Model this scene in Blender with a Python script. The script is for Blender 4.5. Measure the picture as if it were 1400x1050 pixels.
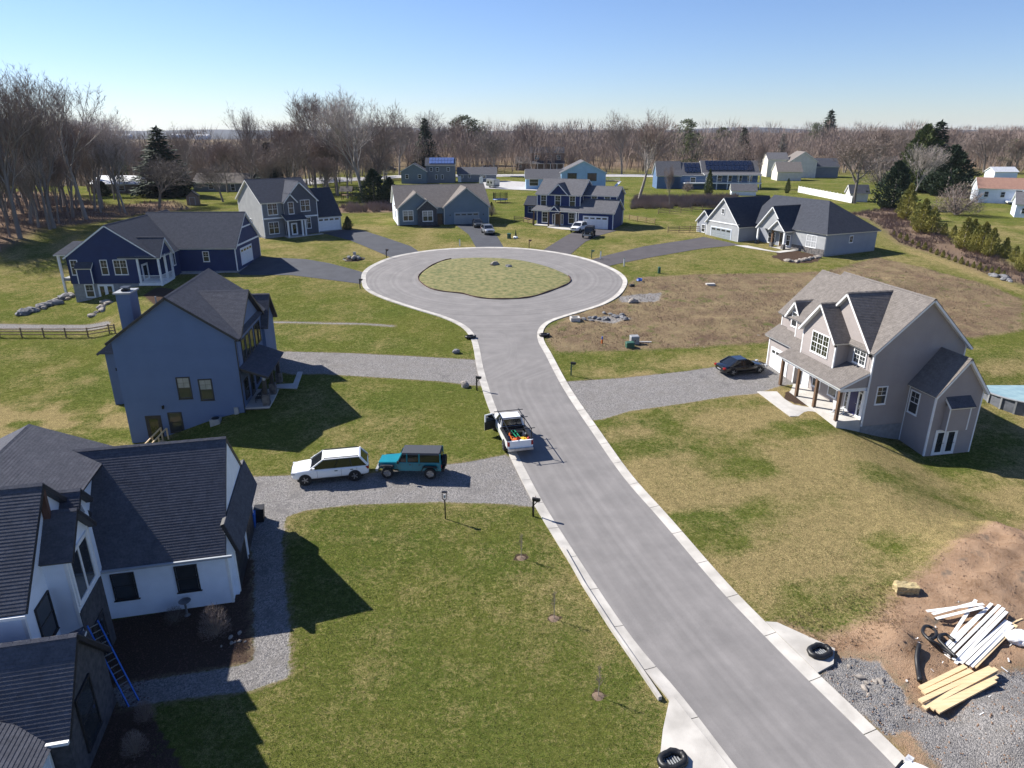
import bpy, bmesh, math, random
import numpy as np
from mathutils import Vector, Matrix, noise as mnoise
R = math.radians
rnd = random.Random(7)
sc = bpy.context.scene
for o in list(bpy.data.objects): bpy.data.objects.remove(o)
col = sc.collection

# ------------------------------------------------------------------ camera
FPX, PIT, CAMH = 935.0, R(20.3), 23.0
cam = bpy.data.cameras.new('camera'); camo = bpy.data.objects.new('camera', cam); col.objects.link(camo)
camo.location = (0, 0, CAMH); camo.rotation_euler = (R(90) - PIT, 0, 0)
cam.sensor_width = 36; cam.lens = 36 * FPX / 1400; cam.clip_start = .5; cam.clip_end = 20000
sc.camera = camo
# ------------------------------------------------------------------ light
SUN_EL, SHADOW_AZ = 39.0, -29.0       # shadows run towards +x and slightly towards the viewer
w = bpy.data.worlds.new('World'); sc.world = w; w.use_nodes = True
wn = w.node_tree.nodes; wl = w.node_tree.links
bg = wn['Background']; sky = wn.new('ShaderNodeTexSky'); sky.sky_type = 'NISHITA'
sky.sun_disc = False; sky.sun_elevation = R(SUN_EL)
saz = R(SHADOW_AZ + 180)              # direction towards the sun in the xy plane
sky.sun_rotation = R(90) - saz
sky.air_density = 1.0; sky.dust_density = 0.05; sky.ozone_density = 2.0; sky.altitude = 100
tn = wn.new('ShaderNodeMix'); tn.data_type = 'RGBA'; tn.blend_type = 'MULTIPLY'; tn.inputs[0].default_value = 1; tn.inputs[7].default_value = (.77, .87, 1.16, 1)   # cool white balance of the whole sky
wl.new(sky.outputs[0], tn.inputs[6]); wl.new(tn.outputs[2], bg.inputs[0]); bg.inputs[1].default_value = 0.059
sd = Vector((math.cos(saz) * math.cos(R(SUN_EL)), math.sin(saz) * math.cos(R(SUN_EL)), math.sin(R(SUN_EL))))
sl = bpy.data.lights.new('sun', 'SUN'); sl.energy = 4.7; sl.angle = R(.5); sl.color = (1, .95, .87)
so = bpy.data.objects.new('sun', sl); col.objects.link(so); so.rotation_euler = sd.to_track_quat('Z', 'Y').to_euler(); so.location = (0, 0, 200)
sc.view_settings.view_transform = 'Standard'; sc.view_settings.look = 'None'
sc.view_settings.exposure = 1.05; sc.view_settings.gamma = 1; sc.view_settings.use_curve_mapping = False

# ------------------------------------------------------------------ terrain
cp, sp = math.cos(PIT), math.sin(PIT)
def sst(t):
    t = max(0., min(1., t)); return t * t * (3 - 2 * t)
def ramp(t, w_): return 0 if t < -w_ else (t if t > w_ else (t + w_) ** 2 / (4 * w_))
def T(x, y):
    z = .055 * (ramp(y - 40, 15) - ramp(y - 130, 25))
    u = x + .72 * max(0, y - 52)
    z -= 2.3 * sst((-21 - u) / 11) * sst((y - 34) / 12) * (1 - sst((y - 105) / 40))
    z -= 1.9 * sst((x - 24.5) / 9) * sst((y - 22) / 17) * (1 - sst((y - 56) / 12))
    if y > 220: z -= 13 * sst((-x / y - .24) / .15) * sst((y - 235) / 160) * (1 - .75 * sst((y - 1500) / 1500))
    if y > 1500: z += 10 * sst((y - 1500) / 2500) * (.6 + .4 * math.sin(x * .0011 + 1))
    return z
def ray(px, py):
    a = (px - 700) / FPX; b = -(py - 525) / FPX
    return (a, cp + b * sp, -sp + b * cp)
def G(px, py):
    """the spot of ground that the photograph shows at this pixel"""
    d = ray(px, py); t = 5.; lo = 1.
    while t < 3000:
        if CAMH + d[2] * t < T(d[0] * t, d[1] * t): break
        lo = t; t *= 1.03
    hi = t
    for _ in range(30):
        m = (lo + hi) / 2
        if CAMH + d[2] * m < T(d[0] * m, d[1] * m): hi = m
        else: lo = m
    return Vector((d[0] * lo, d[1] * lo, CAMH + d[2] * lo))
def ztop(x, y, py):
    b = -(py - 525) / FPX
    # height above (x,y) seen at row py
    return CAMH + y * (b * cp - sp) / (cp + b * sp)
def D(px, y):
    """x at distance y under column px (near horizon rows)"""
    return (px - 700) / FPX * (y * cp + 18 * sp)

# ------------------------------------------------------------------ object helpers
def tag(o, label=None, cat=None, group=None, kind=None):
    if label: o['label'] = label
    if cat: o['category'] = cat
    if group: o['group'] = group
    if kind: o['kind'] = kind
    return o
def empty(name, loc=(0, 0, 0), rz=0, label=None, cat=None, group=None):
    o = bpy.data.objects.new(name, None); col.objects.link(o)
    o.location = loc; o.rotation_euler = (0, 0, rz); o.empty_display_size = .2
    return tag(o, label, cat, group)
def link(name, me, parent=None, loc=None, rot=None, scale=None):
    o = bpy.data.objects.new(name, me); col.objects.link(o)
    if parent: o.parent = parent
    if loc is not None: o.location = loc
    if rot is not None: o.rotation_euler = rot
    if scale is not None: o.scale = scale if hasattr(scale, '__len__') else (scale,) * 3
    return o
KIDS = {}
def kids(o):
    return [c for c in o.children]
def copy_tree(o, parent=None):
    c = o.copy(); col.objects.link(c)
    if parent: c.parent = parent
    for k in kids(o): copy_tree(k, c)
    return c
class MB:
    def __init__(s): s.v = []; s.f = []; s.c = None
    def poly(s, pts):
        n = len(s.v); s.v += [tuple(p) for p in pts]; s.f.append(tuple(range(n, n + len(pts)))); return s
    def box(s, x0, x1, y0, y1, z0, z1):
        n = len(s.v)
        s.v += [(x0, y0, z0), (x1, y0, z0), (x1, y1, z0), (x0, y1, z0), (x0, y0, z1), (x1, y0, z1), (x1, y1, z1), (x0, y1, z1)]
        for q in ((0, 3, 2, 1), (4, 5, 6, 7), (0, 1, 5, 4), (1, 2, 6, 5), (2, 3, 7, 6), (3, 0, 4, 7)): s.f.append(tuple(n + i for i in q))
        return s
    def hexa(s, p):   # 8 corners: bottom 4 ccw, top 4 ccw
        n = len(s.v); s.v += [tuple(q) for q in p]
        for q in ((0, 3, 2, 1), (4, 5, 6, 7), (0, 1, 5, 4), (1, 2, 6, 5), (2, 3, 7, 6), (3, 0, 4, 7)): s.f.append(tuple(n + i for i in q))
        return s
    def slab(s, pts, a, b):  # extrude planar polygon along its normal from offset a to b
        P = [Vector(p) for p in pts]; N = nrm(P); n = len(P); k = len(s.v)
        s.v += [tuple(p + N * a) for p in P] + [tuple(p + N * b) for p in P]
        s.f.append(tuple(k + i for i in reversed(range(n)))); s.f.append(tuple(k + n + i for i in range(n)))
        for i in range(n): j = (i + 1) % n; s.f.append((k + i, k + j, k + n + j, k + n + i))
        return s
    def bar(s, a, b, w_, h_=None, up=(0, 0, 1)):
        a = Vector(a); b = Vector(b); h_ = h_ or w_; d = (b - a).normalized()
        u = Vector(up)
        if abs(d.dot(u)) > .98: u = Vector((0, 1, 0))
        sd_ = d.cross(u).normalized() * w_ / 2; uu = sd_.cross(d).normalized() * h_ / 2
        s.hexa([a - sd_ - uu, a + sd_ - uu, b + sd_ - uu, b - sd_ - uu, a - sd_ + uu, a + sd_ + uu, b + sd_ + uu, b - sd_ + uu]); return s
    def tube(s, pts, rad, n=6, cap=True):
        P = [Vector(p) for p in pts]; rings = []
        if not hasattr(rad, '__len__'): rad = [rad] * len(P)
        for i, p in enumerate(P):
            d = (P[min(i + 1, len(P) - 1)] - P[max(i - 1, 0)]).normalized()
            u = Vector((0, 0, 1)) if abs(d.z) < .9 else Vector((1, 0, 0))
            a = d.cross(u).normalized(); b = a.cross(d)
            k = len(s.v); rings.append(k)
            for j in range(n):
                t = 2 * math.pi * j / n; s.v.append(tuple(p + (a * math.cos(t) + b * math.sin(t)) * rad[i]))
        for i in range(len(P) - 1):
            for j in range(n):
                j2 = (j + 1) % n; s.f.append((rings[i] + j, rings[i + 1] + j, rings[i + 1] + j2, rings[i] + j2))
        if cap:
            s.f.append(tuple(rings[0] + j for j in range(n))); s.f.append(tuple(rings[-1] + j for j in reversed(range(n))))
        return s
    def mesh(s, name, mat=None, smooth=False):
        me = bpy.data.meshes.new(name); me.from_pydata(s.v, [], s.f)
        if mat: me.materials.append(mat)
        if smooth: me.polygons.foreach_set('use_smooth', [True] * len(me.polygons))
        me.update(); return me
    def build(s, name, mat=None, parent=None, loc=None, rot=None, smooth=False, fix=False):
        me = s.mesh(name, mat, smooth)
        if fix:
            b = bmesh.new(); b.from_mesh(me); bmesh.ops.recalc_face_normals(b, faces=b.faces); b.to_mesh(me); b.free()
        return link(name, me, parent, loc, rot)
def nrm(P):
    N = Vector((0, 0, 0))
    for i in range(len(P)): N += P[i].cross(P[(i + 1) % len(P)])
    N.normalize(); return N
def bevel(o, w_=.02, seg=1):
    b = bmesh.new(); b.from_mesh(o.data); bmesh.ops.bevel(b, geom=b.edges[:] , offset=w_, segments=seg, affect='EDGES', clamp_overlap=True)
    b.to_mesh(o.data); b.free()

# ------------------------------------------------------------------ materials
def node_mat(name):
    m = bpy.data.materials.new(name); m.use_nodes = True
    return m, m.node_tree.nodes, m.node_tree.links, m.node_tree.nodes['Principled BSDF']
def hexc(c): return (c[0], c[1], c[2], 1)
def mat(name, c1, c2=None, rough=.7, scale=3., detail=4, bump=0, bscale=None, metal=0, spec=.4, lines=None, coat=0, tint=False, stretch=None):
    """procedural material: two tones broken up by noise, optional bump and horizontal siding lines"""
    m, N, L, P = node_mat(name)
    P.inputs['Roughness'].default_value = rough; P.inputs['Metallic'].default_value = metal
    P.inputs['Specular IOR Level'].default_value = spec; P.inputs['Coat Weight'].default_value = coat
    tc = N.new('ShaderNodeTexCoord'); mp = N.new('ShaderNodeMapping'); L.new(tc.outputs['Object'], mp.inputs[0])
    if stretch: mp.inputs['Scale'].default_value = stretch
    c2 = c2 or tuple(v * .82 for v in c1)
    nz = N.new('ShaderNodeTexNoise'); nz.inputs['Scale'].default_value = scale; nz.inputs['Detail'].default_value = detail
    L.new(mp.outputs[0], nz.inputs[0])
    cr = N.new('ShaderNodeValToRGB'); cr.color_ramp.elements[0].position = .35; cr.color_ramp.elements[1].position = .65
    cr.color_ramp.elements[0].color = hexc(c2); cr.color_ramp.elements[1].color = hexc(c1)
    L.new(nz.outputs[0], cr.inputs[0]); out = cr.outputs[0]
    if tint:
        at = N.new('ShaderNodeAttribute'); at.attribute_name = 'tint'
        mx = N.new('ShaderNodeMix'); mx.data_type = 'RGBA'; mx.blend_type = 'MULTIPLY'; mx.inputs[0].default_value = 1
        L.new(out, mx.inputs[6]); L.new(at.outputs['Color'], mx.inputs[7]); out = mx.outputs[2]
    L.new(out, P.inputs['Base Color'])
    h = None
    if bump:
        n2 = N.new('ShaderNodeTexNoise'); n2.inputs['Scale'].default_value = bscale or scale * 6; n2.inputs['Detail'].default_value = 3
        L.new(mp.outputs[0], n2.inputs[0]); h = n2.outputs[0]
        bp = N.new('ShaderNodeBump'); bp.inputs['Strength'].default_value = bump; bp.inputs['Distance'].default_value = .02
        L.new(h, bp.inputs['Height']); L.new(bp.outputs[0], P.inputs['Normal'])
    if lines:
        sx = N.new('ShaderNodeSeparateXYZ'); L.new(tc.outputs['Object'], sx.inputs[0])
        k = N.new('ShaderNodeMath'); k.operation = 'MULTIPLY'; k.inputs[1].default_value = 1 / lines[0]; L.new(sx.outputs[lines[1]], k.inputs[0])
        fr = N.new('ShaderNodeMath'); fr.operation = 'FRACT'; L.new(k.outputs[0], fr.inputs[0])
        bp2 = N.new('ShaderNodeBump'); bp2.inputs['Strength'].default_value = .8; bp2.inputs['Distance'].default_value = lines[2]; bp2.invert = True
        L.new(fr.outputs[0], bp2.inputs['Height'])
        if h: L.new(bp.outputs[0], bp2.inputs['Normal'])
        L.new(bp2.outputs[0], P.inputs['Normal'])
    return m
def shingle_mat(name, c1, c2):
    m = mat(name, c1, c2, rough=1.0, scale=2.2, detail=8, bump=.6, bscale=55, spec=.05, tint=True)
    N = m.node_tree.nodes; L = m.node_tree.links; P = N['Principled BSDF']
    cr = [n for n in N if n.type == 'VALTORGB'][0]; cr.color_ramp.elements[0].position = .3; cr.color_ramp.elements[1].position = .7
    # granule speckle
    tc = [n for n in N if n.type == 'TEX_COORD'][0]
    v = N.new('ShaderNodeTexNoise'); v.inputs['Scale'].default_value = 9; v.inputs['Detail'].default_value = 6; v.inputs['Roughness'].default_value = .8; L.new(tc.outputs['Object'], v.inputs[0])
    mr = N.new('ShaderNodeMapRange'); mr.inputs[1].default_value = .3; mr.inputs[2].default_value = .7; mr.inputs[3].default_value = .7; mr.inputs[4].default_value = 1.3
    L.new(v.outputs[0], mr.inputs[0])
    src = P.inputs['Base Color'].links[0].from_socket
    mx = N.new('ShaderNodeMix'); mx.data_type = 'RGBA'; mx.blend_type = 'MULTIPLY'; mx.inputs[0].default_value = 1
    L.new(src, mx.inputs[6]); L.new(mr.outputs[0], mx.inputs[7]); L.new(mx.outputs[2], P.inputs['Base Color'])
    return m
M = {}
M['siding_white'] = mat('white siding', (.75, .81, .90), (.69, .75, .84), .55, 1.5, bump=.05)
M['white'] = mat('white trim', (.78, .79, .80), (.70, .71, .72), .5, 2)
M['siding_slate'] = mat('blue grey siding', (.105, .155, .27), (.095, .142, .25), .7, .7, lines=(.12, 2, .014))
M['siding_navy'] = mat('navy siding', (.018, .034, .115), (.015, .028, .095), .65, .8, lines=(.12, 2, .012))
M['siding_navy2'] = mat('deep blue siding', (.014, .032, .13), (.012, .026, .105), .65, .8, lines=(.12, 2, .012))
M['siding_greylight'] = mat('light grey and sunlit grey siding', (.36, .37, .38), (.30, .31, .325), .7, .8, lines=(.12, 2, .012))  # also the painted lit tone of the grey house's sunward end
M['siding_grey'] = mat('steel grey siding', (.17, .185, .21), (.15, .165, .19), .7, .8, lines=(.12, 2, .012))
M['board_dark'] = mat('board siding dark', (.085, .092, .115), (.075, .08, .10), .7, .8, lines=(.3, 0, .012))
M['siding_teal'] = mat('teal grey siding', (.15, .20, .245), (.135, .18, .22), .7, .8, lines=(.12, 2, .012))
M['siding_pearl'] = mat('pearl grey siding', (.27, .29, .335), (.24, .26, .305), .7, .8, lines=(.12, 2, .012))
M['siding_taupe'] = mat('taupe siding', (.325, .29, .278), (.295, .262, .252), .7, .8, lines=(.12, 2, .012))
M['siding_lightblue'] = mat('light blue siding', (.32, .50, .68), (.28, .45, .62), .7, .8, lines=(.15, 2, .012))
M['siding_blue'] = mat('mid blue siding', (.085, .15, .27), (.075, .135, .24), .7, .8, lines=(.15, 2, .012))
M['cream'] = mat('cream siding', (.66, .63, .56), (.58, .55, .49), .7, .8, lines=(.15, 2, .012))
M['brownwall'] = mat('brown boards', (.20, .15, .13), (.15, .115, .10), .8, 1.5)
M['block'] = mat('foundation block', (.26, .27, .28), (.21, .215, .225), .9, 3, bump=.4)
M['concrete'] = mat('pale concrete', (.50, .48, .45), (.42, .40, .37), .85, 1.2, 8, bump=.2, bscale=30)
M['kerb'] = mat('kerb concrete', (.50, .475, .435), (.36, .34, .31), .88, .9, 10, bump=.3, bscale=25)
M['trim_dark'] = mat('dark bronze trim', (.028, .028, .032), (.022, .022, .026), .5, 2)
M['trim_grey'] = mat('grey trim', (.34, .37, .41), (.30, .33, .37), .5, 2)
M['soffit_brown'] = mat('brown wrapped post', (.10, .05, .038), (.08, .04, .03), .6, 2)
M['glass'] = mat('window glass', (.02, .024, .03), (.035, .04, .045), .06, .7, spec=.8)
M['glass_blind'] = mat('window glass with blind', (.30, .31, .31), (.2, .21, .21), .15, 1.2, spec=.8)
M['glass_olive'] = mat('window glass with painted green reflection', (.035, .04, .022), (.012, .014, .012), .05, 1.4, spec=.8)  # olive tones painted in for greenery mirrored in the panes
M['door_blue'] = mat('blue door', (.02, .024, .11), None, .45, 2)
M['door_brown'] = mat('brown door', (.10, .055, .03), (.07, .04, .022), .5, 2)
M['garage_white'] = mat('garage door white', (.74, .75, .77), (.68, .69, .71), .5, 2)
M['garage_grey'] = mat('garage door grey', (.27, .30, .32), (.24, .265, .285), .5, 2)
M['postwood'] = mat('stained cedar post', (.16, .095, .055), (.11, .066, .04), .8, 5, stretch=(1, 1, .15))
M['cedar'] = mat('weathered cedar', (.30, .20, .12), (.20, .135, .085), .85, 4, bump=.3)
M['lumber'] = mat('fresh lumber', (.66, .50, .30), (.56, .41, .235), .75, 3, stretch=(.3, 4, 4), bump=.15)
M['pvc'] = mat('white vinyl', (.80, .80, .79), (.70, .70, .68), .4, 3)
M['roof_black'] = shingle_mat('black shingles', (.105, .108, .126), (.085, .087, .102))
M['roof_charcoal'] = shingle_mat('charcoal shingles', (.062, .067, .082), (.048, .052, .064))
M['roof_grey'] = shingle_mat('grey shingles', (.135, .135, .145), (.105, .104, .112))
M['roof_mid'] = shingle_mat('mid grey shingles', (.078, .083, .100), (.06, .064, .078))
M['roof_tan'] = shingle_mat('driftwood shingles', (.190, .172, .160), (.148, .134, .125))
M['roof_red'] = shingle_mat('red brown shingles', (.30, .18, .14), (.24, .145, .115))
M['roof_pale'] = mat('pale metal roof', (.62, .63, .65), (.5, .51, .53), .5, 2)
M['stone_wall'] = mat('stone veneer', (.17, .155, .145), (.07, .068, .07), .9, 3.5, 2, bump=1, bscale=5)
M['stone_dark'] = mat('dark ledge stone', (.085, .085, .095), (.045, .046, .055), .85, 4, 3, bump=1, bscale=8)
M['boulder'] = mat('field boulder', (.33, .29, .25), (.20, .18, .16), .9, 2.5, 8, bump=.8, bscale=9)
M['boulder_grey'] = mat('grey boulder', (.21, .21, .22), (.12, .12, .125), .9, 2.5, 8, bump=.8, bscale=9)
M['solar'] = mat('solar panel', (.012, .018, .04), (.015, .022, .05), .12, 2, spec=.9)
M['solar_light'] = mat('solar panel pale', (.10, .15, .33), (.07, .11, .26), .18, 2, spec=.9)
M['black'] = mat('black plastic', (.012, .012, .013), (.018, .018, .02), .45, 4)
M['blackmetal'] = mat('black metal', (.014, .014, .016), None, .4, 4, metal=.3)
M['rubber'] = mat('tyre rubber', (.016, .016, .017), (.024, .024, .025), .85, 9)
M['rim'] = mat('alloy rim', (.45, .46, .48), (.3, .31, .33), .3, 4, metal=.8)
M['carwhite'] = mat('white car paint', (.80, .81, .82), (.77, .78, .79), .28, 1, coat=.6)
M['carteal'] = mat('teal car paint', (.0, .20, .25), (.0, .17, .215), .3, 1, coat=.6)
M['carblack'] = mat('black car paint', (.006, .007, .009), (.009, .01, .012), .16, 1, coat=.8)
M['carsilver'] = mat('silver car paint', (.34, .36, .39), (.28, .30, .33), .3, 1, metal=.5, coat=.6)
M['cargrey'] = mat('dark grey car paint', (.05, .055, .06), (.04, .045, .05), .3, 1, metal=.3, coat=.6)
M['autoglass'] = mat('car glass', (.008, .01, .012), (.014, .016, .018), .05, 1, spec=.9)
M['softtop'] = mat('grey soft top', (.045, .05, .062), (.036, .04, .05), .8, 8, bump=.2)
M['red_lens'] = mat('red lens', (.35, .012, .01), None, .25, 3)
M['clear_lens'] = mat('headlamp lens', (.55, .57, .6), (.3, .3, .32), .15, 6)
M['blue_paint'] = mat('blue fibreglass', (.012, .13, .55), (.01, .10, .44), .45, 3)
M['green_box'] = mat('green enamel', (.04, .11, .075), (.03, .09, .06), .5, 3)
M['greypaint'] = mat('grey enamel', (.30, .31, .32), (.24, .25, .26), .5, 3)
M['orange'] = mat('orange plastic', (.70, .16, .02), (.5, .11, .015), .5, 3)
M['yellow'] = mat('yellow plastic', (.68, .42, .03), (.5, .3, .02), .5, 3)
M['green_bright'] = mat('green plastic', (.02, .32, .17), (.015, .25, .13), .5, 3)
M['red'] = mat('red plastic', (.45, .03, .02), None, .5, 3)
M['hay'] = mat('baled straw', (.46, .37, .20), (.30, .235, .12), .95, 12, 8, bump=1, bscale=40)
M['pool_water'] = mat('pool water', (.30, .42, .42), (.22, .33, .35), .06, 1.2, spec=.6)
M['pool_wall'] = mat('pool wall', (.17, .18, .21), (.10, .11, .13), .6, 2)
M['bark'] = mat('grey bark', (.26, .23, .21), (.15, .13, .12), .9, 3, 6, stretch=(1, 1, .3), bump=.5)
M['bark_pale'] = mat('pale bark', (.34, .31, .285), (.20, .18, .165), .9, 3, 6, stretch=(1, 1, .3), bump=.4)
M['twig'] = mat('brown twigs', (.27, .21, .18), (.185, .145, .125), .9, .25)
M['twig_red'] = mat('reddish budding twigs', (.27, .20, .17), (.19, .14, .12), .9, .25)
M['twig_pale'] = mat('pale twigs', (.50, .44, .40), (.36, .31, .285), .9, .25)
M['twig_dark'] = mat('dark twigs', (.21, .175, .15), (.14, .118, .105), .9, .25)
M['needle_dark'] = mat('dark spruce needles', (.045, .075, .038), (.02, .036, .02), .8, 1.2, 5)
M['needle_blue'] = mat('blue spruce needles', (.06, .095, .078), (.03, .05, .042), .8, 1.2, 5)
M['needle_pine'] = mat('pine needles', (.12, .145, .045), (.045, .065, .024), .8, 1.2, 5)
M['needle_gold'] = mat('golden arborvitae leaves', (.38, .34, .085), (.17, .175, .045), .8, 1.8, 5)
M['brush'] = mat('dead brush', (.30, .215, .15), (.18, .135, .095), .95, .8, 5)
# ------------------------------------------------------------------ ground zones (world polygons)
def PG(pts): return [tuple(G(*p)[:2]) for p in pts]
Z_BROWN = PG([(858, 388), (872, 379), (960, 375), (1060, 374), (1130, 371), (1200, 352), (1262, 366), (1330, 385), (1400, 410), (1400, 452), (1330, 462), (1240, 455), (1060, 468), (900, 478), (762, 482), (748, 465), (748, 450), (772, 434), (842, 411)])
Z_DIRT = PG([(1400, 722), (1330, 742), (1280, 775), (1235, 800), (1190, 850), (1120, 870), (1060, 848), (1100, 900), (1180, 985), (1260, 1060), (1330, 1150), (1600, 1150), (1600, 722)])
Z_DGRAV = PG([(1121, 925), (1150, 898), (1200, 905), (1235, 950), (1250, 990), (1215, 1010), (1170, 972)])
Z_DGRAV2 = PG([(1250, 965), (1300, 985), (1360, 925), (1420, 915), (1420, 1120), (1330, 1110), (1275, 1040), (1240, 1000)])
Z_WOODS = PG([(-500, 350), (0, 345), (28, 330), (60, 312), (130, 305), (200, 292), (262, 286), (235, 274), (150, 282), (100, 268), (60, 262), (-400, 262)])
Z_MULCH1 = PG([(60, 1050), (140, 930), (140, 850), (320, 822), (336, 742), (348, 765), (347, 905), (290, 916), (200, 930), (205, 975), (250, 1050), (300, 1120), (60, 1120)])
Z_EMB = PG([(1160, 292), (1188, 300), (1230, 333), (1290, 352), (1350, 375), (1420, 396), (1420, 380), (1340, 340), (1290, 322), (1275, 300), (1235, 283)])
Z_STRAW = PG([(1195, 312), (1240, 345), (1330, 378), (1400, 404), (1400, 396), (1330, 366), (1250, 342), (1200, 320)])
Z_GRAV_H1 = PG([(704, 628), (690, 622), (640, 632), (560, 641), (500, 648), (400, 650), (342, 652), (335, 690), (340, 740), (348, 770), (347, 906), (290, 917), (200, 930), (150, 940), (168, 968), (250, 955), (340, 945), (395, 926), (396, 860), (387, 780), (386, 740), (391, 706), (420, 697), (480, 690), (600, 686), (690, 689), (742, 694)])
Z_GRAV_H2 = PG([(651, 492), (560, 487), (480, 483), (400, 481), (360, 480), (350, 500), (400, 512), (440, 511), (520, 516), (600, 521), (668, 529), (662, 492)])
Z_GRAV_H8 = PG([(750, 526), (772, 522), (850, 517), (935, 508), (990, 500), (1050, 496), (1110, 500), (1115, 525), (1065, 528), (1035, 538), (1000, 541), (930, 552), (860, 562), (820, 574), (785, 575)])
Z_MULCH8 = PG([(1074, 536), (1095, 533), (1105, 556), (1085, 551), (1072, 545)])
Z_MULCH7 = PG([(1061, 344), (1080, 341), (1124, 350), (1118, 358), (1090, 361), (1066, 356)])
Z_MULCH3 = PG([(215, 392), (255, 398), (245, 412), (210, 416), (196, 404)])
Z_BACKL = PG([(405, 292), (560, 290), (640, 282), (520, 282), (420, 284)])
def bbox(p): xs = [q[0] for q in p]; ys = [q[1] for q in p]; return min(xs), min(ys), max(xs), max(ys)
def sdist(px, py, poly):
    """signed distance, negative inside; px,py numpy"""
    d = np.full(px.shape, 1e9); ins = np.zeros(px.shape, bool); n = len(poly)
    for i in range(n):
        ax, ay = poly[i]; bx, by = poly[(i + 1) % n]
        ex, ey = bx - ax, by - ay; L2 = ex * ex + ey * ey + 1e-9
        t = np.clip(((px - ax) * ex + (py - ay) * ey) / L2, 0, 1)
        d = np.minimum(d, np.hypot(px - ax - t * ex, py - ay - t * ey))
        c = ((ay > py) != (by > py)) & (px < (bx - ax) * (py - ay) / (by - ay + 1e-12) + ax)
        ins ^= c
    return np.where(ins, -d, d)
def mask(px, py, poly, soft):
    s = sdist(px, py, poly); return np.clip(.5 - s / (2 * soft), 0, 1)
def vnoise(x, y, s, seed=0):
    xi = x / s + seed * 17.3; yi = y / s + seed * 9.1
    x0 = np.floor(xi); y0 = np.floor(yi); fx = xi - x0; fy = yi - y0; fx = fx * fx * (3 - 2 * fx); fy = fy * fy * (3 - 2 * fy)
    def h(a, b): v = np.sin(a * 127.1 + b * 311.7) * 43758.5453; return v - np.floor(v)
    return (h(x0, y0) * (1 - fx) + h(x0 + 1, y0) * fx) * (1 - fy) + (h(x0, y0 + 1) * (1 - fx) + h(x0 + 1, y0 + 1) * fx) * fy
MOUNDS = [(G(1330, 790), 3.0, 4.2, .75), (G(1225, 870), 1.6, 1.3, .42), (G(1236, 890), 1.0, 1.0, .5), (G(1290, 912), 1.4, .7, .1), (G(1385, 755), 3.2, 2.4, 1.5), (G(1330, 770), 2.6, 1.3, .5), (G(1420, 800), 2.2, 2.2, 1.2), (G(1400, 1010), 1.6, 1.6, .7), (G(1170, 388), 7, 2.2, .7), (G(1260, 392), 9, 3, .6), (G(1010, 440), 5, 1.5, .35)]
def relief(X, Y):
    """extra height of the dirt heaps and rough ground"""
    z = np.zeros(X.shape)
    for c, sx, sy, h in MOUNDS:
        z += h * np.exp(-((X - c.x) / sx) ** 2 - ((Y - c.y) / sy) ** 2) * (.75 + .5 * vnoise(X, Y, .9, 3))
    br = mask(X, Y, Z_BROWN, 1.2) * .30 + mask(X, Y, Z_DIRT, .8) * .38
    z += br * (vnoise(X, Y, 1.7, 1) * .5 + vnoise(X, Y, .6, 2) * .4 + vnoise(X, Y, .33, 4) * .35 - .5)
    return z
def axis(a, b, lo, hi, s, g, mx):
    v = list(np.arange(a, b, s)); st = s; x = b
    while x < hi: v.append(x); st = min(st * g, mx); x += st
    v.append(hi); st = s; x = a - s
    while x > lo: v.insert(0, x); st = min(st * g, mx); x -= st
    v.insert(0, lo); return np.array(v)
xs = axis(-40, 52, -6000, 6000, .42, 1.025, 400); ys = axis(12, 72, -150, 9000, .36, 1.02, 400)
X, Y = np.meshgrid(xs, ys)
Zt = np.array([[T(float(a), float(b)) for a in xs] for b in ys])
near = (Y < 200) & (np.abs(X) < 150)
rel = np.zeros(X.shape); rel[near] = relief(X[near], Y[near])
def H2(x, y):
    return T(x, y) + float(relief(np.array([x]), np.array([y]))[0])
ny, nx = X.shape
V = np.stack([X, Y, Zt + rel], -1).reshape(-1, 3)
ii = np.arange(nx * ny).reshape(ny, nx)
F = np.stack([ii[:-1, :-1], ii[:-1, 1:], ii[1:, 1:], ii[1:, :-1]], -1).reshape(-1, 4)
me = bpy.data.meshes.new('ground'); me.vertices.add(len(V)); me.vertices.foreach_set('co', V.ravel())
me.loops.add(F.size); me.loops.foreach_set('vertex_index', F.ravel().astype(np.int32))
me.polygons.add(len(F)); me.polygons.foreach_set('loop_start', (np.arange(len(F)) * 4).astype(np.int32))
me.polygons.foreach_set('use_smooth', np.ones(len(F), bool)); me.update(calc_edges=True)
def attr(name, arr):
    a = me.attributes.new(name, 'FLOAT', 'POINT'); a.data.foreach_set('value', arr.ravel().astype(np.float32))
def mm(polys):
    out = np.zeros(X.shape)
    for p, s in polys: out[near2] = np.maximum(out[near2], mask(X[near2], Y[near2], p, s))
    return out
near2 = (Y < 420) & (np.abs(X) < 420)
attr('brown', mm([(Z_BROWN, .9)]))
attr('dirt', mm([(Z_DIRT, 1.0)]))
attr('gravel', np.maximum(mm([(Z_GRAV_H1, .22), (Z_GRAV_H2, .25), (Z_GRAV_H8, .25)]), mm([(Z_DGRAV, .5), (Z_DGRAV2, .6), (PG([(357, 439), (500, 442), (540, 445), (540, 447), (500, 444), (357, 441)]), .34), (PG([(-60, 442), (150, 438), (150, 446), (-60, 450)]), .3), (PG([(800, 437), (840, 431), (866, 436), (838, 442)]), .6), (PG([(845, 405), (905, 400), (900, 412), (850, 414)]), .7)])))
mul = mm([(Z_MULCH1, .15), (Z_MULCH8, .15), (Z_MULCH7, .2), (Z_MULCH3, .5)])
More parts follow.
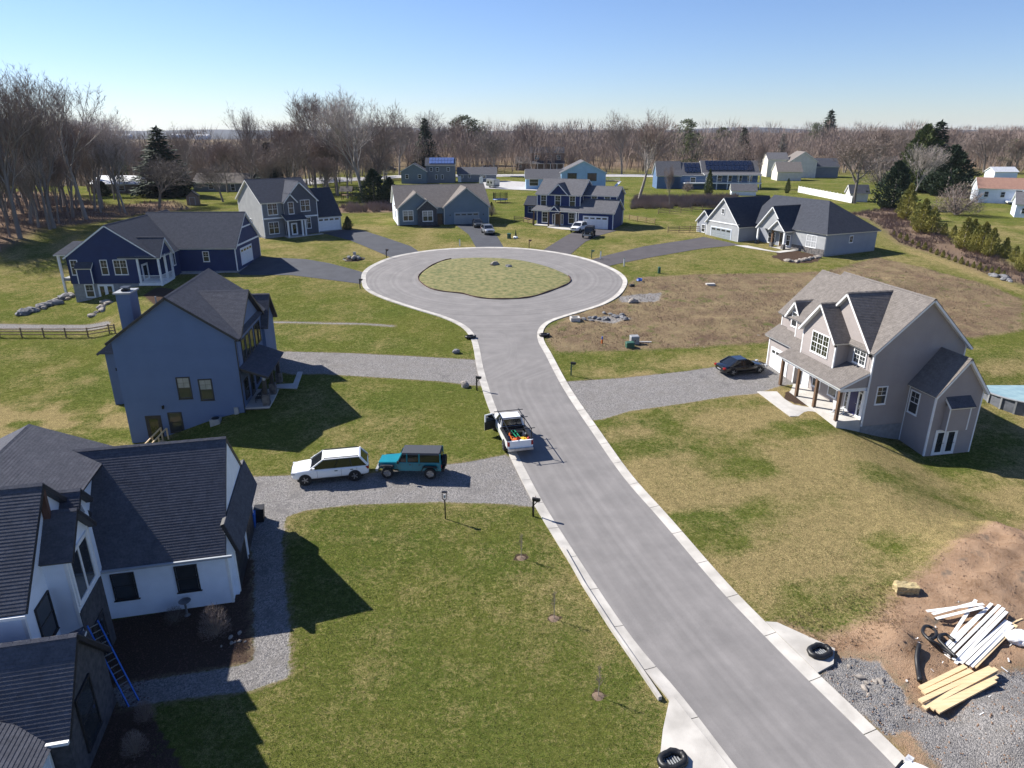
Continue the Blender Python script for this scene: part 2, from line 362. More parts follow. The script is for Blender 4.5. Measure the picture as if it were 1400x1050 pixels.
for p, r_ in (((712.4, 762), .38), ((757.3, 845), .36), ((817.9, 950.5), .36), ((484, 354.5), 1.6), ((548, 308), 1.3), ((590, 309), 2.0), ((478, 0), 0), ((1068, 352), 1.5)):
    if r_: g = G(*p); mul = np.maximum(mul, np.clip(.5 - (np.hypot(X - g.x, Y - g.y) - r_) / .3, 0, 1))
attr('mulch', mul)
# straw: dry lawn. broad patches plus the seeded slopes in view on the right
st = .02 + .62 * vnoise(X, Y, 6, 5) * vnoise(X, Y, 2.3, 6)
right = np.clip((X - 4) / 6, 0, 1) * np.clip((72 - Y) / 10, 0, 1)
st = np.maximum(st, right * np.clip(np.clip((vnoise(X * .55 + Y * .3, Y - X * .25, 2.6, 8) - .22) * 1.7, 0, 1) * .9 + vnoise(X, Y, .8, 9) * .35, 0, 1))
far = np.clip((Y - 82) / 20, 0, 1) * np.clip((150 - Y) / 10, 0, 1)
st = np.maximum(st, far * (.1 + .6 * vnoise(X, Y, 5, 11)))
isl = np.clip(1.2 - np.hypot(X + 2.3, Y - 98.5) / 11.5, 0, 1) * .9
st = np.maximum(st, isl); st = np.maximum(st, mm([(Z_STRAW, 1.5)]))
lw = np.clip((-26 - X) / 4, 0, 1) * np.clip((62 - Y) / 4, 0, 1) * np.clip((Y - 44) / 4, 0, 1)
st = np.maximum(st, lw * np.clip(vnoise(X, Y, 1.6, 12) * 1.5 - .3, 0, 1))
attr('straw', np.clip(st, 0, 1))
wood_far = np.clip((Y - 300) / 80, 0, 1)
attr('wild', np.maximum(wood_far * (.6 + .4 * vnoise(X, Y, 90, 14)), mm([(Z_WOODS, 2.5), (Z_EMB, 1.2), (Z_BACKL, 1.5)])))

m, N, L, P = node_mat('lawn and bare earth')
P.inputs['Roughness'].default_value = .95; P.inputs['Specular IOR Level'].default_value = 0
def nz(scale, detail=5, rough=.6, vec=None):
    n = N.new('ShaderNodeTexNoise'); n.inputs['Scale'].default_value = scale; n.inputs['Detail'].default_value = detail; n.inputs['Roughness'].default_value = rough
    L.new(vec or tc.outputs['Object'], n.inputs[0]); return n.outputs[0]
def rmp(src, a, b, lo=0, hi=1):
    n = N.new('ShaderNodeMapRange'); n.inputs[1].default_value = a; n.inputs[2].default_value = b; n.inputs[3].default_value = lo; n.inputs[4].default_value = hi
    L.new(src, n.inputs[0]); return n.outputs[0]
def mixc(f, a, b, mode='MIX'):
    n = N.new('ShaderNodeMix'); n.data_type = 'RGBA'; n.blend_type = mode
    if isinstance(f, float): n.inputs[0].default_value = f
    else: L.new(f, n.inputs[0])
    for s, v in ((6, a), (7, b)):
        if isinstance(v, tuple): n.inputs[s].default_value = hexc(v)
        else: L.new(v, n.inputs[s])
    return n.outputs[2]
def math_(op, a, b=0.):
    n = N.new('ShaderNodeMath'); n.operation = op
    for s, v in ((0, a), (1, b)):
        if isinstance(v, (int, float)): n.inputs[s].default_value = v
        else: L.new(v, n.inputs[s])
    return n.outputs[0]
def at(name):
    n = N.new('ShaderNodeAttribute'); n.attribute_name = name; return n.outputs['Fac']
tc = N.new('ShaderNodeTexCoord')
big = nz(.13, 4); mid = nz(.9, 5, .65); fine = nz(5.5, 6, .75); vf = nz(22, 3, .7)
grass = mixc(rmp(mid, .35, .68), (.040, .078, .012), (.074, .112, .018))
grass = mixc(rmp(big, .3, .7), grass, (.104, .118, .024))
grass = mixc(rmp(fine, .35, .72), grass, (.160, .160, .048))
# dry blades
sv = math_('ADD', math_('MULTIPLY', at('straw'), .95), math_('SUBTRACT', math_('MULTIPLY', math_('ADD', fine, nz(.55, 7, .75)), 1.5), 1.50))
straw = mixc(rmp(vf, .3, .7), (.20, .158, .068), (.38, .30, .145))
gv = N.new('ShaderNodeMix'); gv.data_type = 'RGBA'; gv.blend_type = 'MULTIPLY'; gv.inputs[0].default_value = 1
L.new(mixc(rmp(sv, .12, .78), grass, straw), gv.inputs[6]); L.new(rmp(math_('ADD', math_('MULTIPLY', vf, .45), math_('ADD', math_('MULTIPLY', nz(2.2, 6, .85), .3), math_('MULTIPLY', nz(8, 5, .85), .25))), .38, .62, .30, 1.65), gv.inputs[7]); c = gv.outputs[2]
wild = mixc(rmp(fine, .3, .7), (.13, .095, .070), (.24, .17, .125))
c = mixc(at('wild'), c, wild)
def edge(name, soft=.16, amp=.55):
    return rmp(math_('ADD', at(name), math_('MULTIPLY', math_('SUBTRACT', math_('ADD', fine, math_('MULTIPLY', mid, .5)), .75), amp)), .5 - soft, .5 + soft)
brown = mixc(rmp(fine, .36, .64), (.085, .058, .038), (.27, .20, .13))
brown = mixc(rmp(nz(.35, 6, .7), .42, .66), brown, (.25, .195, .115))
brown = mixc(rmp(nz(.6, 6, .7), .56, .66), brown, (.12, .125, .05)); brown = mixc(rmp(nz(.22, 7, .75), .56, .64), brown, (.14, .098, .07)); brown = mixc(rmp(nz(.9, 7, .8), .64, .70), brown, (.27, .26, .25))
c = mixc(edge('brown', .22, 1.5), c, brown)
dirt = mixc(rmp(mid, .3, .72), (.22, .135, .082), (.46, .31, .205))
dirt = mixc(rmp(fine, .42, .7), dirt, (.36, .25, .17)); dirt = mixc(rmp(nz(.7, 5), .6, .72), dirt, (.14, .12, .10))
c = mixc(edge('dirt', .22, .8), c, dirt)
mulch = mixc(rmp(vf, .3, .7), (.04, .028, .022), (.13, .09, .068))
mulch = mixc(rmp(nz(13, 4, .7), .62, .70), mulch, (.16, .12, .09))
c = mixc(edge('mulch', .1, .25), c, mulch)
vor = N.new('ShaderNodeTexVoronoi'); vor.inputs['Scale'].default_value = 17; L.new(tc.outputs['Object'], vor.inputs[0])
bw = N.new('ShaderNodeRGBToBW'); L.new(vor.outputs['Color'], bw.inputs[0])
grav = mixc(rmp(bw.outputs[0], .15, .85), (.155, .150, .15), (.38, .36, .345))
grav = mixc(rmp(mid, .45, .75), grav, (.24, .225, .21)); grav = mixc(rmp(nz(.45, 6, .7), .58, .74), grav, (.15, .145, .15))
fr_ = at('gravel'); ring = math_('MULTIPLY', rmp(fr_, .02, .3), rmp(fr_, .9, .5)); c = mixc(math_('MULTIPLY', ring, rmp(fine, .38, .62)), c, (.24, .19, .12))
c = mixc(edge('gravel', .12, .7), c, grav)
brn2 = None
L.new(c, P.inputs['Base Color'])
gm = edge('gravel', .08, .22)
hb = math_('ADD', math_('MULTIPLY', fine, .7), math_('MULTIPLY', vf, .5))
hb = math_('ADD', hb, math_('MULTIPLY', math_('MULTIPLY', vor.outputs['Distance'], gm), -.5))
b1 = N.new('ShaderNodeBump'); b1.inputs['Strength'].default_value = .9; b1.inputs['Distance'].default_value = .14; L.new(hb, b1.inputs['Height'])
L.new(b1.outputs[0], P.inputs['Normal'])
M['ground'] = m; me.materials.append(m)
tag(link('ground', me), 'rolling lawns and bare earth around the cul-de-sac', kind='structure')

# ------------------------------------------------------------------ draped sheets
def clip(poly, a, b, c):      # keep a*x+b*y<=c
    out = []; n = len(poly)
    for i in range(n):
        p = poly[i]; q = poly[(i + 1) % n]; dp = a * p[0] + b * p[1] - c; dq = a * q[0] + b * q[1] - c
        if dp <= 0: out.append(p)
        if dp * dq < 0: t = dp / (dp - dq); out.append((p[0] + t * (q[0] - p[0]), p[1] + t * (q[1] - p[1])))
    return out
def drape(name, poly, mt, off=.02, step=1., skirt=.0, label=None, kind='structure'):
    x0, y0, x1, y1 = bbox(poly); mb = MB()
    y = y0
    while y < y1:
        row = clip(clip(poly, 0, -1, -y), 0, 1, y + step)
        if len(row) > 2:
            rx0, _, rx1, _ = bbox(row); x = x0 + math.floor((rx0 - x0) / step) * step
            while x < rx1:
                c_ = clip(clip(row, -1, 0, -x), 1, 0, x + step)
                if len(c_) > 2: mb.poly([(p[0], p[1], T(*p) + off) for p in c_])
                x += step
        y += step
    me_ = mb.mesh(name, mt, True); b = bmesh.new(); b.from_mesh(me_); bmesh.ops.remove_doubles(b, verts=b.verts, dist=.001)
    bmesh.ops.recalc_face_normals(b, faces=b.faces)
    if sum(f.normal.z * f.calc_area() for f in b.faces) < 0: bmesh.ops.reverse_faces(b, faces=b.faces)
    for f in b.faces:
        if f.normal.z < 0: f.normal_flip()
    b.to_mesh(me_); b.free()
    o = link(name, me_); tag(o, label, kind=kind); return o
def smooth(pts, n=4, closed=False):
    P_ = [Vector((p[0], p[1])) for p in pts]; out = []; k = len(P_)
    for i in range(k if closed else k - 1):
        g = lambda j: P_[j % k] if closed else P_[max(0, min(k - 1, j))]
        a, b, c_, d = g(i - 1), g(i), g(i + 1), g(i + 2)
        for t in range(n):
            t /= n
            out.append(tuple(.5 * ((2 * b) + (c_ - a) * t + (2 * a - 5 * b + 4 * c_ - d) * t * t + (3 * b - a - 3 * c_ + d) * t ** 3)))
    if not closed: out.append(tuple(P_[-1]))
    return out
def asphalt(name, c1, c2, streak=.5):
    m, N_, L_, P_ = node_mat(name); P_.inputs['Roughness'].default_value = .85; P_.inputs['Specular IOR Level'].default_value = .3
    tc_ = N_.new('ShaderNodeTexCoord'); n1 = N_.new('ShaderNodeTexNoise'); n1.inputs['Scale'].default_value = .5; n1.inputs['Detail'].default_value = 8; n1.inputs['Roughness'].default_value = .65; L_.new(tc_.outputs['Object'], n1.inputs[0])
    r1 = N_.new('ShaderNodeValToRGB'); r1.color_ramp.elements[0].position = .36; r1.color_ramp.elements[1].position = .66; r1.color_ramp.elements[0].color = hexc(c2); r1.color_ramp.elements[1].color = hexc(c1); L_.new(n1.outputs[0], r1.inputs[0])
    at_ = N_.new('ShaderNodeAttribute'); at_.attribute_name = 'track'
    mp = N_.new('ShaderNodeCombineXYZ'); L_.new(at_.outputs['Fac'], mp.inputs[0])
    n2 = N_.new('ShaderNodeTexNoise'); n2.inputs['Scale'].default_value = 1.6; n2.inputs['Detail'].default_value = 4; L_.new(mp.outputs[0], n2.inputs[0])
    mr = N_.new('ShaderNodeMapRange'); mr.inputs[1].default_value = .35; mr.inputs[2].default_value = .65; mr.inputs[3].default_value = 1 - streak * .28; mr.inputs[4].default_value = 1 + streak * .16; L_.new(n2.outputs[0], mr.inputs[0])
    n3 = N_.new('ShaderNodeTexNoise'); n3.inputs['Scale'].default_value = 40; n3.inputs['Detail'].default_value = 3; L_.new(tc_.outputs['Object'], n3.inputs[0])
    m3 = N_.new('ShaderNodeMapRange'); m3.inputs[3].default_value = .72; m3.inputs[4].default_value = 1.28; L_.new(n3.outputs[0], m3.inputs[0])
    mm_ = N_.new('ShaderNodeMath'); mm_.operation = 'MULTIPLY'; L_.new(mr.outputs[0], mm_.inputs[0]); L_.new(m3.outputs[0], mm_.inputs[1])
    mx = N_.new('ShaderNodeMix'); mx.data_type = 'RGBA'; mx.blend_type = 'MULTIPLY'; mx.inputs[0].default_value = 1; L_.new(r1.outputs[0], mx.inputs[6]); L_.new(mm_.outputs[0], mx.inputs[7])
    L_.new(mx.outputs[2], P_.inputs['Base Color'])
    bp = N_.new('ShaderNodeBump'); bp.inputs['Strength'].default_value = .35; bp.inputs['Distance'].default_value = .01; L_.new(n3.outputs[0], bp.inputs['Height']); L_.new(bp.outputs[0], P_.inputs['Normal'])
    return m
M['road'] = asphalt('worn road asphalt', (.220, .208, .202), (.176, .167, .163), .5)
M['drive_black'] = asphalt('newer black asphalt', (.062, .066, .078), (.045, .048, .058), .3)
M['drive_brown'] = asphalt('driveway asphalt', (.088, .080, .084), (.066, .060, .064), .3)
outer_px = [(753.6, 483.8), (744, 467), (743, 452), (753.6, 441), (777, 432.5), (824, 417.8), (847.9, 403.6), (857.7, 387), (851.4, 375.7), (834.3, 365.7), (805.7, 355), (771.4, 347), (737, 342), (708.6, 339.4), (680, 338.4), (651.4, 338.6), (608.6, 340.6), (574.3, 344.3), (537, 351.4), (511.4, 361.4), (497, 371.4), (494, 382), (499, 396), (523, 408.6), (565.7, 422.9), (602.9, 434.3), (628.6, 446), (641, 458.6), (646.5, 472.9), (651.4, 501.4), (658.6, 530), (667, 555.7), (678, 583), (699, 628.6), (727.6, 685.7), (754.3, 731), (815, 828), (860, 893), (914.6, 958), (990, 1060), (1060, 1150)]
right_px = [(1390, 1200), (1248.6, 1050), (1179.5, 981.8), (1116.8, 922), (1045.9, 852), (992.5, 797), (917, 710.6), (863.7, 651), (819.7, 589.7), (778.8, 530), (753.6, 483.8)]
OUT = smooth([G(*p) for p in right_px[:-1]] + [G(*p) for p in outer_px], 4)
def offset(line, d):
    out = []
    for i, p in enumerate(line):
        a = Vector(line[max(0, i - 1)]); b = Vector(line[min(len(line) - 1, i + 1)]); t = (b - a).normalized()
        out.append((p[0] - t.y * d, p[1] + t.x * d))
    return out
INN = offset(OUT, .64)
road = drape('road', INN, M['road'], .03, 1.0, label='worn grey asphalt road running into the cul-de-sac')
# distance across the road, for the wheel-track streaks
cen = [((a[0] + b[0]) / 2, (a[1] + b[1]) / 2) for a, b in zip([tuple(G(*p)[:2]) for p in [(1000, 1050), (924, 950), (872, 884), (830, 819), (769, 727), (716, 632), (690, 594), (668, 540), (660, 500)]], [tuple(G(*p)[:2]) for p in [(1226, 1047), (1102, 927), (1058, 880), (998, 819), (918, 727), (836, 632), (810, 594), (770, 540), (751, 500)]])]
def trk(x, y):
    dc = math.hypot(x + 2.5, y - 98.2)
    if y > 74: return dc
    best = 1e9; sgn = 0
    for i in range(len(cen) - 1):
        ax, ay = cen[i]; bx, by = cen[i + 1]; ex, ey = bx - ax, by - ay; t = ((x - ax) * ex + (y - ay) * ey) / (ex * ex + ey * ey); t = max(-1 if i == 0 else 0, min(1, t))
        qx, qy = ax + t * ex, ay + t * ey; d_ = math.hypot(x - qx, y - qy)
        if d_ < best: best = d_; sgn = 1 if (ex * (y - qy) - ey * (x - qx)) > 0 else -1
    a = 22 + best * sgn
    f = max(0, min(1, (y - 60) / 14)); return a * (1 - f) + dc * f
a_ = road.data.attributes.new('track', 'FLOAT', 'POINT'); a_.data.foreach_set('value', [trk(v.co.x, v.co.y) for v in road.data.vertices])
# kerb: one slab per joint
kroot = empty('kerb', (0, 0, 0)); tag(kroot, 'pale concrete gutter kerb edging the road', kind='structure')
def along(line):
    s = [0]
    for i in range(1, len(line)): s.append(s[-1] + math.dist(line[i], line[i - 1]))
    return s
sl_ = along(OUT)
def at_s(line, sarr, s):
    i = max(1, min(len(line) - 1, int(np.searchsorted(sarr, s)))); t = (s - sarr[i - 1]) / max(1e-6, sarr[i] - sarr[i - 1]); t = max(0, min(1, t))
    return (line[i - 1][0] * (1 - t) + line[i][0] * t, line[i - 1][1] * (1 - t) + line[i][1] * t)
si = sl_
def kerb_run(s0, s1, wout=0.0):
    s = s0
    while s < s1:
        e = min(s + 3.05, s1); k = 4; mb = MB(); a = s + .02; b = e - .02
        rows = []
        for j in range(k):
            q = a + (b - a) * j / (k - 1); o_ = at_s(OUT, sl_, q); i_ = at_s(INN, sl_, q)
            zo = T(*o_) + .10 + wout; zi = T(*i_) + .045
            mid_ = (o_[0] * .3 + i_[0] * .7, o_[1] * .3 + i_[1] * .7)
            rows.append([(o_[0], o_[1], zo - .14), (o_[0], o_[1], zo), (mid_[0], mid_[1], T(*mid_) + .055), (i_[0], i_[1], zi), (i_[0], i_[1], zi - .1)])
        for r_ in rows: mb.v += r_
        for j in range(k - 1):
            for q in range(4): mb.f.append((j * 5 + q, j * 5 + q + 1, j * 5 + 5 + q + 1, j * 5 + 5 + q))
        mb.f.append((0, 1, 2, 3, 4)); n_ = (k - 1) * 5; mb.f.append((n_ + 4, n_ + 3, n_ + 2, n_ + 1, n_))
        mb.build('kerb_slab', M['kerb'], kroot, fix=True)
        s = e
kerb_run(0, sl_[-1])
# concrete aprons at the low inlets
def flat_piece(name, px, mt, off, parent=None, label=None, kind='structure', thick=.1):
    P_ = [G(*p) for p in px]; q = [Vector((p.x, p.y, T(p.x, p.y) + off)) for p in P_]; mb = MB()
    if nrm(q).z < 0: q.reverse()
    mb.slab(q, -thick, 0)
    o = mb.build(name, mt, parent, fix=True)
    if not parent: tag(o, label, kind=kind)
    return o
flat_piece('concrete_apron', [(1046.5, 852), (1062, 853), (1141, 889), (1139, 910), (1117.5, 922)], M['kerb'], .11, label='triangular concrete apron round the right storm inlet')
flat_piece('concrete_apron', [(915, 958.5), (921, 955), (1000, 1056), (1010, 1075), (898, 1075), (906, 1000)], M['kerb'], .11, label='long concrete apron at the lower left storm inlet')
# raised back strip along the lower left gutter
bl = [G(*p) for p in [(773, 752), (800, 800), (840, 862), (870, 905), (906, 958)]]
mb = MB()
for i in range(len(bl) - 1):
    a = bl[i]; b = bl[i + 1]; mb.bar((a.x - .12, a.y, T(a.x, a.y) + .12), (b.x - .12, b.y, T(b.x, b.y) + .12), .16, .2)
mb.build('kerb_back', M['kerb'], kroot)
isl_px = [(572.9, 377), (575.7, 387), (594.3, 397), (631.4, 402), (657, 408), (691.4, 409.5), (725.7, 406.6), (756, 397), (777, 388), (779.4, 381), (771.4, 374), (745.7, 364), (708.6, 355.7), (662.9, 352.5), (617, 354.5), (591.4, 362.9)]
ISL = smooth([G(*p) for p in isl_px], 4, True)
M['island'] = mat('dry island turf', (.22, .19, .08), (.09, .105, .03), .95, 1.6, 12, bump=1, bscale=12)
mb = MB(); n = len(ISL); cx = sum(p[0] for p in ISL) / n; cy = sum(p[1] for p in ISL) / n
rings = [(1.0, .02), (.99, .07), (.93, .10), (.7, .15), (.35, .19)]
for s, h in rings: mb.v += [(cx + (p[0] - cx) * s, cy + (p[1] - cy) * s, T(cx + (p[0] - cx) * s, cy + (p[1] - cy) * s) + h) for p in ISL]
mb.v.append((cx, cy, T(cx, cy) + .2))
for r_ in range(4):
    for i in range(n): j = (i + 1) % n; mb.f.append((r_ * n + i, r_ * n + j, r_ * n + n + j, r_ * n + n + i))
for i in range(n): mb.f.append((4 * n + i, 4 * n + (i + 1) % n, 5 * n))
tag(mb.build('traffic_island', M['island'], smooth=True), 'oval grass island in the middle of the cul-de-sac', kind='structure')
mb = MB(); eg = [p for p in ISL]
for i in range(n):
    a = eg[i]; b = eg[(i + 1) % n]
    if a[1] < cy + 1 or a[0] < cx - 7: mb.bar((a[0], a[1], T(*a) + .10 + .03 * math.sin(i * 1.7)), (b[0], b[1], T(*b) + .10 + .03 * math.sin((i + 1) * 1.7)), .06, .16)
tag(mb.build('landscape_edging', M['soffit_brown']), 'wavy dark edging strip round the near side of the grass island', 'edging')
# driveways
drape('driveway', smooth(PG([(498, 373), (493, 388.4), (434.3, 380.8), (398, 376.4), (330, 376), (321, 371.6), (346, 351.8), (376, 352.3), (418.6, 354.6), (450, 360), (476.7, 367)]), 1), M['drive_black'], .035, 1.5, label='black asphalt driveway of the navy ranch house')
drape('driveway', PG([(574, 345), (535, 352.5), (478.3, 328.7), (440, 318.6), (471, 314), (497, 315.4), (528.6, 325.6), (562, 337)]), M['drive_black'], .035, 1.5, label='black asphalt driveway of the two-storey grey house')
drape('driveway', PG([(651, 339), (641, 321), (622, 307), (658, 306), (680, 324), (689, 339)]), M['drive_black'], .035, 1.5, label='black asphalt driveway with two cars below the teal ranch garage')
drape('driveway', PG([(779, 349), (742, 342.5), (775, 322), (795, 312), (803, 309), (838, 313.5), (845, 315), (820, 322), (800, 331)]), M['drive_brown'], .035, 1.5, label='brownish asphalt driveway of the blue porch house')
drape('driveway', PG([(828, 365), (806, 356), (830, 349), (880, 337), (940, 328), (962, 324), (1012, 335), (960, 340), (890, 352), (845, 361)]), M['drive_brown'], .035, 1.5, label='curving asphalt driveway of the pearl grey ranch house')
M['pale_road'] = mat('pale road', (.42, .41, .40), (.34, .33, .325), .9, .8)
drape('back_road', PG([(395, 249), (480, 243.5), (560, 239), (640, 238.8), (700, 238.5), (760, 238.3), (860, 238.5), (1000, 240), (1000, 243.6), (860, 242), (700, 241.8), (640, 242.3), (560, 242.7), (480, 248), (395, 255)]), M['pale_road'], .12, 6, label='pale road crossing behind the far houses')
drape('side_driveway', PG([(660, 258), (655, 250), (690, 247.5), (735, 250), (735, 261)]), M['pale_road'], .12, 6, label='pale parking area beside the light blue house')
drape('walkway', PG([(327, 371.2), (290, 374.6), (240, 375.5), (237, 373.4), (290, 373)]), M['concrete'], .05, 2, label='white concrete walk along the navy ranch house')
flat_piece('walkway', [(376, 531), (406, 532), (414, 509), (407, 509), (401, 525), (379, 526)], M['concrete'], .07, label='L-shaped concrete walk by the blue grey house porch')
flat_piece('walkway', [(1035, 536), (1062, 536), (1072, 546), (1085, 554), (1108, 558), (1137, 570), (1080, 570)], M['concrete'], .07, label='curved concrete walk along the taupe house porch')
drape('walkway', PG([(1003, 335.5), (1022, 336), (1060, 344), (1085, 341), (1098, 342), (1066, 346), (1020, 339)]), M['concrete'], .05, 1.5, label='concrete walk to the pearl grey house entry')
flat_piece('walkway', [(751, 309.5), (785, 312.5), (798, 313), (796, 315.5), (770, 314), (748, 311)], M['concrete'], .07, label='short concrete walk before the blue house porch')
# ------------------------------------------------------------------ house kit
def S(y, x=0): return (x, y, 1, 0)      # wall facing the local -y side, u = x
def Wf(x): return (x, 0, 0, -1)         # wall facing -x, u = -y
def Ef(x): return (x, 0, 0, 1)          # wall facing +x, u = y
def Nf(y): return (0, y, -1, 0)
MC = {}
def cached(key, fn):
    if key not in MC: MC[key] = fn()
    return MC[key]
def fplace(face, u, z, off=0):
    ox, oy, dx, dy = face; return Vector((ox + dx * u + dy * off, oy + dy * u - dx * off, z)), math.atan2(dy, dx)
def win(h, face, u, z, w_, hh, trim='white', n=1, glass='glass', top=None, grid=(2, 2), tw=.09, single=False, name='window', sill=True, lowgrid=False):
    """double-hung window(s): casing, panes above and below the meeting rail, muntins"""
    loc, rz = fplace(face, u, z)
    def frame():
        mb = MB(); mb.box(-tw, 0, -.07, .0, -tw, hh + tw).box(w_, w_ + tw, -.07, .0, -tw, hh + tw).box(0, w_, -.07, 0, hh, hh + tw).box(0, w_, -.07, 0, -tw, 0)
        for i in range(1, n): x = w_ * i / n; mb.box(x - tw * .45, x + tw * .45, -.06, 0, 0, hh)
        if not single: mb.box(0, w_, -.05, 0, hh * .5 - .03, hh * .5 + .03)
        return mb.mesh('window', M[trim])
    o = link(name, cached(('w', w_, hh, trim, n, single, tw), frame), h, loc, (0, 0, rz))
    pw = w_ / n
    for i in range(n):
        for half in ((0,) if single else (0, 1)):
            z0 = 0 if (single or not half) else hh * .5; z1 = hh if single else z0 + hh * .5
            g = (top if (half and top) else glass)
            link('pane', cached(('p', pw, z1 - z0, g), lambda: MB().box(.02, pw - .02, -.036, -.026, .02, z1 - z0 - .02).mesh('pane', M[g])), o, (i * pw, 0, z0))
            if grid and (half or lowgrid or single):
                def gr():
                    mb = MB()
                    for k in range(1, grid[0]): x = pw * k / grid[0]; mb.box(x - .01, x + .01, -.044, -.034, .02, z1 - z0 - .02)
                    for k in range(1, grid[1]): q = (z1 - z0) * k / grid[1]; mb.box(.02, pw - .02, -.044, -.034, q - .01, q + .01)
                    return mb.mesh('muntin', M[trim])
                if grid[0] > 1 or grid[1] > 1: link('muntin', cached(('m', pw, z1 - z0, grid, trim), gr), o, (i * pw, 0, z0))['kind'] = 'stuff'
    if sill: link('sill', cached(('s', w_, trim), lambda: MB().box(-tw - .03, w_ + tw + .03, -.09, -.002, -tw - .04, -tw + .0).mesh('sill', M[trim])), o)
    return o
def door(h, face, u, z, w_, hh, m='door_blue', trim='white', lite=False):
    loc, rz = fplace(face, u, z)
    mb = MB().box(-.1, 0, -.05, 0, 0, hh + .1).box(w_, w_ + .1, -.05, 0, 0, hh + .1).box(0, w_, -.05, 0, hh, hh + .1)
    o = mb.build('door', M[trim], h, loc, (0, 0, rz))
    MB().box(0, w_, -.034, -.002, 0, hh).build('door_leaf', M[m], o)
    if lite: MB().box(w_ * .18, w_ * .82, -.042, -.034, hh * .12, hh * .92).build('pane', M['glass_olive' if lite == 2 else 'glass'], o)
    else:
        k = MB()
        for a in (.15, .57):
            for b in (.12, .5, .76): k.box(w_ * a, w_ * (a + .28), -.04, -.03, hh * b, hh * (b + (.32 if b < .5 else .2 if b < .7 else .16)))
        k.build('door_panel', M[m], o)
    MB().box(w_ * .86, w_ * .92, -.09, -.03, hh * .46, hh * .49).build('handle', M['rim'], o)
    return o
def garage_door(h, face, u, z, w_, hh, m='garage_white', trim='white', rows=4, cols=4, lite=True):
    loc, rz = fplace(face, u, z)
    mb = MB().box(-.12, 0, -.05, 0, 0, hh + .14).box(w_, w_ + .12, -.05, 0, 0, hh + .14).box(0, w_, -.05, 0, hh, hh + .14).box(0, w_, -.012, 0, 0, hh)
    o = mb.build('garage_door', M[trim], h, loc, (0, 0, rz))
    ph = hh / rows
    for r_ in range(rows):
        q = link('panel', cached(('gp', w_, ph, m, cols), lambda: _gp(w_, ph, m, cols)), o, (0, 0, r_ * ph))
        if lite and r_ == rows - 1:
            pw = w_ / cols
            for c_ in range(cols):
                link('pane', cached(('gpp', pw, ph), lambda: MB().box(pw * .14, pw * .86, -.05, -.035, ph * .25, ph * .75).mesh('pane', M['glass'])), q, (c_ * pw, 0, 0))
    return o
def _gp(w_, ph, m, cols):
    mb = MB().box(.01, w_ - .01, -.03, -.012, .012, ph - .012); pw = w_ / cols
    for c_ in range(cols): mb.box((c_ + .1) * pw, (c_ + .9) * pw, -.038, -.03, ph * .2, ph * .8)
    return mb.mesh('panel', M[m])
def tabs(h, P, mt, base, parent, seed=0, expo=.143, tabw=.33):
    """the shingle courses of one roof plane as real overlapping tabs"""
    r_ = random.Random(seed); n = nrm(P)
    e1 = Vector((0, 0, 1)).cross(n).normalized(); e2 = n.cross(e1)
    o = P[0]; q = [((p - o).dot(e1), (p - o).dot(e2)) for p in P]
    x0, y0, x1, y1 = bbox(q); mb = MB(); cols_ = []
    y = y0; k = 0
    while y < y1 - .02:
        row = clip(clip(q, 0, -1, -y), 0, 1, y + expo)
        if len(row) > 2:
            rx0, _, rx1, _ = bbox(row); x = rx0 - r_.random() * tabw
            while x < rx1:
                w_ = tabw * r_.uniform(.55, 1.3)
                c_ = clip(clip(row, -1, 0, -x), 1, 0, x + w_)
                if len(c_) > 2:
                    th = .014; t_ = r_.uniform(.93, 1.07)
                    top = []
                    for p in c_:
                        lift = base + .003 + th * (1 - (p[1] - y) / expo)
                        top.append(o + e1 * p[0] + e2 * p[1] + n * lift)
                    mb.poly(top); cols_.append((t_, len(top)))
                    low = [p for p in c_ if p[1] < y + 1e-4]
                    if len(low) == 2:
                        a, b = sorted(low); A = o + e1 * a[0] + e2 * a[1]; B = o + e1 * b[0] + e2 * b[1]
                        mb.poly([A + n * base, B + n * base, B + n * (base + .003 + th), A + n * (base + .003 + th)]); cols_.append((t_ * .8, 4))
                x += w_
        y += expo; k += 1
    me_ = mb.mesh('shingles', mt); ca = me_.color_attributes.new('tint', 'FLOAT_COLOR', 'CORNER')
    arr = np.concatenate([np.tile([t_, t_, t_, 1.], l) for t_, l in cols_]); ca.data.foreach_set('color', arr.astype(np.float32))
    s = link('shingles', me_, parent); s['kind'] = 'stuff'; return s
def white_tint(o):
    ca = o.data.color_attributes.new('tint', 'FLOAT_COLOR', 'CORNER'); ca.data.foreach_set('color', np.ones(len(ca.data) * 4, np.float32))
RS = [0]
def plane(h, pts, rm='roof_black', tm='white', near=False, thick=.17, name='roof'):
    P = [Vector(p) for p in pts]
    if nrm(P).z < 0: P.reverse()
    # fascia and deck
    MB().slab(P, -thick, -.004).build('fascia', M[tm], h)
    c = sum(P, Vector()) / len(P)
    o = MB().slab(P, 0, .03).build(name, M[rm], h); white_tint(o)
    RS[0] += 1
    if near: tabs(h, P, M[rm], .03, o, RS[0])
    return o
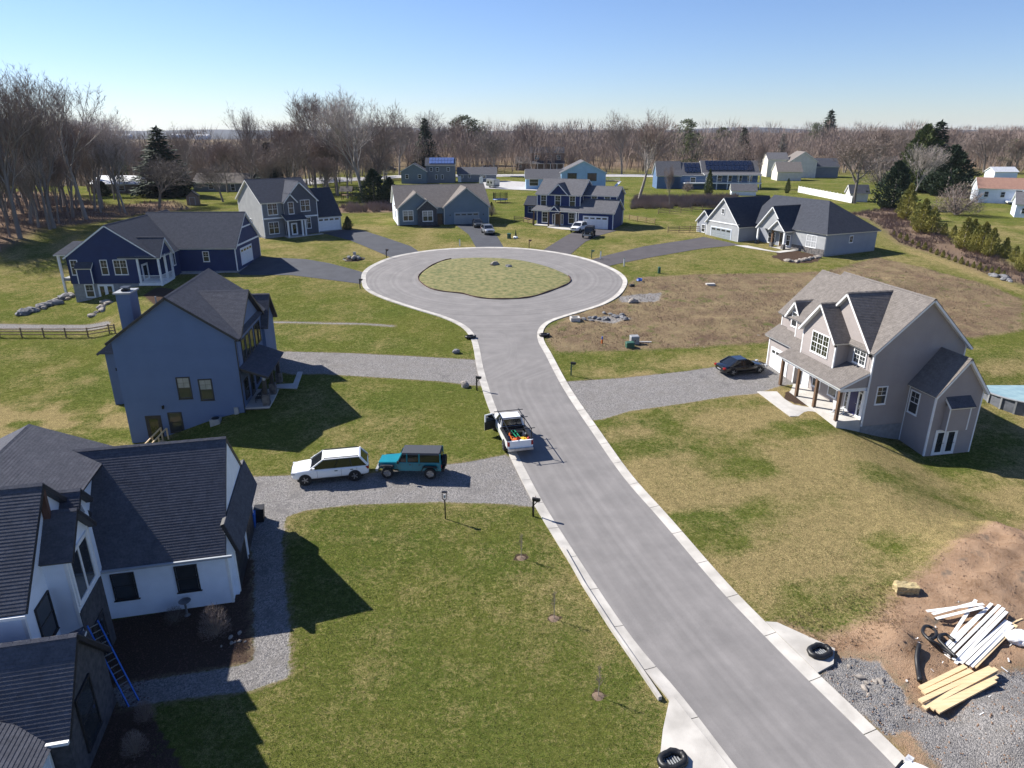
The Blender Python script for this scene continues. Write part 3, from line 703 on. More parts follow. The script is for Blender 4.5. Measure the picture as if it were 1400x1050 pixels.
def capline(h, a, b, rm, w_=.26):
    """ridge cap: short folded pieces along a ridge"""
    a = Vector(a); b = Vector(b); L_ = (b - a).length; k = max(2, int(L_ / .3)); d = (b - a) / k; s = Vector((-d.y, d.x, 0)).normalized()
    mb = MB()
    for i in range(k):
        p = a + d * i; q = p + d * 1.02; z0 = Vector((0, 0, .045)); z1 = Vector((0, 0, .06 + .01 * (i % 2))); dn = Vector((0, 0, -.07))
        mb.poly([p + z1, q + z1, q + s * w_ / 2 + z0 + dn, p + s * w_ / 2 + z0 + dn]); mb.poly([p + z1, p - s * w_ / 2 + z0 + dn, q - s * w_ / 2 + z0 + dn, q + z1])
        mb.poly([p + z1, p + s * w_ / 2 + z0 + dn, p + s * w_ / 2 + dn - z0, p - s * w_ / 2 + dn - z0, p - s * w_ / 2 + z0 + dn])
    o = mb.build('ridge_cap', M[rm], h); white_tint(o); return o
def prism(h, poly, z0, z1, m, name='wall'):
    return MB().slab([(p[0], p[1], z0) for p in poly], 0, z1 - z0).build(name, M[m], h, fix=True)
def gable(h, x0, x1, y0, y1, z0, ze, zr, ax, wm, rm, tm='white', oh=.35, re=.3, near=False, r0=None, r1=None, walls=True, gm=None, eh=None, cap=True, thick=.17, corners=True):
    """a gabled block: pentagonal walls, two roof planes with fascia, corner boards"""
    mid = (y0 + y1) / 2 if ax == 'x' else (x0 + x1) / 2
    half = (y1 - y0) / 2 if ax == 'x' else (x1 - x0) / 2
    sl = (zr - ze) / half; lo = re if r0 is None else r0; hi = re if r1 is None else r1
    if walls:
        prof = [(-half, z0), (half, z0), (half, ze - .02), (0, zr - .02), (-half, ze - .02)]
        mb = MB()
        if ax == 'x': a = [(x0, mid + p[0], p[1]) for p in prof]; b = [(x1, mid + p[0], p[1]) for p in prof]
        else: a = [(mid + p[0], y0, p[1]) for p in prof]; b = [(mid + p[0], y1, p[1]) for p in prof]
        mb.v = a + b; mb.f = [(0, 1, 2, 3, 4), (9, 8, 7, 6, 5)] + [(i, (i + 1) % 5, 5 + (i + 1) % 5, 5 + i) for i in range(5)]
        mb.build('wall', M[wm], h, fix=True)
        if corners:
            cm = tm if corners is True else corners
            for (x, y) in ((x0, y0), (x1, y0), (x1, y1), (x0, y1)):
                sx = -1 if x == x0 else 1; sy = -1 if y == y0 else 1
                MB().box(min(x, x + sx * .025) - (.1 if sx > 0 else 0), max(x, x + sx * .025) + (.1 if sx < 0 else 0), min(y, y + sy * .025) - (.1 if sy > 0 else 0), max(y, y + sy * .025) + (.1 if sy < 0 else 0), z0, ze - .1).build('corner_board', M[cm], h)
    for s in (-1, 1):
        e = mid + s * (half + oh); z = ze - oh * sl
        if ax == 'x': P = [(x0 - lo, e, z), (x1 + hi, e, z), (x1 + hi, mid, zr), (x0 - lo, mid, zr)]
        else: P = [(e, y0 - lo, z), (e, y1 + hi, z), (mid, y1 + hi, zr), (mid, y0 - lo, zr)]
        plane(h, P, rm, tm, near, thick)
    if cap: capline(h, (x0 - lo, mid, zr), (x1 + hi, mid, zr), rm) if ax == 'x' else capline(h, (mid, y0 - lo, zr), (mid, y1 + hi, zr), rm)
def post(h, x, y, z0, z1, m='white', w_=.2, name='post'):
    return MB().box(x - w_ / 2, x + w_ / 2, y - w_ / 2, y + w_ / 2, z0, z1).build(name, M[m], h)
def slabbox(h, x0, x1, y0, y1, z0, z1, m, name): return MB().box(x0, x1, y0, y1, z0, z1).build(name, M[m], h)
def railing(h, a, b, z, m='white', hh=.95, sp=.14):
    a = Vector((a[0], a[1], z)); b = Vector((b[0], b[1], z)); o = MB().bar(a + Vector((0, 0, hh)), b + Vector((0, 0, hh)), .09, .06).bar(a + Vector((0, 0, .1)), b + Vector((0, 0, .1)), .05, .05).build('railing', M[m], h)
    k = max(1, int((b - a).length / sp)); mb = MB()
    for i in range(k + 1): p = a + (b - a) * i / k; mb.bar(p + Vector((0, 0, .1)), p + Vector((0, 0, hh)), .03)
    mb.build('baluster', M[m], o); o.children[-1]['kind'] = 'stuff'
    return o
def lap(h, pts, m, expo=.115, name='lap_siding'):
    """siding boards as overlapping wedges on a wall polygon (counter-clockwise seen from outside)"""
    P = [Vector(p) for p in pts]; n = nrm(P); e1 = Vector((0, 0, 1)).cross(n).normalized(); e2 = Vector((0, 0, 1)); o = P[0]
    q = [((p - o).dot(e1), (p - o).dot(e2)) for p in P]; x0, y0, x1, y1 = bbox(q); mb = MB(); y = y0
    while y < y1 - .01:
        row = clip(clip(q, 0, -1, -y), 0, 1, y + expo)
        if len(row) > 2:
            mb.poly([o + e1 * p[0] + e2 * p[1] + n * (.006 + .018 * (1 - (p[1] - y) / expo)) for p in row])
            low = sorted(p for p in row if p[1] < y + 1e-4)
            if len(low) >= 2:
                a, b = low[0], low[-1]; A = o + e1 * a[0] + e2 * a[1]; B = o + e1 * b[0] + e2 * b[1]; mb.poly([A, B, B + n * .024, A + n * .024])
        y += expo
    s = mb.build(name, M[m], h); s['kind'] = 'stuff'; return s
def house(name, x, y, rz, label, cat='house', group=None):
    return empty(name, (x, y, 0), R(rz), label, cat, group)
def light_(h, face, u, z):
    loc, rz = fplace(face, u, z); MB().box(-.07, .07, -.16, -.0, 0, .28).build('wall_lamp', M['blackmetal'], h, loc, (0, 0, rz))

# ---- H8: taupe two-storey house on the right
h = house('taupe_house', 28.5, 51.2, 11, 'taupe two-storey house with driftwood roofs, porch and blue front door, right of the street')
slabbox(h, 0, 8.3, 0, 13.7, -1.2, .98, 'block', 'foundation')
gable(h, 0, 8.3, 0, 10.6, .35, 6.95, 10.85, 'y', 'siding_taupe', 'roof_tan', near=True, oh=.35, re=.35, r1=.1)
# upper wing behind, garage wing
gable(h, .45, 8.0, 10.6, 13.7, 1.0, 6.75, 10.4, 'y', 'siding_taupe', 'roof_tan', near=True, r0=-.05, r1=.3)
prism(h, [(-.6, 9.0), (.5, 9.0), (.5, 13.7), (-.6, 13.7)], -.2, 4.45, 'siding_taupe')
plane(h, [(-1.0, 8.7, 4.28), (-1.0, 14.0, 4.28), (.5, 14.0, 5.25), (.5, 8.7, 5.25)], 'roof_tan', near=True)
garage_door(h, Wf(-.6), -13.0, .95, 2.75, 2.2, cols=4)
MB().box(-.63, -.6, 13.55, 13.7, .9, 4.2).build('corner_board', M['white'], h); MB().box(-.63, -.6, 9.0, 9.15, .9, 4.2).build('corner_board', M['white'], h)
# big front cross gable over the street side
gable(h, -.02, 4.1, .4, 7.4, 5, 6.95, 10.6, 'x', 'siding_taupe', 'roof_tan', near=True, oh=.3, re=.35, r1=.2, corners=False)
# projecting gable
gable(h, -1.25, 1.5, 3.0, 7.6, 4.3, 6.95, 9.45, 'x', 'siding_taupe', 'roof_tan', near=True, oh=.3, re=.4, r1=.3)
# dormer on the garage wing
gable(h, .3, 3.0, 10.2, 12.4, 5.0, 6.75, 8.2, 'x', 'siding_taupe', 'roof_tan', near=True, oh=.25, re=.35, r1=.3, corners=False)
win(h, Wf(.3), -11.75, 5.75, 1.0, 1.25)
win(h, Wf(-1.25), -6.15, 5.1, 2.2, 1.7, n=3, glass='glass_olive', lowgrid=True)
win(h, Wf(-.02), -2.2, 5.3, 1.35, 1.35, n=2, lowgrid=True)
# porch
slabbox(h, -2.25, 0, .05, 8.7, -.5, .95, 'concrete', 'porch_floor')
plane(h, [(-2.55, .0, 3.82), (-2.55, 9.0, 3.82), (0.02, 9.0, 5.0), (0.02, 0.0, 5.0)], 'roof_tan', near=True)
MB().box(-2.3, -2.1, .15, 8.7, 3.45, 3.75).box(-2.1, 0, .12, .3, 3.45, 3.75).build('beam', M['white'], h)
for y in (8.5, 5.9, 3.3): post(h, -2.2, y, .95, 3.5, 'postwood', .24)
post(h, -2.2, .3, .95, 3.5, 'postwood', .24)
post(h, -.12, .06, .95, 3.5, 'white', .2, 'trim_post')
MB().slab([(-2.3, .12, 3.75), (-.0, .12, 3.75), (-.0, .12, 4.85)], 0, .06).build('porch_gable', M['siding_taupe'], h)
door(h, Wf(0), -1.85, .97, .95, 2.15, 'door_blue')
win(h, Wf(0), -2.35, 1.1, .3, 1.9, single=True, grid=(1, 3)); win(h, Wf(0), -.72, 1.1, .3, 1.9, single=True, grid=(1, 3))
win(h, Wf(0), -4.6, 1.5, 1.0, 1.7); win(h, Wf(0), -6.9, 1.5, 1.0, 1.7); door(h, Wf(0), -8.6, .97, 1.0, 2.1, 'white')
win(h, S(0), .9, 2.3, .8, 1.4); light_(h, Wf(-1.25), -2.95, 6.3); light_(h, Wf(-.02), -.35, 6.2)
# walk-out wing
MB().box(3.85, 8.05, -2.8, .0, -1.9, -.2).build('foundation', M['block'], h)
gable(h, 3.85, 8.05, -2.8, .0, -1.7, 4.15, 6.75, 'y', 'siding_taupe', 'roof_tan', near=True, oh=.3, re=.3, r1=-.05)
prism(h, [(4.85, -3.3), (6.75, -3.3), (6.75, -2.8), (4.85, -2.8)], .95, 3.0, 'siding_taupe')
plane(h, [(4.7, -3.55, 2.95), (6.9, -3.55, 2.95), (6.9, -2.78, 3.65), (4.7, -2.78, 3.65)], 'roof_black', near=True)
MB().box(4.82, 4.92, -3.33, -3.3, .95, 2.9).build('corner_board', M['white'], h); MB().box(6.68, 6.78, -3.33, -3.3, .95, 2.9).build('corner_board', M['white'], h)
for i in range(2): door(h, S(-2.83), 4.55 + i * .98, -1.3, .86, 2.1, 'white', lite=True)
win(h, Wf(3.85), .35, 1.6, .85, 1.75, lowgrid=False)
lap(h, [(0, 0, .4), (8.3, 0, .4), (8.3, 0, 6.9), (4.15, 0, 10.75), (0, 0, 6.9)], 'siding_taupe', .17)
lap(h, [(3.85, -2.8, -1.7), (8.05, -2.8, -1.7), (8.05, -2.8, 4.1), (5.95, -2.8, 6.65), (3.85, -2.8, 4.1)], 'siding_taupe', .17)
lap(h, [(3.85, 0, -1.7), (3.85, -2.8, -1.7), (3.85, -2.8, 4.1), (3.85, 0, 4.1)], 'siding_taupe', .17)
lap(h, [(-1.25, 7.6, 4.6), (-1.25, 3.0, 4.6), (-1.25, 3.0, 6.9), (-1.25, 5.3, 9.35), (-1.25, 7.6, 6.9)], 'siding_taupe', .17)
MB().tube([(-.03, -.06, 6.6), (-.06, -.09, 3.0), (-.06, -.09, .6)], .045).build('downspout', M['white'], h)
h8 = h
# ---- H2: blue grey house, left of the street
h = house('slate_house', -31.9, 52.2, 7, 'blue grey two-storey house with black roof, chimney and stone-pier porch, left of the street')
slabbox(h, .02, 9.38, .02, 11.4, -2.6, .6, 'siding_slate', 'foundation')
gable(h, 0, 9.4, 0, 11.4, .4, 7.45, 10.8, 'y', 'siding_slate', 'roof_black', 'trim_dark', near=True, oh=.4, re=.3, corners=False)
gable(h, 4.7, 9.45, .5, 8.9, 4.5, 7.2, 10.15, 'x', 'siding_slate', 'roof_black', 'trim_dark', near=True, oh=.3, re=.4, r0=.3, corners=False)
gable(h, 6.0, 9.7, 9.0, 13.0, .2, 6.0, 8.4, 'x', 'siding_slate', 'roof_black', 'trim_dark', near=True, oh=.3, re=.4, corners=False)
for u, w_ in ((1.6, .9), (3.0, 1.0), (4.5, 1.0), (6.2, .9), (7.5, .7)): win(h, Ef(9.45), u, 4.75, w_, 1.75, 'trim_dark', glass='glass_olive', tw=.07)
win(h, S(0), 4.45, 2.25, .92, 1.75, 'trim_dark', top='glass_blind'); win(h, S(0), 6.15, 2.05, .92, 1.7, 'trim_dark', top='glass_blind')
win(h, S(0), 3.3, -.72, .95, 1.65, 'trim_dark', grid=(1, 1)); door(h, S(0), 1.5, -1.6, 1.05, 2.3, 'trim_dark', 'trim_dark', lite=2)
# porch
slabbox(h, 9.4, 11.3, .4, 6.7, -.4, .88, 'stone_wall', 'porch_base'); slabbox(h, 9.35, 11.4, .3, 6.8, .88, 1.0, 'concrete', 'porch_floor')
plane(h, [(11.65, .1, 3.72), (11.65, 7.0, 3.72), (9.42, 7.0, 4.6), (9.42, .1, 4.6)], 'roof_black', 'trim_dark', near=True)
MB().box(11.1, 11.3, .4, 6.7, 3.35, 3.62).build('beam', M['trim_grey'], h)
for y in (.8, 3.5, 6.3):
    post(h, 11.1, y, 1.0, 2.0, 'stone_wall', .55, 'stone_pier'); post(h, 11.1, y, 2.0, 3.4, 'trim_dark', .3)
door(h, Ef(9.4), 3.1, 1.0, 1.0, 2.1, 'trim_dark', 'trim_dark', lite=True); win(h, Ef(9.4), 1.0, 1.6, 1.1, 1.5, 'trim_dark', grid=None); win(h, Ef(9.4), 5.0, 1.6, 1.1, 1.5, 'trim_dark', grid=None)
lap(h, [(0, 0, -1.9), (9.4, 0, -1.9), (9.4, 0, 7.4), (4.7, 0, 10.65), (0, 0, 7.4)], 'siding_slate', .17)
light_(h, S(-.03), 3.0, 1.4)
# downspouts and a vent pipe
MB().tube([(9.46, -.03, 7.0), (9.46, -.06, 3.9), (9.46, -.06, .4)], .045).build('downspout', M['trim_dark'], h)
MB().tube([(3.1, 2.2, 9.4), (3.1, 2.2, 10.35)], .06).build('vent_pipe', M['greypaint'], h)
MB().box(8.6, 8.95, -.16, 0, .5, 1.25).build('meter_box', M['greypaint'], h)
# chimney and sunroom at the back left
ch = slabbox(h, -1.15, -.05, 5.0, 6.7, -2.4, 10.0, 'siding_slate', 'chimney'); MB().box(-1.3, .1, 4.85, 6.85, 10.0, 10.14).build('chimney_cap', M['greypaint'], ch); MB().box(-.85, -.35, 5.5, 6.2, 10.14, 10.3).box(-.95, -.25, 5.4, 6.3, 10.42, 10.47).build('flue', M['blackmetal'], ch)
prism(h, [(-4.5, 8.2), (0, 8.2), (0, 11.3), (-4.5, 11.3)], -2.6, 3.9, 'siding_slate')
plane(h, [(-5.0, 7.7, 3.95), (-5.0, 11.7, 3.95), (-1.9, 11.3, 6.3), (-1.9, 8.6, 6.3)], 'roof_black', 'trim_dark', near=True); plane(h, [(-5.0, 7.7, 3.95), (0.0, 7.7, 3.95), (0.0, 8.6, 6.3), (-1.9, 8.6, 6.3)], 'roof_black', 'trim_dark', near=True)
win(h, S(8.2), -1.4, .4, 1.0, 2.4, 'trim_dark', glass='glass_olive', grid=None); light_(h, S(8.2), -3.7, 2.2)
h2 = h

# ---- H3: navy ranch with walk-out, far left
g = G(103.6, 414); h = house('navy_ranch_house', g.x, g.y, 2, 'navy ranch house with white trim, screened corner porch and block walk-out basement, far left')
slabbox(h, .1, 11.9, .1, 20, -.8, 3.3, 'block', 'foundation'); slabbox(h, 9, 20.3, 7.1, 19.9, 1.5, 3.6, 'block', 'foundation')
mb = MB(); prof = [(0, 3.3), (9.1, 3.3), (9.1, 7.0), (11.9, 7.0), (5.9, 11.1), (0, 7.1)]
mb.slab([(p[0], 0, p[1]) for p in prof], -.2, 0).build('wall', M['siding_navy'], h, fix=True)
slabbox(h, 0, .2, 0, 13, 3.3, 7.1, 'siding_navy', 'wall'); slabbox(h, 9.1, 9.3, 0, 3.2, 3.3, 7.0, 'siding_navy', 'wall'); slabbox(h, 9.3, 12, 3.2, 7.2, 3.3, 7.0, 'siding_navy', 'wall')
gable(h, 0, 11.9, .2, 18.9, 6.9, 7.1, 11.2, 'y', 'siding_navy', 'roof_mid', walls=False, oh=.4, re=.35)
gable(h, 5.9, 20.2, 7.2, 18.4, 3.3, 7.2, 11.5, 'x', 'siding_navy', 'roof_mid', oh=.35, re=.3, r0=.2)
gable(h, 7.0, 12.3, .1, 4.2, 6.9, 7.1, 9.3, 'x', 'siding_navy', 'roof_mid', oh=.3, re=.35, r0=.1, corners=False)
# screened porch
slabbox(h, 9.1, 12.3, 0.0, 4.0, 3.0, 3.4, 'white', 'porch_floor')
for x, y in ((12.2, .1), (12.2, 2.1), (12.2, 4.0), (9.4, .1)): post(h, x, y, 2.4 if (x, y) == (12.2, .1) else 3.3, 7.0, 'white', .24)
MB().box(9.2, 12.3, 0, .18, 6.85, 7.05).box(12.1, 12.3, 0, 4.1, 6.85, 7.05).build('beam', M['white'], h)
railing(h, (9.4, .1), (12.2, .1), 3.4); railing(h, (12.2, .1), (12.2, 4.0), 3.4); door(h, Ef(9.3), 1.2, 3.4, 1.6, 2.2, 'white', lite=True)
win(h, S(0), .5, 4.6, .85, 1.9); win(h, S(0), 4.5, 4.6, .8, 1.9); win(h, S(0), 6.25, 4.6, 1.65, 1.9, n=2)
prism(h, [(1.35, -.55), (3.3, -.55), (3.3, 0), (1.35, 0)], 3.4, 5.5, 'siding_navy', 'chimney_box'); MB().box(1.3, 1.42, -.58, -.55, 3.4, 5.5).box(3.24, 3.36, -.58, -.55, 3.4, 5.5).box(1.3, 3.36, -.58, -.55, 5.42, 5.55).build('corner_board', M['white'], h)
plane(h, [(1.2, -.75, 5.5), (3.45, -.75, 5.5), (3.45, 0, 6.3), (1.2, 0, 6.3)], 'roof_mid', 'white'); win(h, S(0.1), 1.75, 1.5, 1.0, 1.6, tw=.14)
for i in range(2): door(h, S(.1), 3.5 + i * 1.05, 1.0, .9, 2.1, 'white', lite=2)
win(h, S(7.2), 15.5, 5.05, .75, 1.35); win(h, Ef(12.0), 5.0, 4.9, .6, 1.7, single=True)
garage_door(h, Ef(20.2), 9.3, 4.0, 5.0, 2.4); MB().box(20.2, 20.25, 7.2, 18.4, 7.0, 7.25).build('frieze', M['white'], h); MB().box(20.2, 20.25, 10.6, 15, 9.3, 9.5).build('frieze', M['white'], h)
# deck on the left
slabbox(h, -4.4, 0, 5.5, 9.8, 2.6, 3.0, 'block', 'deck_floor'); plane(h, [(-4.8, 5.1, 6.4), (0.2, 5.1, 6.4), (0.2, 8.2, 7.9), (-3.3, 8.2, 7.9)], 'roof_mid', 'white'); plane(h, [(-4.8, 5.1, 6.4), (-3.3, 8.2, 7.9), (-4.8, 11, 6.4)], 'roof_mid', 'white')
for x, y in ((-4.4, 5.6), (-.4, 5.6), (-4.4, 9.6)): post(h, x, y, .8 if x < -4 else 2.6, 6.3, 'white', .28)
slabbox(h, -3.7, -.6, 6.6, 8.6, 3.0, 3.9, 'trim_grey', 'hot_tub')
# ---- H4: grey two-storey with garage
g = G(362.9, 326.4); h = house('grey_porch_house', g.x, g.y, 40, 'grey two-storey house with paired front gables and attached two-car garage behind the navy ranch')
slabbox(h, -.02, 15, -.02, 11, 3.2, 4.9, 'block', 'foundation')
gable(h, 0, 10.3, 0, 12, 4.8, 11.0, 14.6, 'x', 'siding_grey', 'roof_mid', oh=.35, re=.35)
MB().box(-.03, 0, .1, 11.9, 4.8, 11.0).build('wall', M['siding_greylight'], h); MB().slab([(-.03, .1, 11.0), (-.03, 11.9, 11.0), (-.03, 6, 14.5)], 0, .03).build('wall', M['siding_greylight'], h, fix=True)  # sunward end wall: sunlight painted on as a sheet of paler siding
gable(h, 3.9, 10.4, -.45, 6, 4.8, 11.0, 14.3, 'y', 'board_dark', 'roof_mid', oh=.3, re=.35)
gable(h, 3.9, 6.3, -.75, 3, 4.8, 10.95, 12.3, 'y', 'board_dark', 'roof_mid', oh=.25, re=.3, corners=False)
gable(h, 10.4, 15.4, .3, 8.5, 4.8, 7.9, 12.6, 'x', 'siding_grey', 'roof_charcoal', oh=.35, re=.2, r0=0)
garage_door(h, S(.3), 10.7, 4.85, 4.4, 2.4)
win(h, S(0), 1.1, 8.7, 1.7, 1.9, n=2); win(h, S(0), .95, 5.3, 1.75, 2.0, n=2); win(h, S(-.75), 4.7, 8.7, .9, 2.0); win(h, S(-.45), 7.2, 9.0, 1.7, 1.9, n=2); win(h, S(-.45), 8.1, 5.8, .7, 1.9)
MB().box(-.1, 3.9, -.12, 0, 7.9, 8.15).build('belt_course', M['white'], h); MB().box(7.0, 10.4, -.6, -.46, 7.9, 8.15).build('belt_course', M['white'], h)
plane(h, [(3.3, -2.4, 7.7), (7.4, -2.4, 7.7), (7.4, -.4, 8.6), (3.3, -.4, 8.6)], 'roof_mid'); slabbox(h, 3.5, 7.2, -2.3, -.4, 4.2, 4.75, 'concrete', 'porch_floor')
for x in (3.7, 6.4, 7.0): post(h, x, -2.1, 4.7, 7.6, 'white', .25)
door(h, S(-.75), 4.9, 4.8, 1.0, 2.1, 'white', lite=2); slabbox(h, 7.2, 10.5, -2.2, -1.2, 4.35, 4.7, 'concrete', 'walkway_slab')
win(h, Wf(-.03), -6.5, 6.0, .9, 1.5)
# ---- H5: teal ranch
g = G(544.6, 308.7); h = house('teal_ranch_house', g.x, g.y, 14, 'teal grey single-storey ranch with brown shingles and double garage behind the circle')
slabbox(h, 0, 18.8, 0.02, 12, 4.0, 5.2, 'stone_dark', 'foundation')
gable(h, 0, 18.8, .0, 12.4, 5.0, 8.6, 12.4, 'x', 'siding_teal', 'roof_grey' if 0 else 'roof_tan', 'white', oh=.35, re=.4)
MB().box(-.03, 0, .1, 12.3, 4.5, 8.5).slab([(-.03, .1, 8.5), (-.03, 12.3, 8.5), (-.03, 6.2, 12.3)], 0, .03).build('wall', M['siding_white'], h, fix=True)
gable(h, .1, 7.6, -.5, 6, 5.0, 8.5, 11.4, 'y', 'siding_teal', 'roof_tan', 'cream', oh=.3, re=.35)
gable(h, 4.0, 7.8, -1.1, 3, 4.6, 8.4, 10.0, 'y', 'stone_dark', 'roof_tan', 'cream', oh=.25, re=.3, corners=False)
gable(h, 9.4, 18.8, -.6, 6.2, 4.6, 8.5, 12.2, 'y', 'siding_teal', 'roof_tan', 'cream', oh=.35, re=.35)
win(h, S(-.5), 1.1, 5.9, 1.9, 1.9, n=2, top='glass_blind', tw=.12); win(h, S(-1.1), 5.0, 5.8, 1.9, 1.9, n=2, top='glass_blind', tw=.12)
garage_door(h, S(-.6), 11.6, 4.75, 5.0, 2.35, 'garage_grey', 'trim_grey'); door(h, S(-.02), 8.1, 4.9, 1.0, 2.1, 'door_brown', 'trim_dark')
light_(h, S(-.6), 10.6, 6.6); light_(h, S(-.6), 17.6, 6.6); win(h, Wf(-.03), -5, 6, .9, 1.4)
# ---- H6: deep blue house with porch
g = G(734, 306.4); h = house('blue_porch_house', g.x, g.y, -22, 'deep blue two-storey house with full front porch at the top of the circle')
slabbox(h, 0, 15.8, .02, 9, 4.2, 5.1, 'block', 'foundation')
gable(h, 0, 9.2, 0, 10, 4.9, 11.1, 13.7, 'x', 'siding_navy2', 'roof_grey', oh=.35, re=.35)
gable(h, 2.6, 6.6, -.05, 4.5, 10.9, 11.1, 13.1, 'y', 'siding_navy2', 'roof_grey', oh=.25, re=.4, corners=False)
for u in (.85, 3.9, 7.0): win(h, S(0), u, 8.75, 1.1, 1.95, tw=.11)
plane(h, [(-.5, -2.2, 7.95), (9.4, -2.2, 7.95), (9.2, 0, 8.75), (0, 0, 8.75)], 'roof_grey'); gable(h, 3.4, 5.4, -2.0, 0, 7.6, 8.0, 9.0, 'y', 'siding_navy2', 'roof_grey', oh=.2, re=.2, corners=False)
slabbox(h, -.2, 9.2, -2.0, 0, 4.0, 4.95, 'concrete', 'porch_floor')
for x in (0, 3.2, 5.6, 9.0): post(h, x, -1.9, 4.9, 7.9, 'postwood' if x in (0,) else 'white' if x == 9 else 'postwood', .25)
win(h, S(0), 1.2, 5.4, 1.1, 2.0, tw=.11); win(h, S(0), 6.9, 5.4, 1.1, 2.0, tw=.11); door(h, S(0), 4.0, 4.95, 1.1, 2.2, 'door_brown'); win(h, S(0), 3.45, 5.1, .35, 1.9, single=True); win(h, S(0), 5.3, 5.1, .35, 1.9, single=True)
gable(h, 9.2, 16.2, 1.8, 8, 4.8, 11.0, 12.5, 'x', 'siding_navy2', 'roof_grey', oh=.3, re=.3, r0=0)
for u in (11.0, 13.7): win(h, S(1.8), u, 9.2, 1.1, 1.5, tw=.11)
gable(h, 9.4, 16.5, -1.8, 6.0, 4.6, 8.1, 10.4, 'x', 'siding_navy2', 'roof_grey', oh=.35, re=.35, r0=0)
garage_door(h, S(-1.8), 10.5, 4.75, 4.9, 2.35); post(h, 0, 0, 0, .1, 'white')
# ---- H7: pearl ranch
g = G(1126, 351.3); h = house('pearl_ranch_house', g.x, g.y, 24, 'pearl grey hipped ranch with dark roof and grey garage door, right of the circle')
slabbox(h, 0.02, 11.4, 0.02, 19, 2.6, 4.4, 'block', 'foundation')
prism(h, [(0, 0), (11.4, 0), (11.4, 17.5), (0, 17.5)], 4.2, 7.75, 'siding_pearl')
e = .4; zr = 12.0
plane(h, [(-e, -e, 7.5), (11.4 + e, -e, 7.5), (5.7, 5.6, zr)], 'roof_charcoal'); plane(h, [(-e, -e, 7.5), (5.7, 5.6, zr), (5.7, 18.2, zr), (-e, 18.2, 7.5)], 'roof_charcoal'); plane(h, [(11.4 + e, -e, 7.5), (11.4 + e, 18.2, 7.5), (5.7, 18.2, zr), (5.7, 5.6, zr)], 'roof_charcoal')
gable(h, -4.2, 5.8, 15.5, 24.3, 3.4, 7.3, 11.7, 'x', 'siding_pearl', 'roof_charcoal', oh=.35, re=.35)
gable(h, -3.6, 3, 23.5, 27.8, 3.0, 7.0, 9.0, 'x', 'siding_pearl', 'roof_charcoal', oh=.3, re=.3)
MB().box(-4.24, -4.2, 15.6, 24.2, 3.4, 7.2).build('wall', M['siding_greylight'], h, fix=True); garage_door(h, Wf(-4.24), -22.8, 3.9, 5.4, 2.35, 'garage_grey', 'siding_white')
MB().slab([(-4.24, 15.8, 7.5), (-4.24, 24.0, 7.5), (-4.24, 19.9, 11.4)], 0, .04).build('wall', M['siding_greylight'], h, fix=True)
MB().box(-4.32, -4.24, 15.5, 24.3, 7.2, 7.45).build('frieze', M['white'], h)
win(h, Wf(-4.24), -20.3, 8.9, .6, .8, single=True); win(h, Wf(-3.6), -26.3, 4.9, .9, 1.3)
gable(h, -1.6, 5, 7.2, 13.6, 7.1, 7.4, 11.0, 'x', 'siding_greylight', 'roof_charcoal', oh=.3, re=.4, corners=False)
gable(h, -2.0, 1, 6.9, 10.4, 7.1, 7.35, 9.0, 'x', 'siding_greylight', 'roof_charcoal', oh=.2, re=.3, corners=False)
for y, m_ in ((7.2, 'white'), (9.9, 'postwood'), (13.4, 'white')): post(h, -1.7, y, 4.2, 7.2, m_, .28); post(h, -1.7, y, 4.1, 5.0, 'stone_wall', .55, 'stone_pier')
slabbox(h, -2.0, 0, 7, 13.6, 3.4, 4.25, 'concrete', 'porch_floor'); door(h, Wf(0), -9.9, 4.3, 1.1, 2.2, 'door_brown', lite=True); win(h, Wf(0), -8.3, 4.6, .8, 1.7); win(h, Wf(0), -12.5, 4.6, 1.5, 1.7, n=2)
win(h, Wf(0), -3.9, 5.1, 2.0, 1.8, n=2, lowgrid=True, top='glass_blind'); win(h, S(0), 5.2, 5.9, .7, 1.0, single=True)
MB().box(-.06, 0, 0.1, 7.0, 3.6, 5.0).build('stone_skirt', M['stone_wall'], h)
MB().box(-.04, 0, .1, 7.0, 5.0, 7.5).build('wall', M['siding_greylight'], h)
# ---- H1: white farmhouse in the lower left corner
h = house('white_farmhouse', -14.46, 29.44, 13, 'white farmhouse with black shingle roofs and dark stone gable filling the lower left corner')
# wing A
gable(h, -9.0, 0, 0, 8.1, -.4, 3.35, 7.6, 'x', 'siding_white', 'roof_black', 'trim_dark', near=True, oh=.35, re=.04, r0=.1, corners='white')
lap(h, [(-6.3, 0, -.3), (0, 0, -.3), (0, 0, 3.2), (-6.3, 0, 3.2)], 'siding_white')
MB().box(-9, .35, -.47, -.36, 2.98, 3.1).build('gutter', M['trim_grey'], h)
for u in (-5.35, -2.45): win(h, S(-.02), u, 1.15, .95, 1.4, 'trim_dark', glass='glass', grid=None, tw=.06)
# garage front with lean-to roof on the street side
prism(h, [(0, .6), (.2, .6), (.2, 7.6), (0, 7.6)], -.4, 3.0, 'siding_white')
plane(h, [(.6, .3, 2.75), (.6, 7.7, 2.75), (0.05, 7.7, 4.5), (0.05, .3, 4.5)], 'roof_black', 'trim_dark', near=True)
MB().slab([(.5, .45, 2.75), (0, .45, 2.75), (0, .45, 4.4)], -.03, .03).build('end_wall', M['siding_white'], h, fix=True)
for u in (.9, 4.3): garage_door(h, Ef(.2), u, .05, 2.9, 2.4, 'trim_dark', 'white', cols=4)
light_(h, Ef(.2), 4.6, 2.0)
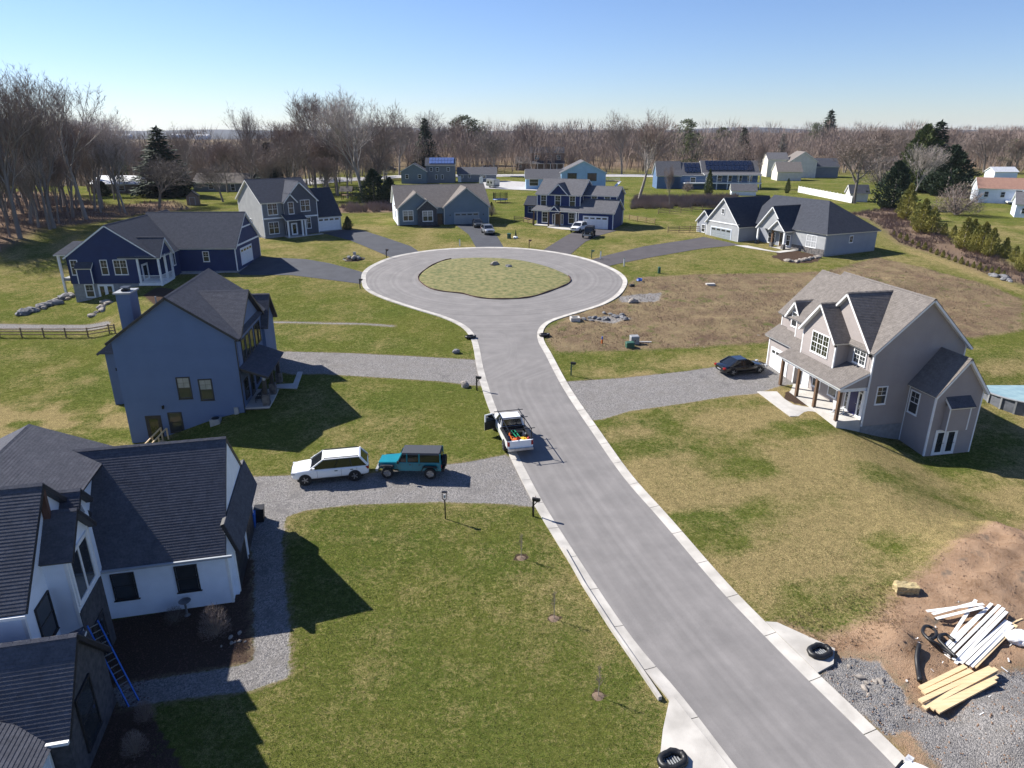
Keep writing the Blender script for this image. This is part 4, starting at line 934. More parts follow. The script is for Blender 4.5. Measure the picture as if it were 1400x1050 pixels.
# main block B (ridge runs away from the viewer)
gable(h, -13.0, -6.35, -.5, 5.2, -.4, 7.15, 8.65, 'y', 'siding_white', 'roof_black', 'trim_dark', near=True, oh=.4, re=.35, corners='white')
# block D
gable(h, -17, -6.1, -6.5, .3, -.4, 6.05, 9.3, 'x', 'siding_white', 'roof_black', 'trim_dark', near=True, oh=.35, re=.3, corners='white')
lap(h, [(-11, -6.5, -.3), (-6.1, -6.5, -.3), (-6.1, -6.5, 5.9), (-11, -6.5, 5.9)], 'siding_white')
lap(h, [(-6.1, -6.5, -.3), (-6.1, -.2, -.3), (-6.1, -.2, 5.8), (-6.1, -6.5, 5.8)], 'siding_white')
MB().box(-17, -5.8, -6.97, -6.86, 5.55, 5.68).build('gutter', M['white'], h)
MB().box(-6.08, -5.82, -3.2, -3.0, 6.0, 9.1).build('gable_post', M['soffit_brown'], h)
win(h, Ef(-6.08), -5.7, 3.2, 1.2, 1.8, 'trim_dark', grid=None, tw=.06)
# entry gable C with the tall window
gable(h, -9.5, -5.2, -4.3, -1.6, -.4, 6.5, 7.9, 'x', 'siding_white', 'roof_black', 'trim_dark', near=True, oh=.2, re=.35, corners='white')
win(h, Ef(-5.2), -4.0, 4.0, 1.9, 2.1, 'white', glass='glass', grid=None, n=2, single=True, tw=.16)
MB().box(-5.2, -5.14, -4.3, -1.6, -.3, 3.6).build('stone_facing', M['stone_dark'], h)
door(h, Ef(-5.14), -3.6, -.0, 1.2, 2.2, 'trim_dark', 'trim_dark', lite=True)
gable(h, -8.8, -5.6, -2.0, -.2, 3, 7.0, 7.9, 'x', 'siding_white', 'roof_black', 'trim_dark', near=True, oh=.15, re=.3, corners=False)
# entry roof F
plane(h, [(-11, -9.0, 2.9), (-4.6, -7.9, 2.9), (-4.6, -5.4, 3.5), (-6.1, -6.5, 3.9), (-11, -6.5, 3.9)], 'roof_black', 'white', near=True)
# gable E of dark ledge stone
gable(h, -13, -4.0, -10.1, -5.9, -.4, 2.95, 5.3, 'x', 'stone_dark', 'roof_black', 'trim_dark', near=True, oh=.3, re=.25, corners=False)
MB().slab([(-4.0, -10.1, -.3), (-4.0, -5.9, -.3), (-4.0, -5.9, 2.9), (-4.0, -8.0, 5.15), (-4.0, -10.1, 2.9)], 0, .05).build('stone_facing', M['stone_dark'], h, fix=True)
win(h, Ef(-3.94), -9.0, .75, 1.3, 2.3, 'trim_dark', grid=None)
MB().box(-13, -3.75, -10.55, -10.42, 2.55, 2.68).build('gutter', M['white'], h)
gable(h, -13, -4.6, -15.5, -10.2, -.4, 2.7, 5.0, 'y', 'siding_white', 'roof_black', 'trim_dark', near=True, oh=.3, re=.3, corners='white')
# chimney pipe / gutter outlet at the valley
MB().tube([(-6.0, -.6, 6.9), (-5.6, -.8, 6.9), (-5.5, -.9, 6.6)], .07).build('gutter_elbow', M['greypaint'], h)
h1 = h
# ------------------------------------------------------------------ trees
def bare_tree(seed, mbark, mtwig, spread=.35, up=.55, levels=4, trunk_h=.22, ntw=2600, twl=.035, rad=.011, fork=1, droop=0, name='bare_tree'):
    """unit-height leafless tree: (trunk mesh with limbs, crown mesh of fine branches)"""
    r_ = random.Random(seed); wood = MB(); tw = MB(); tips = []
    def grow(p, d, ln, rd, lv):
        n = 3 if lv > 1 else 4; pts = [p]; rads = [rd]; q = p; dd = d
        for i in range(n):
            dd = (dd + Vector((r_.uniform(-1, 1), r_.uniform(-1, 1), r_.uniform(-.4, .8))) * (.10 + .04 * lv) + Vector((0, 0, .05 * up))).normalized()
            q = q + dd * ln / n; pts.append(q); rads.append(rd * (1 - .42 * (i + 1) / n))
        if lv <= 3: wood.tube(pts, rads, 6 if lv == 0 else 4 if lv < 3 else 3, cap=False)
        else:
            a, b = pts[0], pts[-1]; s = Vector((r_.uniform(-1, 1), r_.uniform(-1, 1), 0)).normalized() * rads[0] * 1.1; m_ = pts[2]
            tw.poly([a - s, a + s, m_ + s * .6, m_ - s * .6]); tw.poly([m_ - s * .6, m_ + s * .6, b])
        if lv >= levels: tips.extend([(pts[i], dd) for i in (1, 2, 3)]); return
        k = {0: r_.randint(4, 5) + fork, 1: r_.randint(4, 5), 2: r_.randint(4, 5), 3: 4}[lv]
        for j in range(k):
            t = .35 + .65 * (j + r_.random() * .6) / k if lv else .55 + .45 * (j + .5) / k
            ix = min(n - 1, int(t * n)); f_ = t * n - ix; s0 = pts[ix].lerp(pts[ix + 1], min(1, f_))
            az = 2 * math.pi * (j * .381 + r_.random() * .3) + lv; th = spread * r_.uniform(.7, 1.35) * (1.2 if lv else 1)
            ax = Vector((math.cos(az), math.sin(az), 0)); nd = (dd * math.cos(th) + (ax - dd * ax.dot(dd)).normalized() * math.sin(th)).normalized()
            nd = (nd + Vector((0, 0, .22 * up - droop * lv * .12))).normalized()
            grow(s0, nd, ln * r_.uniform(.58, .78), rads[ix] * .58, lv + 1)
        grow(pts[-1], dd, ln * .62, rads[-1] * .8, lv + 1)
    grow(Vector((0, 0, -.01)), Vector((r_.uniform(-.06, .06), r_.uniform(-.06, .06), 1)).normalized(), trunk_h + .12, rad * 1.25, 0)
    for i in range(ntw):
        p, d = r_.choice(tips); d2 = (d + Vector((r_.uniform(-1, 1), r_.uniform(-1, 1), r_.uniform(-.5, .9 - droop))) * .75).normalized()
        l_ = twl * r_.uniform(.6, 1.5); s = d2.cross(Vector((r_.uniform(-1, 1), r_.uniform(-1, 1), r_.uniform(-1, 1)))).normalized() * .0011
        tw.poly([p - s, p + s, p + d2 * l_])
        e = p + d2 * l_ * .45; d3 = (d2 + Vector((r_.uniform(-1, 1), r_.uniform(-1, 1), r_.uniform(-.3, .8))) * .7).normalized()
        tw.poly([e - s * .8, e + s * .8, e + d3 * l_ * .7])
    mz = float(np.percentile([v[2] for v in tw.v], 98)); k = 1 / mz
    for mb in (wood, tw): mb.v = [(a * k, b * k, c * k) for a, b, c in mb.v]
    return (name, wood.mesh('trunk', M[mbark], True), tw.mesh('crown', M[mtwig]))
def conifer(seed, mneed, w_=.26, layers=26, droop=.35, base=.04, dens=9, taper=1.0, name='spruce_tree', nl=.035, gold=False, top=1.0):
    r_ = random.Random(seed); wood = MB(); nd = MB()
    wood.tube([(0, 0, -.01), (0, 0, .5), (0, 0, .97)], [.018, .010, .002], 6, False)
    for i in range(layers):
        t = i / (layers - 1); z = base + (1 - base) * t ** .92
        R_ = w_ * ((1 - t) ** taper) * (1 if t > .08 else .85) + .012; nb = max(4, int(dens * (1 - t) + 4))
        for j in range(nb):
            a = 2 * math.pi * (j + r_.random() * .8) / nb + i * 1.3; L_ = R_ * r_.uniform(.68, 1.15)
            dx, dy = math.cos(a), math.sin(a); wood.bar((0, 0, z), (dx * L_ * .8, dy * L_ * .8, z - L_ * droop * .6), .003)
            m_ = max(3, int(L_ / .018))
            for k in range(m_):
                s = (k + .6) / m_; px_, py_ = dx * L_ * s, dy * L_ * s; pz = z - L_ * droop * s * s + .012 * (1 - s)
                wd = (.035 * (1 - s * .6) + .01) * (L_ / w_ * .6 + .5)
                for q in range(3):
                    ox, oy, oz = r_.uniform(-wd, wd), r_.uniform(-wd, wd), r_.uniform(-.012, .012)
                    c = Vector((px_ + ox, py_ + oy, pz + oz)); d = Vector((dx + r_.uniform(-.8, .8), dy + r_.uniform(-.8, .8), r_.uniform(-.7, .3))).normalized() * nl * r_.uniform(.6, 1.2)
                    sd_ = d.cross(Vector((r_.uniform(-1, 1), r_.uniform(-1, 1), 1))).normalized() * nl * .26
                    nd.poly([c - sd_, c + sd_, c + d])
    return (name, wood.mesh('trunk', M['bark'], True), nd.mesh('crown', M[mneed]))
def pine(seed, mneed='needle_pine', name='pine_tree', cl=60, sx=.26, lo=.28):
    """pine or juniper crown: clumps spread through an uneven volume on visible limbs"""
    r_ = random.Random(seed); wood = MB(); nd = MB(); wood.tube([(0, 0, -.01), (.01, 0, .5), (0, .01, .92)], [.017, .011, .003], 6, False)
    for i in range(cl):
        z = lo + (1 - lo) * (i + r_.random()) / cl * .98; t = (z - lo) / (1 - lo); rr = sx * math.sqrt(max(.02, 1 - t ** 1.6)) * (.55 + .45 * min(1, t * 3 + .5)) * r_.uniform(.3, 1.1)
        a = r_.random() * 6.283; c = Vector((math.cos(a) * rr, math.sin(a) * rr, z)); wood.tube([(0, 0, z - rr * .35), tuple(c)], [.004, .002], 3, False)
        cs = r_.uniform(.05, .085)
        for k in range(62):
            v = Vector((r_.gauss(0, 1), r_.gauss(0, 1), r_.gauss(0, .6))); v = v.normalized() * cs * r_.random() ** .4; v.z *= .7
            d = (v.normalized() + Vector((r_.uniform(-.5, .5), r_.uniform(-.5, .5), r_.uniform(0, .6)))).normalized() * r_.uniform(.018, .03)
            s = d.cross(Vector((r_.uniform(-1, 1), r_.uniform(-1, 1), r_.uniform(-1, 1)))).normalized() * .0075
            nd.poly([c + v - s, c + v + s, c + v + d])
    return (name, wood.mesh('trunk', M['bark'], True), nd.mesh('crown', M[mneed]))
def arbor(seed, mneed='needle_gold', name='arborvitae', w_=.27, n=4200):
    r_ = random.Random(seed); wood = MB(); nd = MB(); wood.tube([(0, 0, -.01), (0, 0, .9)], [.02, .004], 5, False)
    ph = [r_.uniform(0, 6.28) for _ in range(4)]
    for i in range(n):
        z = r_.random() ** 1.25; a = r_.random() * 6.283
        prof = w_ * (math.sin(min(1, z * 2.2 + .22) * 1.57)) * (1 - z) ** .75 * (1 + .24 * math.sin(3 * a + ph[0] + z * 6) + .22 * math.sin(6 * a + ph[1] - z * 15) + .18 * math.sin(z * 38 + 2 * a + ph[2]))
        rr = prof * r_.random() ** .28; c = Vector((math.cos(a) * rr, math.sin(a) * rr, z))
        d = Vector((math.cos(a) * .55 + r_.uniform(-.4, .4), math.sin(a) * .55 + r_.uniform(-.4, .4), 1)).normalized() * r_.uniform(.03, .06)
        s = d.cross(Vector((r_.uniform(-1, 1), r_.uniform(-1, 1), .2))).normalized() * .011
        nd.poly([c - s, c + s, c + d])
    return (name, wood.mesh('trunk', M['bark'], True), nd.mesh('crown', M[mneed]))
def bush(seed, m='twig', name='bare_shrub', n=2600, flat=.8):
    r_ = random.Random(seed); wood = MB(); nd = MB()
    for i in range(14):
        a = r_.random() * 6.28; d = Vector((math.cos(a) * r_.uniform(.1, .6), math.sin(a) * r_.uniform(.1, .6), 1)).normalized()
        wood.tube([(0, 0, -.02), tuple(d * .35), tuple(d * .75 + Vector((0, 0, .05)))], [.02, .012, .004], 3, False)
    for i in range(n):
        v = Vector((r_.gauss(0, 1), r_.gauss(0, 1), abs(r_.gauss(0, 1)) + .1)).normalized() * r_.random() ** .5; v = Vector((v.x * .55 * flat, v.y * .55 * flat, v.z * .93 + .05))
        d = (v.normalized() * .8 + Vector((r_.uniform(-1, 1), r_.uniform(-1, 1), r_.uniform(-.2, 1)))).normalized() * r_.uniform(.07, .15); s = d.cross(Vector((r_.uniform(-1, 1), r_.uniform(-1, 1), .3))).normalized() * .0042
        nd.poly([v - s, v + s, v + d])
    return (name, wood.mesh('stem', M['bark'], True), nd.mesh('crown', M[m]))
K = {
 'tall': [bare_tree(1, 'bark', 'twig', .42, .9, trunk_h=.34), bare_tree(2, 'bark', 'twig', .36, 1, trunk_h=.36), bare_tree(12, 'bark_pale', 'twig', .45, .8, trunk_h=.3)],
 'wide': [bare_tree(3, 'bark', 'twig', .62, .5, trunk_h=.2, ntw=3200), bare_tree(4, 'bark', 'twig', .7, .4, trunk_h=.16, ntw=3200)],
 'red': [bare_tree(5, 'bark', 'twig_red', .52, .7, trunk_h=.2, ntw=3600, twl=.045), bare_tree(6, 'bark', 'twig_red', .46, .8, trunk_h=.26, ntw=3400, twl=.045)],
 'pale': [bare_tree(7, 'bark_pale', 'twig_pale', .5, .8, trunk_h=.25, ntw=3000), bare_tree(8, 'bark_pale', 'twig_red', .44, .9, trunk_h=.24, ntw=3000)],
 'dark': [bare_tree(9, 'bark', 'twig_dark', .66, .3, trunk_h=.14, ntw=3600, droop=.2)],
 'spruce': [conifer(21, 'needle_dark', .27, dens=13, nl=.05), conifer(22, 'needle_dark', .25, droop=.5, dens=12, nl=.05), conifer(26, 'needle_blue', .26, dens=12, nl=.05)],
 'column': [conifer(23, 'needle_dark', .15, layers=24, droop=.1), conifer(24, 'needle_blue', .17, layers=24, droop=.2)],
 'pine': [pine(31), pine(32, sx=.3, lo=.2)],
 'juniper': [arbor(41, 'needle_dark', 'juniper_tree', .3, 5200), arbor(44, 'needle_pine', 'juniper_tree', .34, 5200)],
 'arbor': [arbor(42), arbor(43, w_=.3)],
 'bush': [bush(51), bush(52, 'twig_red'), bush(53, 'twig_dark', flat=1.1)],
}
CAT = {'spruce': 'tree', 'column': 'tree', 'pine': 'tree', 'juniper': 'tree', 'arbor': 'arborvitae', 'bush': 'shrub'}
def plant(kind, x, y, h_, label, group=None, v=None, wd=1., seed=None, dz=0):
    r_ = random.Random(seed if seed is not None else int(x * 13 + y * 7)); t = K[kind][v if v is not None else r_.randrange(len(K[kind]))]
    o = empty(t[0], (x, y, T(x, y) + dz), r_.random() * 6.28, label, CAT.get(kind, 'tree'), group)
    sc_ = (h_ * wd, h_ * wd, h_)
    link('trunk' if kind != 'bush' else 'stem', t[1], o, scale=sc_); link('crown', t[2], o, scale=sc_); return o
def plant_px(kind, bx, by, ty, label, group=None, v=None, wd=1., tx=None):
    g_ = G(bx, by); return plant(kind, g_.x, g_.y, max(.8, ztop(g_.x, g_.y, ty) - g_.z), label, group, v, wd)
# ---- the wood on the left
GW = 'tall bare trees of the wood on the left'
LW = 'leafless brown tree crowded among the others in the wood at the left edge'
for i, (px, by, ty, k, lb) in enumerate([(28, 326, 92, 'tall', 'tallest leafless tree at the left edge of the wood, trunk nearest the lawn'), (74, 312, 98, 'tall', 'very tall leafless tree just right of the tallest one in the left wood'), (118, 300, 118, 'tall', 'tall leafless tree at the right end of the left wood'), (140, 285, 160, 'pale', 'slim pale leafless tree standing right of the left wood'), (-20, 330, 100, 'tall', 'tall leafless tree cut by the left edge of the picture')]):
    plant_px(k, px, by, ty, lb, v=i % 3 if k == 'tall' else 0, wd=1.25)
WOOD = []; BELT = []; CON = []; r_ = random.Random(5); used = []
for i in range(120):
    px = r_.uniform(-60, 178); by = r_.uniform(262, 338)
    if by > 325 - (px - 20) * .22 or (px > 130 and by > 292): continue
    g = G(px, by)
    if any(math.hypot(g.x - a, g.y - b) < 2.6 for a, b in used): continue
    used.append((g.x, g.y)); k = 'tall' if r_.random() < .6 else 'red' if r_.random() < .6 else 'pale'; WOOD.append((px, k, plant(k, g.x, g.y, r_.uniform(13, 23), LW, GW, wd=r_.uniform(.85, 1.2))))
# ---- trees one can point at
for a in [
 ('spruce', 228, 268, 176, 'large dark spruce left of the small garden shed', None, 0, 1.9), ('dark', 218, 284, 218, 'wide dark leafless crab tree in front of the large spruce', None, 0, 1.5), ('dark', 305, 276, 228, 'low spreading leafless tree left of the grey two-storey house', None, 0, 1.3),
 ('spruce', 371, 262, 196, 'blue green spruce rising behind the grey two-storey house', None, 2, 1.6), ('tall', 350, 262, 152, 'tall leafless tree left of the blue green spruce', None, 1, 1.1), ('red', 395, 262, 170, 'reddish leafless tree right of the blue green spruce', None, 0, 1.1),
 ('red', 432, 264, 133, 'tall reddish leafless tree behind the grey house garage', None, 1, 1.15), ('tall', 462, 268, 138, 'tall brown leafless tree left of the big grey trunk', None, 0, 1.1), ('pale', 497, 277, 132, 'big leafless tree with thick grey trunk behind the lawn gap', None, 0, 1.1), ('wide', 516, 266, 150, 'leafless tree right of the thick grey trunk', None, 1, .9),
 ('juniper', 512, 279, 232, 'low dark juniper beside the thick grey trunk', None, 0, 1.9), ('juniper', 534, 280, 243, 'dark evergreen touching the teal ranch roof', None, 0, 1.7),
 ('wide', 546, 240, 158, 'leafless tree behind the small grey gabled garage', None, 0, 1.0), ('spruce', 583, 232, 163, 'dark spruce behind the house with solar panels', None, 1, 1.4), ('pine', 634, 226, 158, 'tall pine behind the white birch clump', None, 0, 1.5), ('pine', 652, 226, 163, 'pine right of the tall pine and birch clump', None, 1, 1.4),
 ('pale', 633, 232, 163, 'pale birch clump over the low grey house', None, 1, 1.0), ('wide', 590, 228, 156, 'leafless tree showing above the solar panels', None, 1, .9), ('dark', 676, 240, 184, 'dark-trunked roadside tree above the camper trailer', None, 0, 1.1), ('red', 712, 232, 172, 'reddish round tree left of the brown far house', None, 0, 1.1),
 ('column', 768, 223, 189, 'narrow dark spruce behind the light blue house, left of a pair', None, 0, 1.1), ('column', 781, 224, 183, 'narrow green spruce behind the light blue house, right of a pair', None, 1, 1.2), ('column', 806, 220, 172, 'tall narrow spruce above the light blue house', None, 0, 1.5),
 ('pale', 873, 276, 160, 'large pale leafless tree between the two blue houses', None, 1, 1.25), ('wide', 850, 238, 158, 'leafless tree behind the large pale tree', None, 0, .9), ('pine', 934, 228, 163, 'tall bushy pine left of the blue house with solar panels', None, 0, 1.4), ('pine', 944, 236, 182, 'rounded pine just in front of the tall bushy pine', None, 1, 1.5), ('pine', 915, 226, 186, 'small pine left of the tall bushy pine', None, 1, 1.0),
 ('red', 975, 228, 192, 'spreading reddish tree behind the solar roof', None, 0, 1.6), ('spruce', 1013, 226, 176, 'dark spruce behind the right end of the solar roof', None, 1, 1.6), ('pine', 985, 220, 174, 'olive pine above the solar roof', None, 0, 1.3), ('column', 1066, 232, 184, 'narrow blue spruce by the cream garage', None, 1, 1.5), ('pale', 1040, 258, 192, 'thin leafless trees in front of the cream garage', None, 1, .8),
 ('spruce', 1128, 212, 152, 'big ragged spruce above the cream house', None, 0, 1.5), ('pine', 1110, 216, 168, 'olive pine left of the ragged spruce above the cream house', None, 1, 1.1), ('wide', 1168, 278, 178, 'large pale-limbed leafless tree by the end of the white fence', None, 0, 1.35), ('bush', 1205, 255, 216, 'grey rounded bare shrub above the white fence end', None, 2, 1.6),
 ('spruce', 1268, 262, 168, 'great dark spruce towering right of centre on the right bank', None, 0, 1.7), ('juniper', 1252, 262, 172, 'tall olive conifer left of the great spruce', None, 1, 1.4), ('juniper', 1293, 268, 200, 'broad dark conifer right of the great spruce', None, 0, 2.0), ('juniper', 1219, 286, 221, 'dark pointed juniper left of the yellow hedge', None, 0, 1.6), ('pale', 1248, 272, 200, 'grey leafless tree between the juniper and the great spruce', None, 0, 1.1),
 ('bush', 1307, 294, 250, 'rounded leafless bush on the right bank', None, 0, 1.7), ('wide', 1345, 236, 180, 'broad rounded leafless tree above the red-roofed house', None, 1, 1.5), ('spruce', 1324, 248, 229, 'small blue spruce left of the red-roofed house', None, 2, 1.6), ('pine', 1378, 232, 190, 'olive pine right of the broad leafless tree', None, 0, 1.4), ('spruce', 1222, 222, 183, 'dark spruce far behind the grey shrub', None, 0, 1.2),
 ('dark', 1155, 236, 205, 'low dark tree in front of the cream house', None, 0, 1.5), ('juniper', 968, 268, 232, 'young green conifer before the blue veranda house', None, 1, .6), ('juniper', 1076, 264, 244, 'small green conifer by the white fence', None, 1, .7), ('bush', 940, 262, 248, 'twiggy shrub below the blue veranda', None, 0, 1.4), ('pale', 915, 284, 228, 'thin young leafless tree in the meadow before the blue veranda house', None, 1, .5),
 ('juniper', 142, 268, 248, 'dark clipped evergreens before the pale-roofed house', None, 0, 2.2), ('bush', 672, 296, 280, 'small dark shrub by the trampoline', None, 2, .8), ('arbor', 672, 292, 276, 'small conical evergreen beside the teal ranch garage', None, 1, 1.0), ('juniper', 476, 314, 296, 'dark round shrub at the grey house garage', None, 0, 1.5),
]: plant_px(a[0], a[1], a[2], a[3], a[4], a[5], a[6], a[7])
# golden arborvitae hedge on the bank
big = [(1238, 300, 252), (1252, 306, 277), (1258, 318, 272), (1272, 320, 284), (1264, 304, 280), (1290, 322, 305), (1302, 328, 308), (1316, 340, 298), (1326, 338, 300), (1340, 346, 304), (1352, 350, 312), (1332, 344, 308), (1372, 352, 325), (1386, 358, 336), (1396, 366, 340), (1400, 372, 334)]
for i, (x, by, ty) in enumerate(big): plant_px('arbor', x, by, ty, 'golden arborvitae in the loose bank hedge, %s from its upper left end' % 'first second third fourth fifth sixth seventh eighth ninth tenth eleventh twelfth thirteenth fourteenth fifteenth sixteenth'.split()[i], 'golden arborvitae on the right bank', i % 2, 1.25)
for i in range(19):
    t = i / 18; x = 1222 + 150 * t; by = 322 + 54 * t + 6 * math.sin(t * 3); plant_px('arbor', x, by, by - 7 - 3 * (i % 3) / 2, 'small young arborvitae in the low row, number %d from the left end' % (i + 1) if 0 else 'small arborvitae in the low row below the bank, %s from the left' % 'first second third fourth fifth sixth seventh eighth ninth tenth eleventh twelfth thirteenth fourteenth fifteenth sixteenth seventeenth eighteenth nineteenth'.split()[i], 'young arborvitae row', i % 2, 1.3)
# brush on the bank and along the back of the lots
def scatter_brush(name, polys, n, label, mt, hmin, hmax, seed, wid=.012):
    r_ = random.Random(seed); mb = MB()
    for poly, k in polys:
        x0, y0, x1, y1 = bbox(poly); c = 0; tries = 0
        xs_ = np.array([r_.uniform(x0, x1) for _ in range(k * 6)]); ys_ = np.array([r_.uniform(y0, y1) for _ in range(k * 6)])
        ok = np.where((sdist(xs_, ys_, poly) < 0) & (vnoise(xs_, ys_, 1.6, seed) * .6 + vnoise(xs_, ys_, 5, seed + 1) * .6 > .5))[0][:k]
        zz = np.array([T(float(xs_[i]), float(ys_[i])) for i in ok]) + relief(xs_[ok], ys_[ok]) if len(ok) else []
        for i, z in zip(ok, zz):
            x, y = float(xs_[i]), float(ys_[i]); hh = r_.uniform(hmin, hmax)
            for q in range(n):
                a = r_.random() * 6.28; sp_ = r_.uniform(.1, .8) * hh; s = wid * r_.uniform(.7, 1.6)
                mb.poly([(x - s, y, z), (x + s, y + s, z), (x + math.cos(a) * sp_, y + math.sin(a) * sp_, z + hh * r_.uniform(.6, 1))])
    o = mb.build(name, M[mt]); tag(o, label, kind='stuff'); return o
scatter_brush('dead_weeds', [(Z_BROWN, 5200)], 4, 'dead brown weeds over the unfinished lot', 'brush', .06, .26, 61, .012)
scatter_brush('dead_weeds', [(Z_EMB, 2600)], 5, 'dead brush on the right bank', 'twig_red', .4, 1.1, 62, .03)
scatter_brush('leaf_litter_brush', [(Z_WOODS, 5200)], 4, 'brown undergrowth on the floor of the left wood', 'twig_red', .4, 1.3, 63, .04)
scatter_brush('dead_weeds', [(Z_BACKL, 900), (PG([(862, 286), (1000, 284), (1010, 270), (868, 272)]), 3200)], 5, 'brush strip behind the back lawns', 'twig', .7, 2.2, 64, .05)
scatter_brush('dry_tufts', [(PG([(1055, 850), (1190, 800), (1240, 800), (1230, 880), (1140, 890)]), 900)], 4, 'dry grass tufts by the storm inlet', 'hay', .05, .16, 65, .008)
# second layer of individual bare trees behind the houses
r_ = random.Random(77); used = []; GB = 'bare trees in the belt behind the far houses'
def clear(px, by):
    for a, b, c, d in ((540, 700, 212, 262), (690, 850, 205, 268), (885, 1035, 210, 268), (1010, 1140, 205, 250), (1325, 1420, 240, 300), (1060, 1200, 240, 285)):
        if a < px < b and c < by < d: return False
    return True
cnt = 0
for i in range(1500):
    if cnt >= 215: break
    px = r_.uniform(-40, 1440); by = r_.uniform(200, 240) if px > 520 else r_.uniform(210, 264)
    if not clear(px, by) or (px < 150 and by > 240): continue
    g = G(px, by)
    if any(math.hypot(g.x - a, g.y - b) < 5 for a, b in used): continue
    used.append((g.x, g.y)); cnt += 1
    k = r_.choice(['tall', 'tall', 'red', 'red', 'pale', 'wide'])
    if cnt % 7 == 0: CON.append((px, plant(r_.choice(['spruce', 'pine', 'column', 'pine']), g.x, g.y, r_.uniform(9, 15), 'evergreen', 'evergreens scattered in the far belt', wd=r_.uniform(1, 1.3)))); continue
    BELT.append((px, k, plant(k, g.x, g.y, r_.uniform(13, 19) * (.85 if px < 520 else 1), 'leafless tree', GB, wd=r_.uniform(1.0, 1.4))))
cnt = 0
for i in range(600):
    if cnt >= 42: break
    px = r_.uniform(245, 545); by = r_.uniform(228, 276)
    g = G(px, by)
    if any(math.hypot(g.x - a, g.y - b) < 4.5 for a, b in used) or (px > 530 and by > 240) or (px < 330 and by > 262): continue
    used.append((g.x, g.y)); cnt += 1; k = r_.choice(['tall', 'tall', 'red', 'pale', 'wide', 'red']); BELT.append((px, k, plant(k, g.x, g.y, r_.uniform(10, 19), 'leafless tree', GB, wd=r_.uniform(1.0, 1.3))))
# ---- far wood as one mass
def far_wood(name, label, n, region, hr, seed, mt):
    r_ = random.Random(seed); rr = np.random.RandomState(seed); V_ = []; 
    # template: spray of thin triangles, unit height
    tpl = []
    for v in range(6):
        q = []
        for i in range(185):
            a = rr.uniform(0, 6.28); z = .25 + .75 * rr.random_sample() ** .8; rad_ = .36 * math.sqrt(max(0, 1 - ((z - .6) / .45) ** 2)) * rr.random_sample() ** .6
            c = np.array([math.cos(a) * rad_, math.sin(a) * rad_, z]); d = np.array([math.cos(a) * .5 + rr.uniform(-.4, .4), math.sin(a) * .5 + rr.uniform(-.4, .4), 1.2]); d /= np.linalg.norm(d); l_ = rr.uniform(.08, .2)
            s = np.cross(d, rr.uniform(-1, 1, 3)); s /= np.linalg.norm(s) + 1e-6; s *= .0042
            q += [c - s, c + s, c + d * l_]
        for i in range(5):
            a = rr.uniform(0, 6.28); s = np.array([.008, 0, 0]); top = np.array([math.cos(a) * .2, math.sin(a) * .2, .8]); q += [-s, s, top]
        tpl.append(np.array(q))
    k = 0
    while k < n:
        x, y = region(r_); 
        if x is None: continue
        k += 1; h_ = r_.uniform(*hr) * (.62 + .62 * float(vnoise(np.array([x]), np.array([y]), 45., seed)[0])); t = tpl[r_.randrange(6)]; a = r_.random() * 6.28; ca, sa = math.cos(a), math.sin(a)
        p = t * h_; V_.append(np.stack([p[:, 0] * ca - p[:, 1] * sa + x, p[:, 0] * sa + p[:, 1] * ca + y, p[:, 2] + T(x, y)], -1))
    V_ = np.concatenate(V_); me_ = bpy.data.meshes.new(name); me_.vertices.add(len(V_)); me_.vertices.foreach_set('co', V_.ravel()); nf = len(V_) // 3
    me_.loops.add(len(V_)); me_.loops.foreach_set('vertex_index', np.arange(len(V_), dtype=np.int32)); me_.polygons.add(nf); me_.polygons.foreach_set('loop_start', (np.arange(nf) * 3).astype(np.int32)); me_.update(calc_edges=True); me_.materials.append(M[mt])
    tag(link(name, me_), label, kind='stuff')
def reg(a0, a1, y0, y1):
    def f(r_):
        y = y0 + (y1 - y0) * r_.random() ** 1.3; return r_.uniform(a0, a1) * y, y
    return f
far_wood('distant_woodland', 'bare brown woodland along the horizon', 1900, reg(-.25, 1.0, 320, 1000), (11, 20), 3, 'twig')
far_wood('distant_woodland', 'reddish bare woodland along the horizon', 1100, reg(-.25, 1.0, 320, 900), (10, 19), 4, 'twig_red')
far_wood('distant_woodland', 'hazy bare woods filling the low valley at the left', 1500, reg(-1.0, -.22, 255, 1300), (10, 17), 5, 'twig')
far_wood('distant_woodland', 'reddish bare woods in the left valley', 700, reg(-1.0, -.22, 255, 900), (10, 16), 6, 'twig_red')
# ridge of far hills at the left
M['hill'] = mat('far wooded hills', (.045, .05, .06), (.03, .035, .045), .95, .004, 8)
mb = MB()
for x0, x1, y, h_ in ((-3500, 300, 2600, 24), (-5200, 4000, 4200, 42)):
    k = 60; pts = []
    for i in range(k + 1):
        x = x0 + (x1 - x0) * i / k; e = min(1, i / 6, (k - i) / 6); z = h_ * e * (.75 + .3 * math.sin(i * .7) * math.sin(i * .23 + 1)); pts.append((x, z))
    for i in range(k):
        a, b = pts[i], pts[i + 1]; n = len(mb.v)
        for (x, z) in (a, b): mb.v += [(x, y - 500, -16), (x, y - 120, z * .7), (x, y, z), (x, y + 600, -16)]
        for q in range(3): mb.f.append((n + q, n + 4 + q, n + 5 + q, n + 1 + q))
tag(mb.build('hills', M['hill'], smooth=True), 'low wooded hills on the horizon', kind='structure')
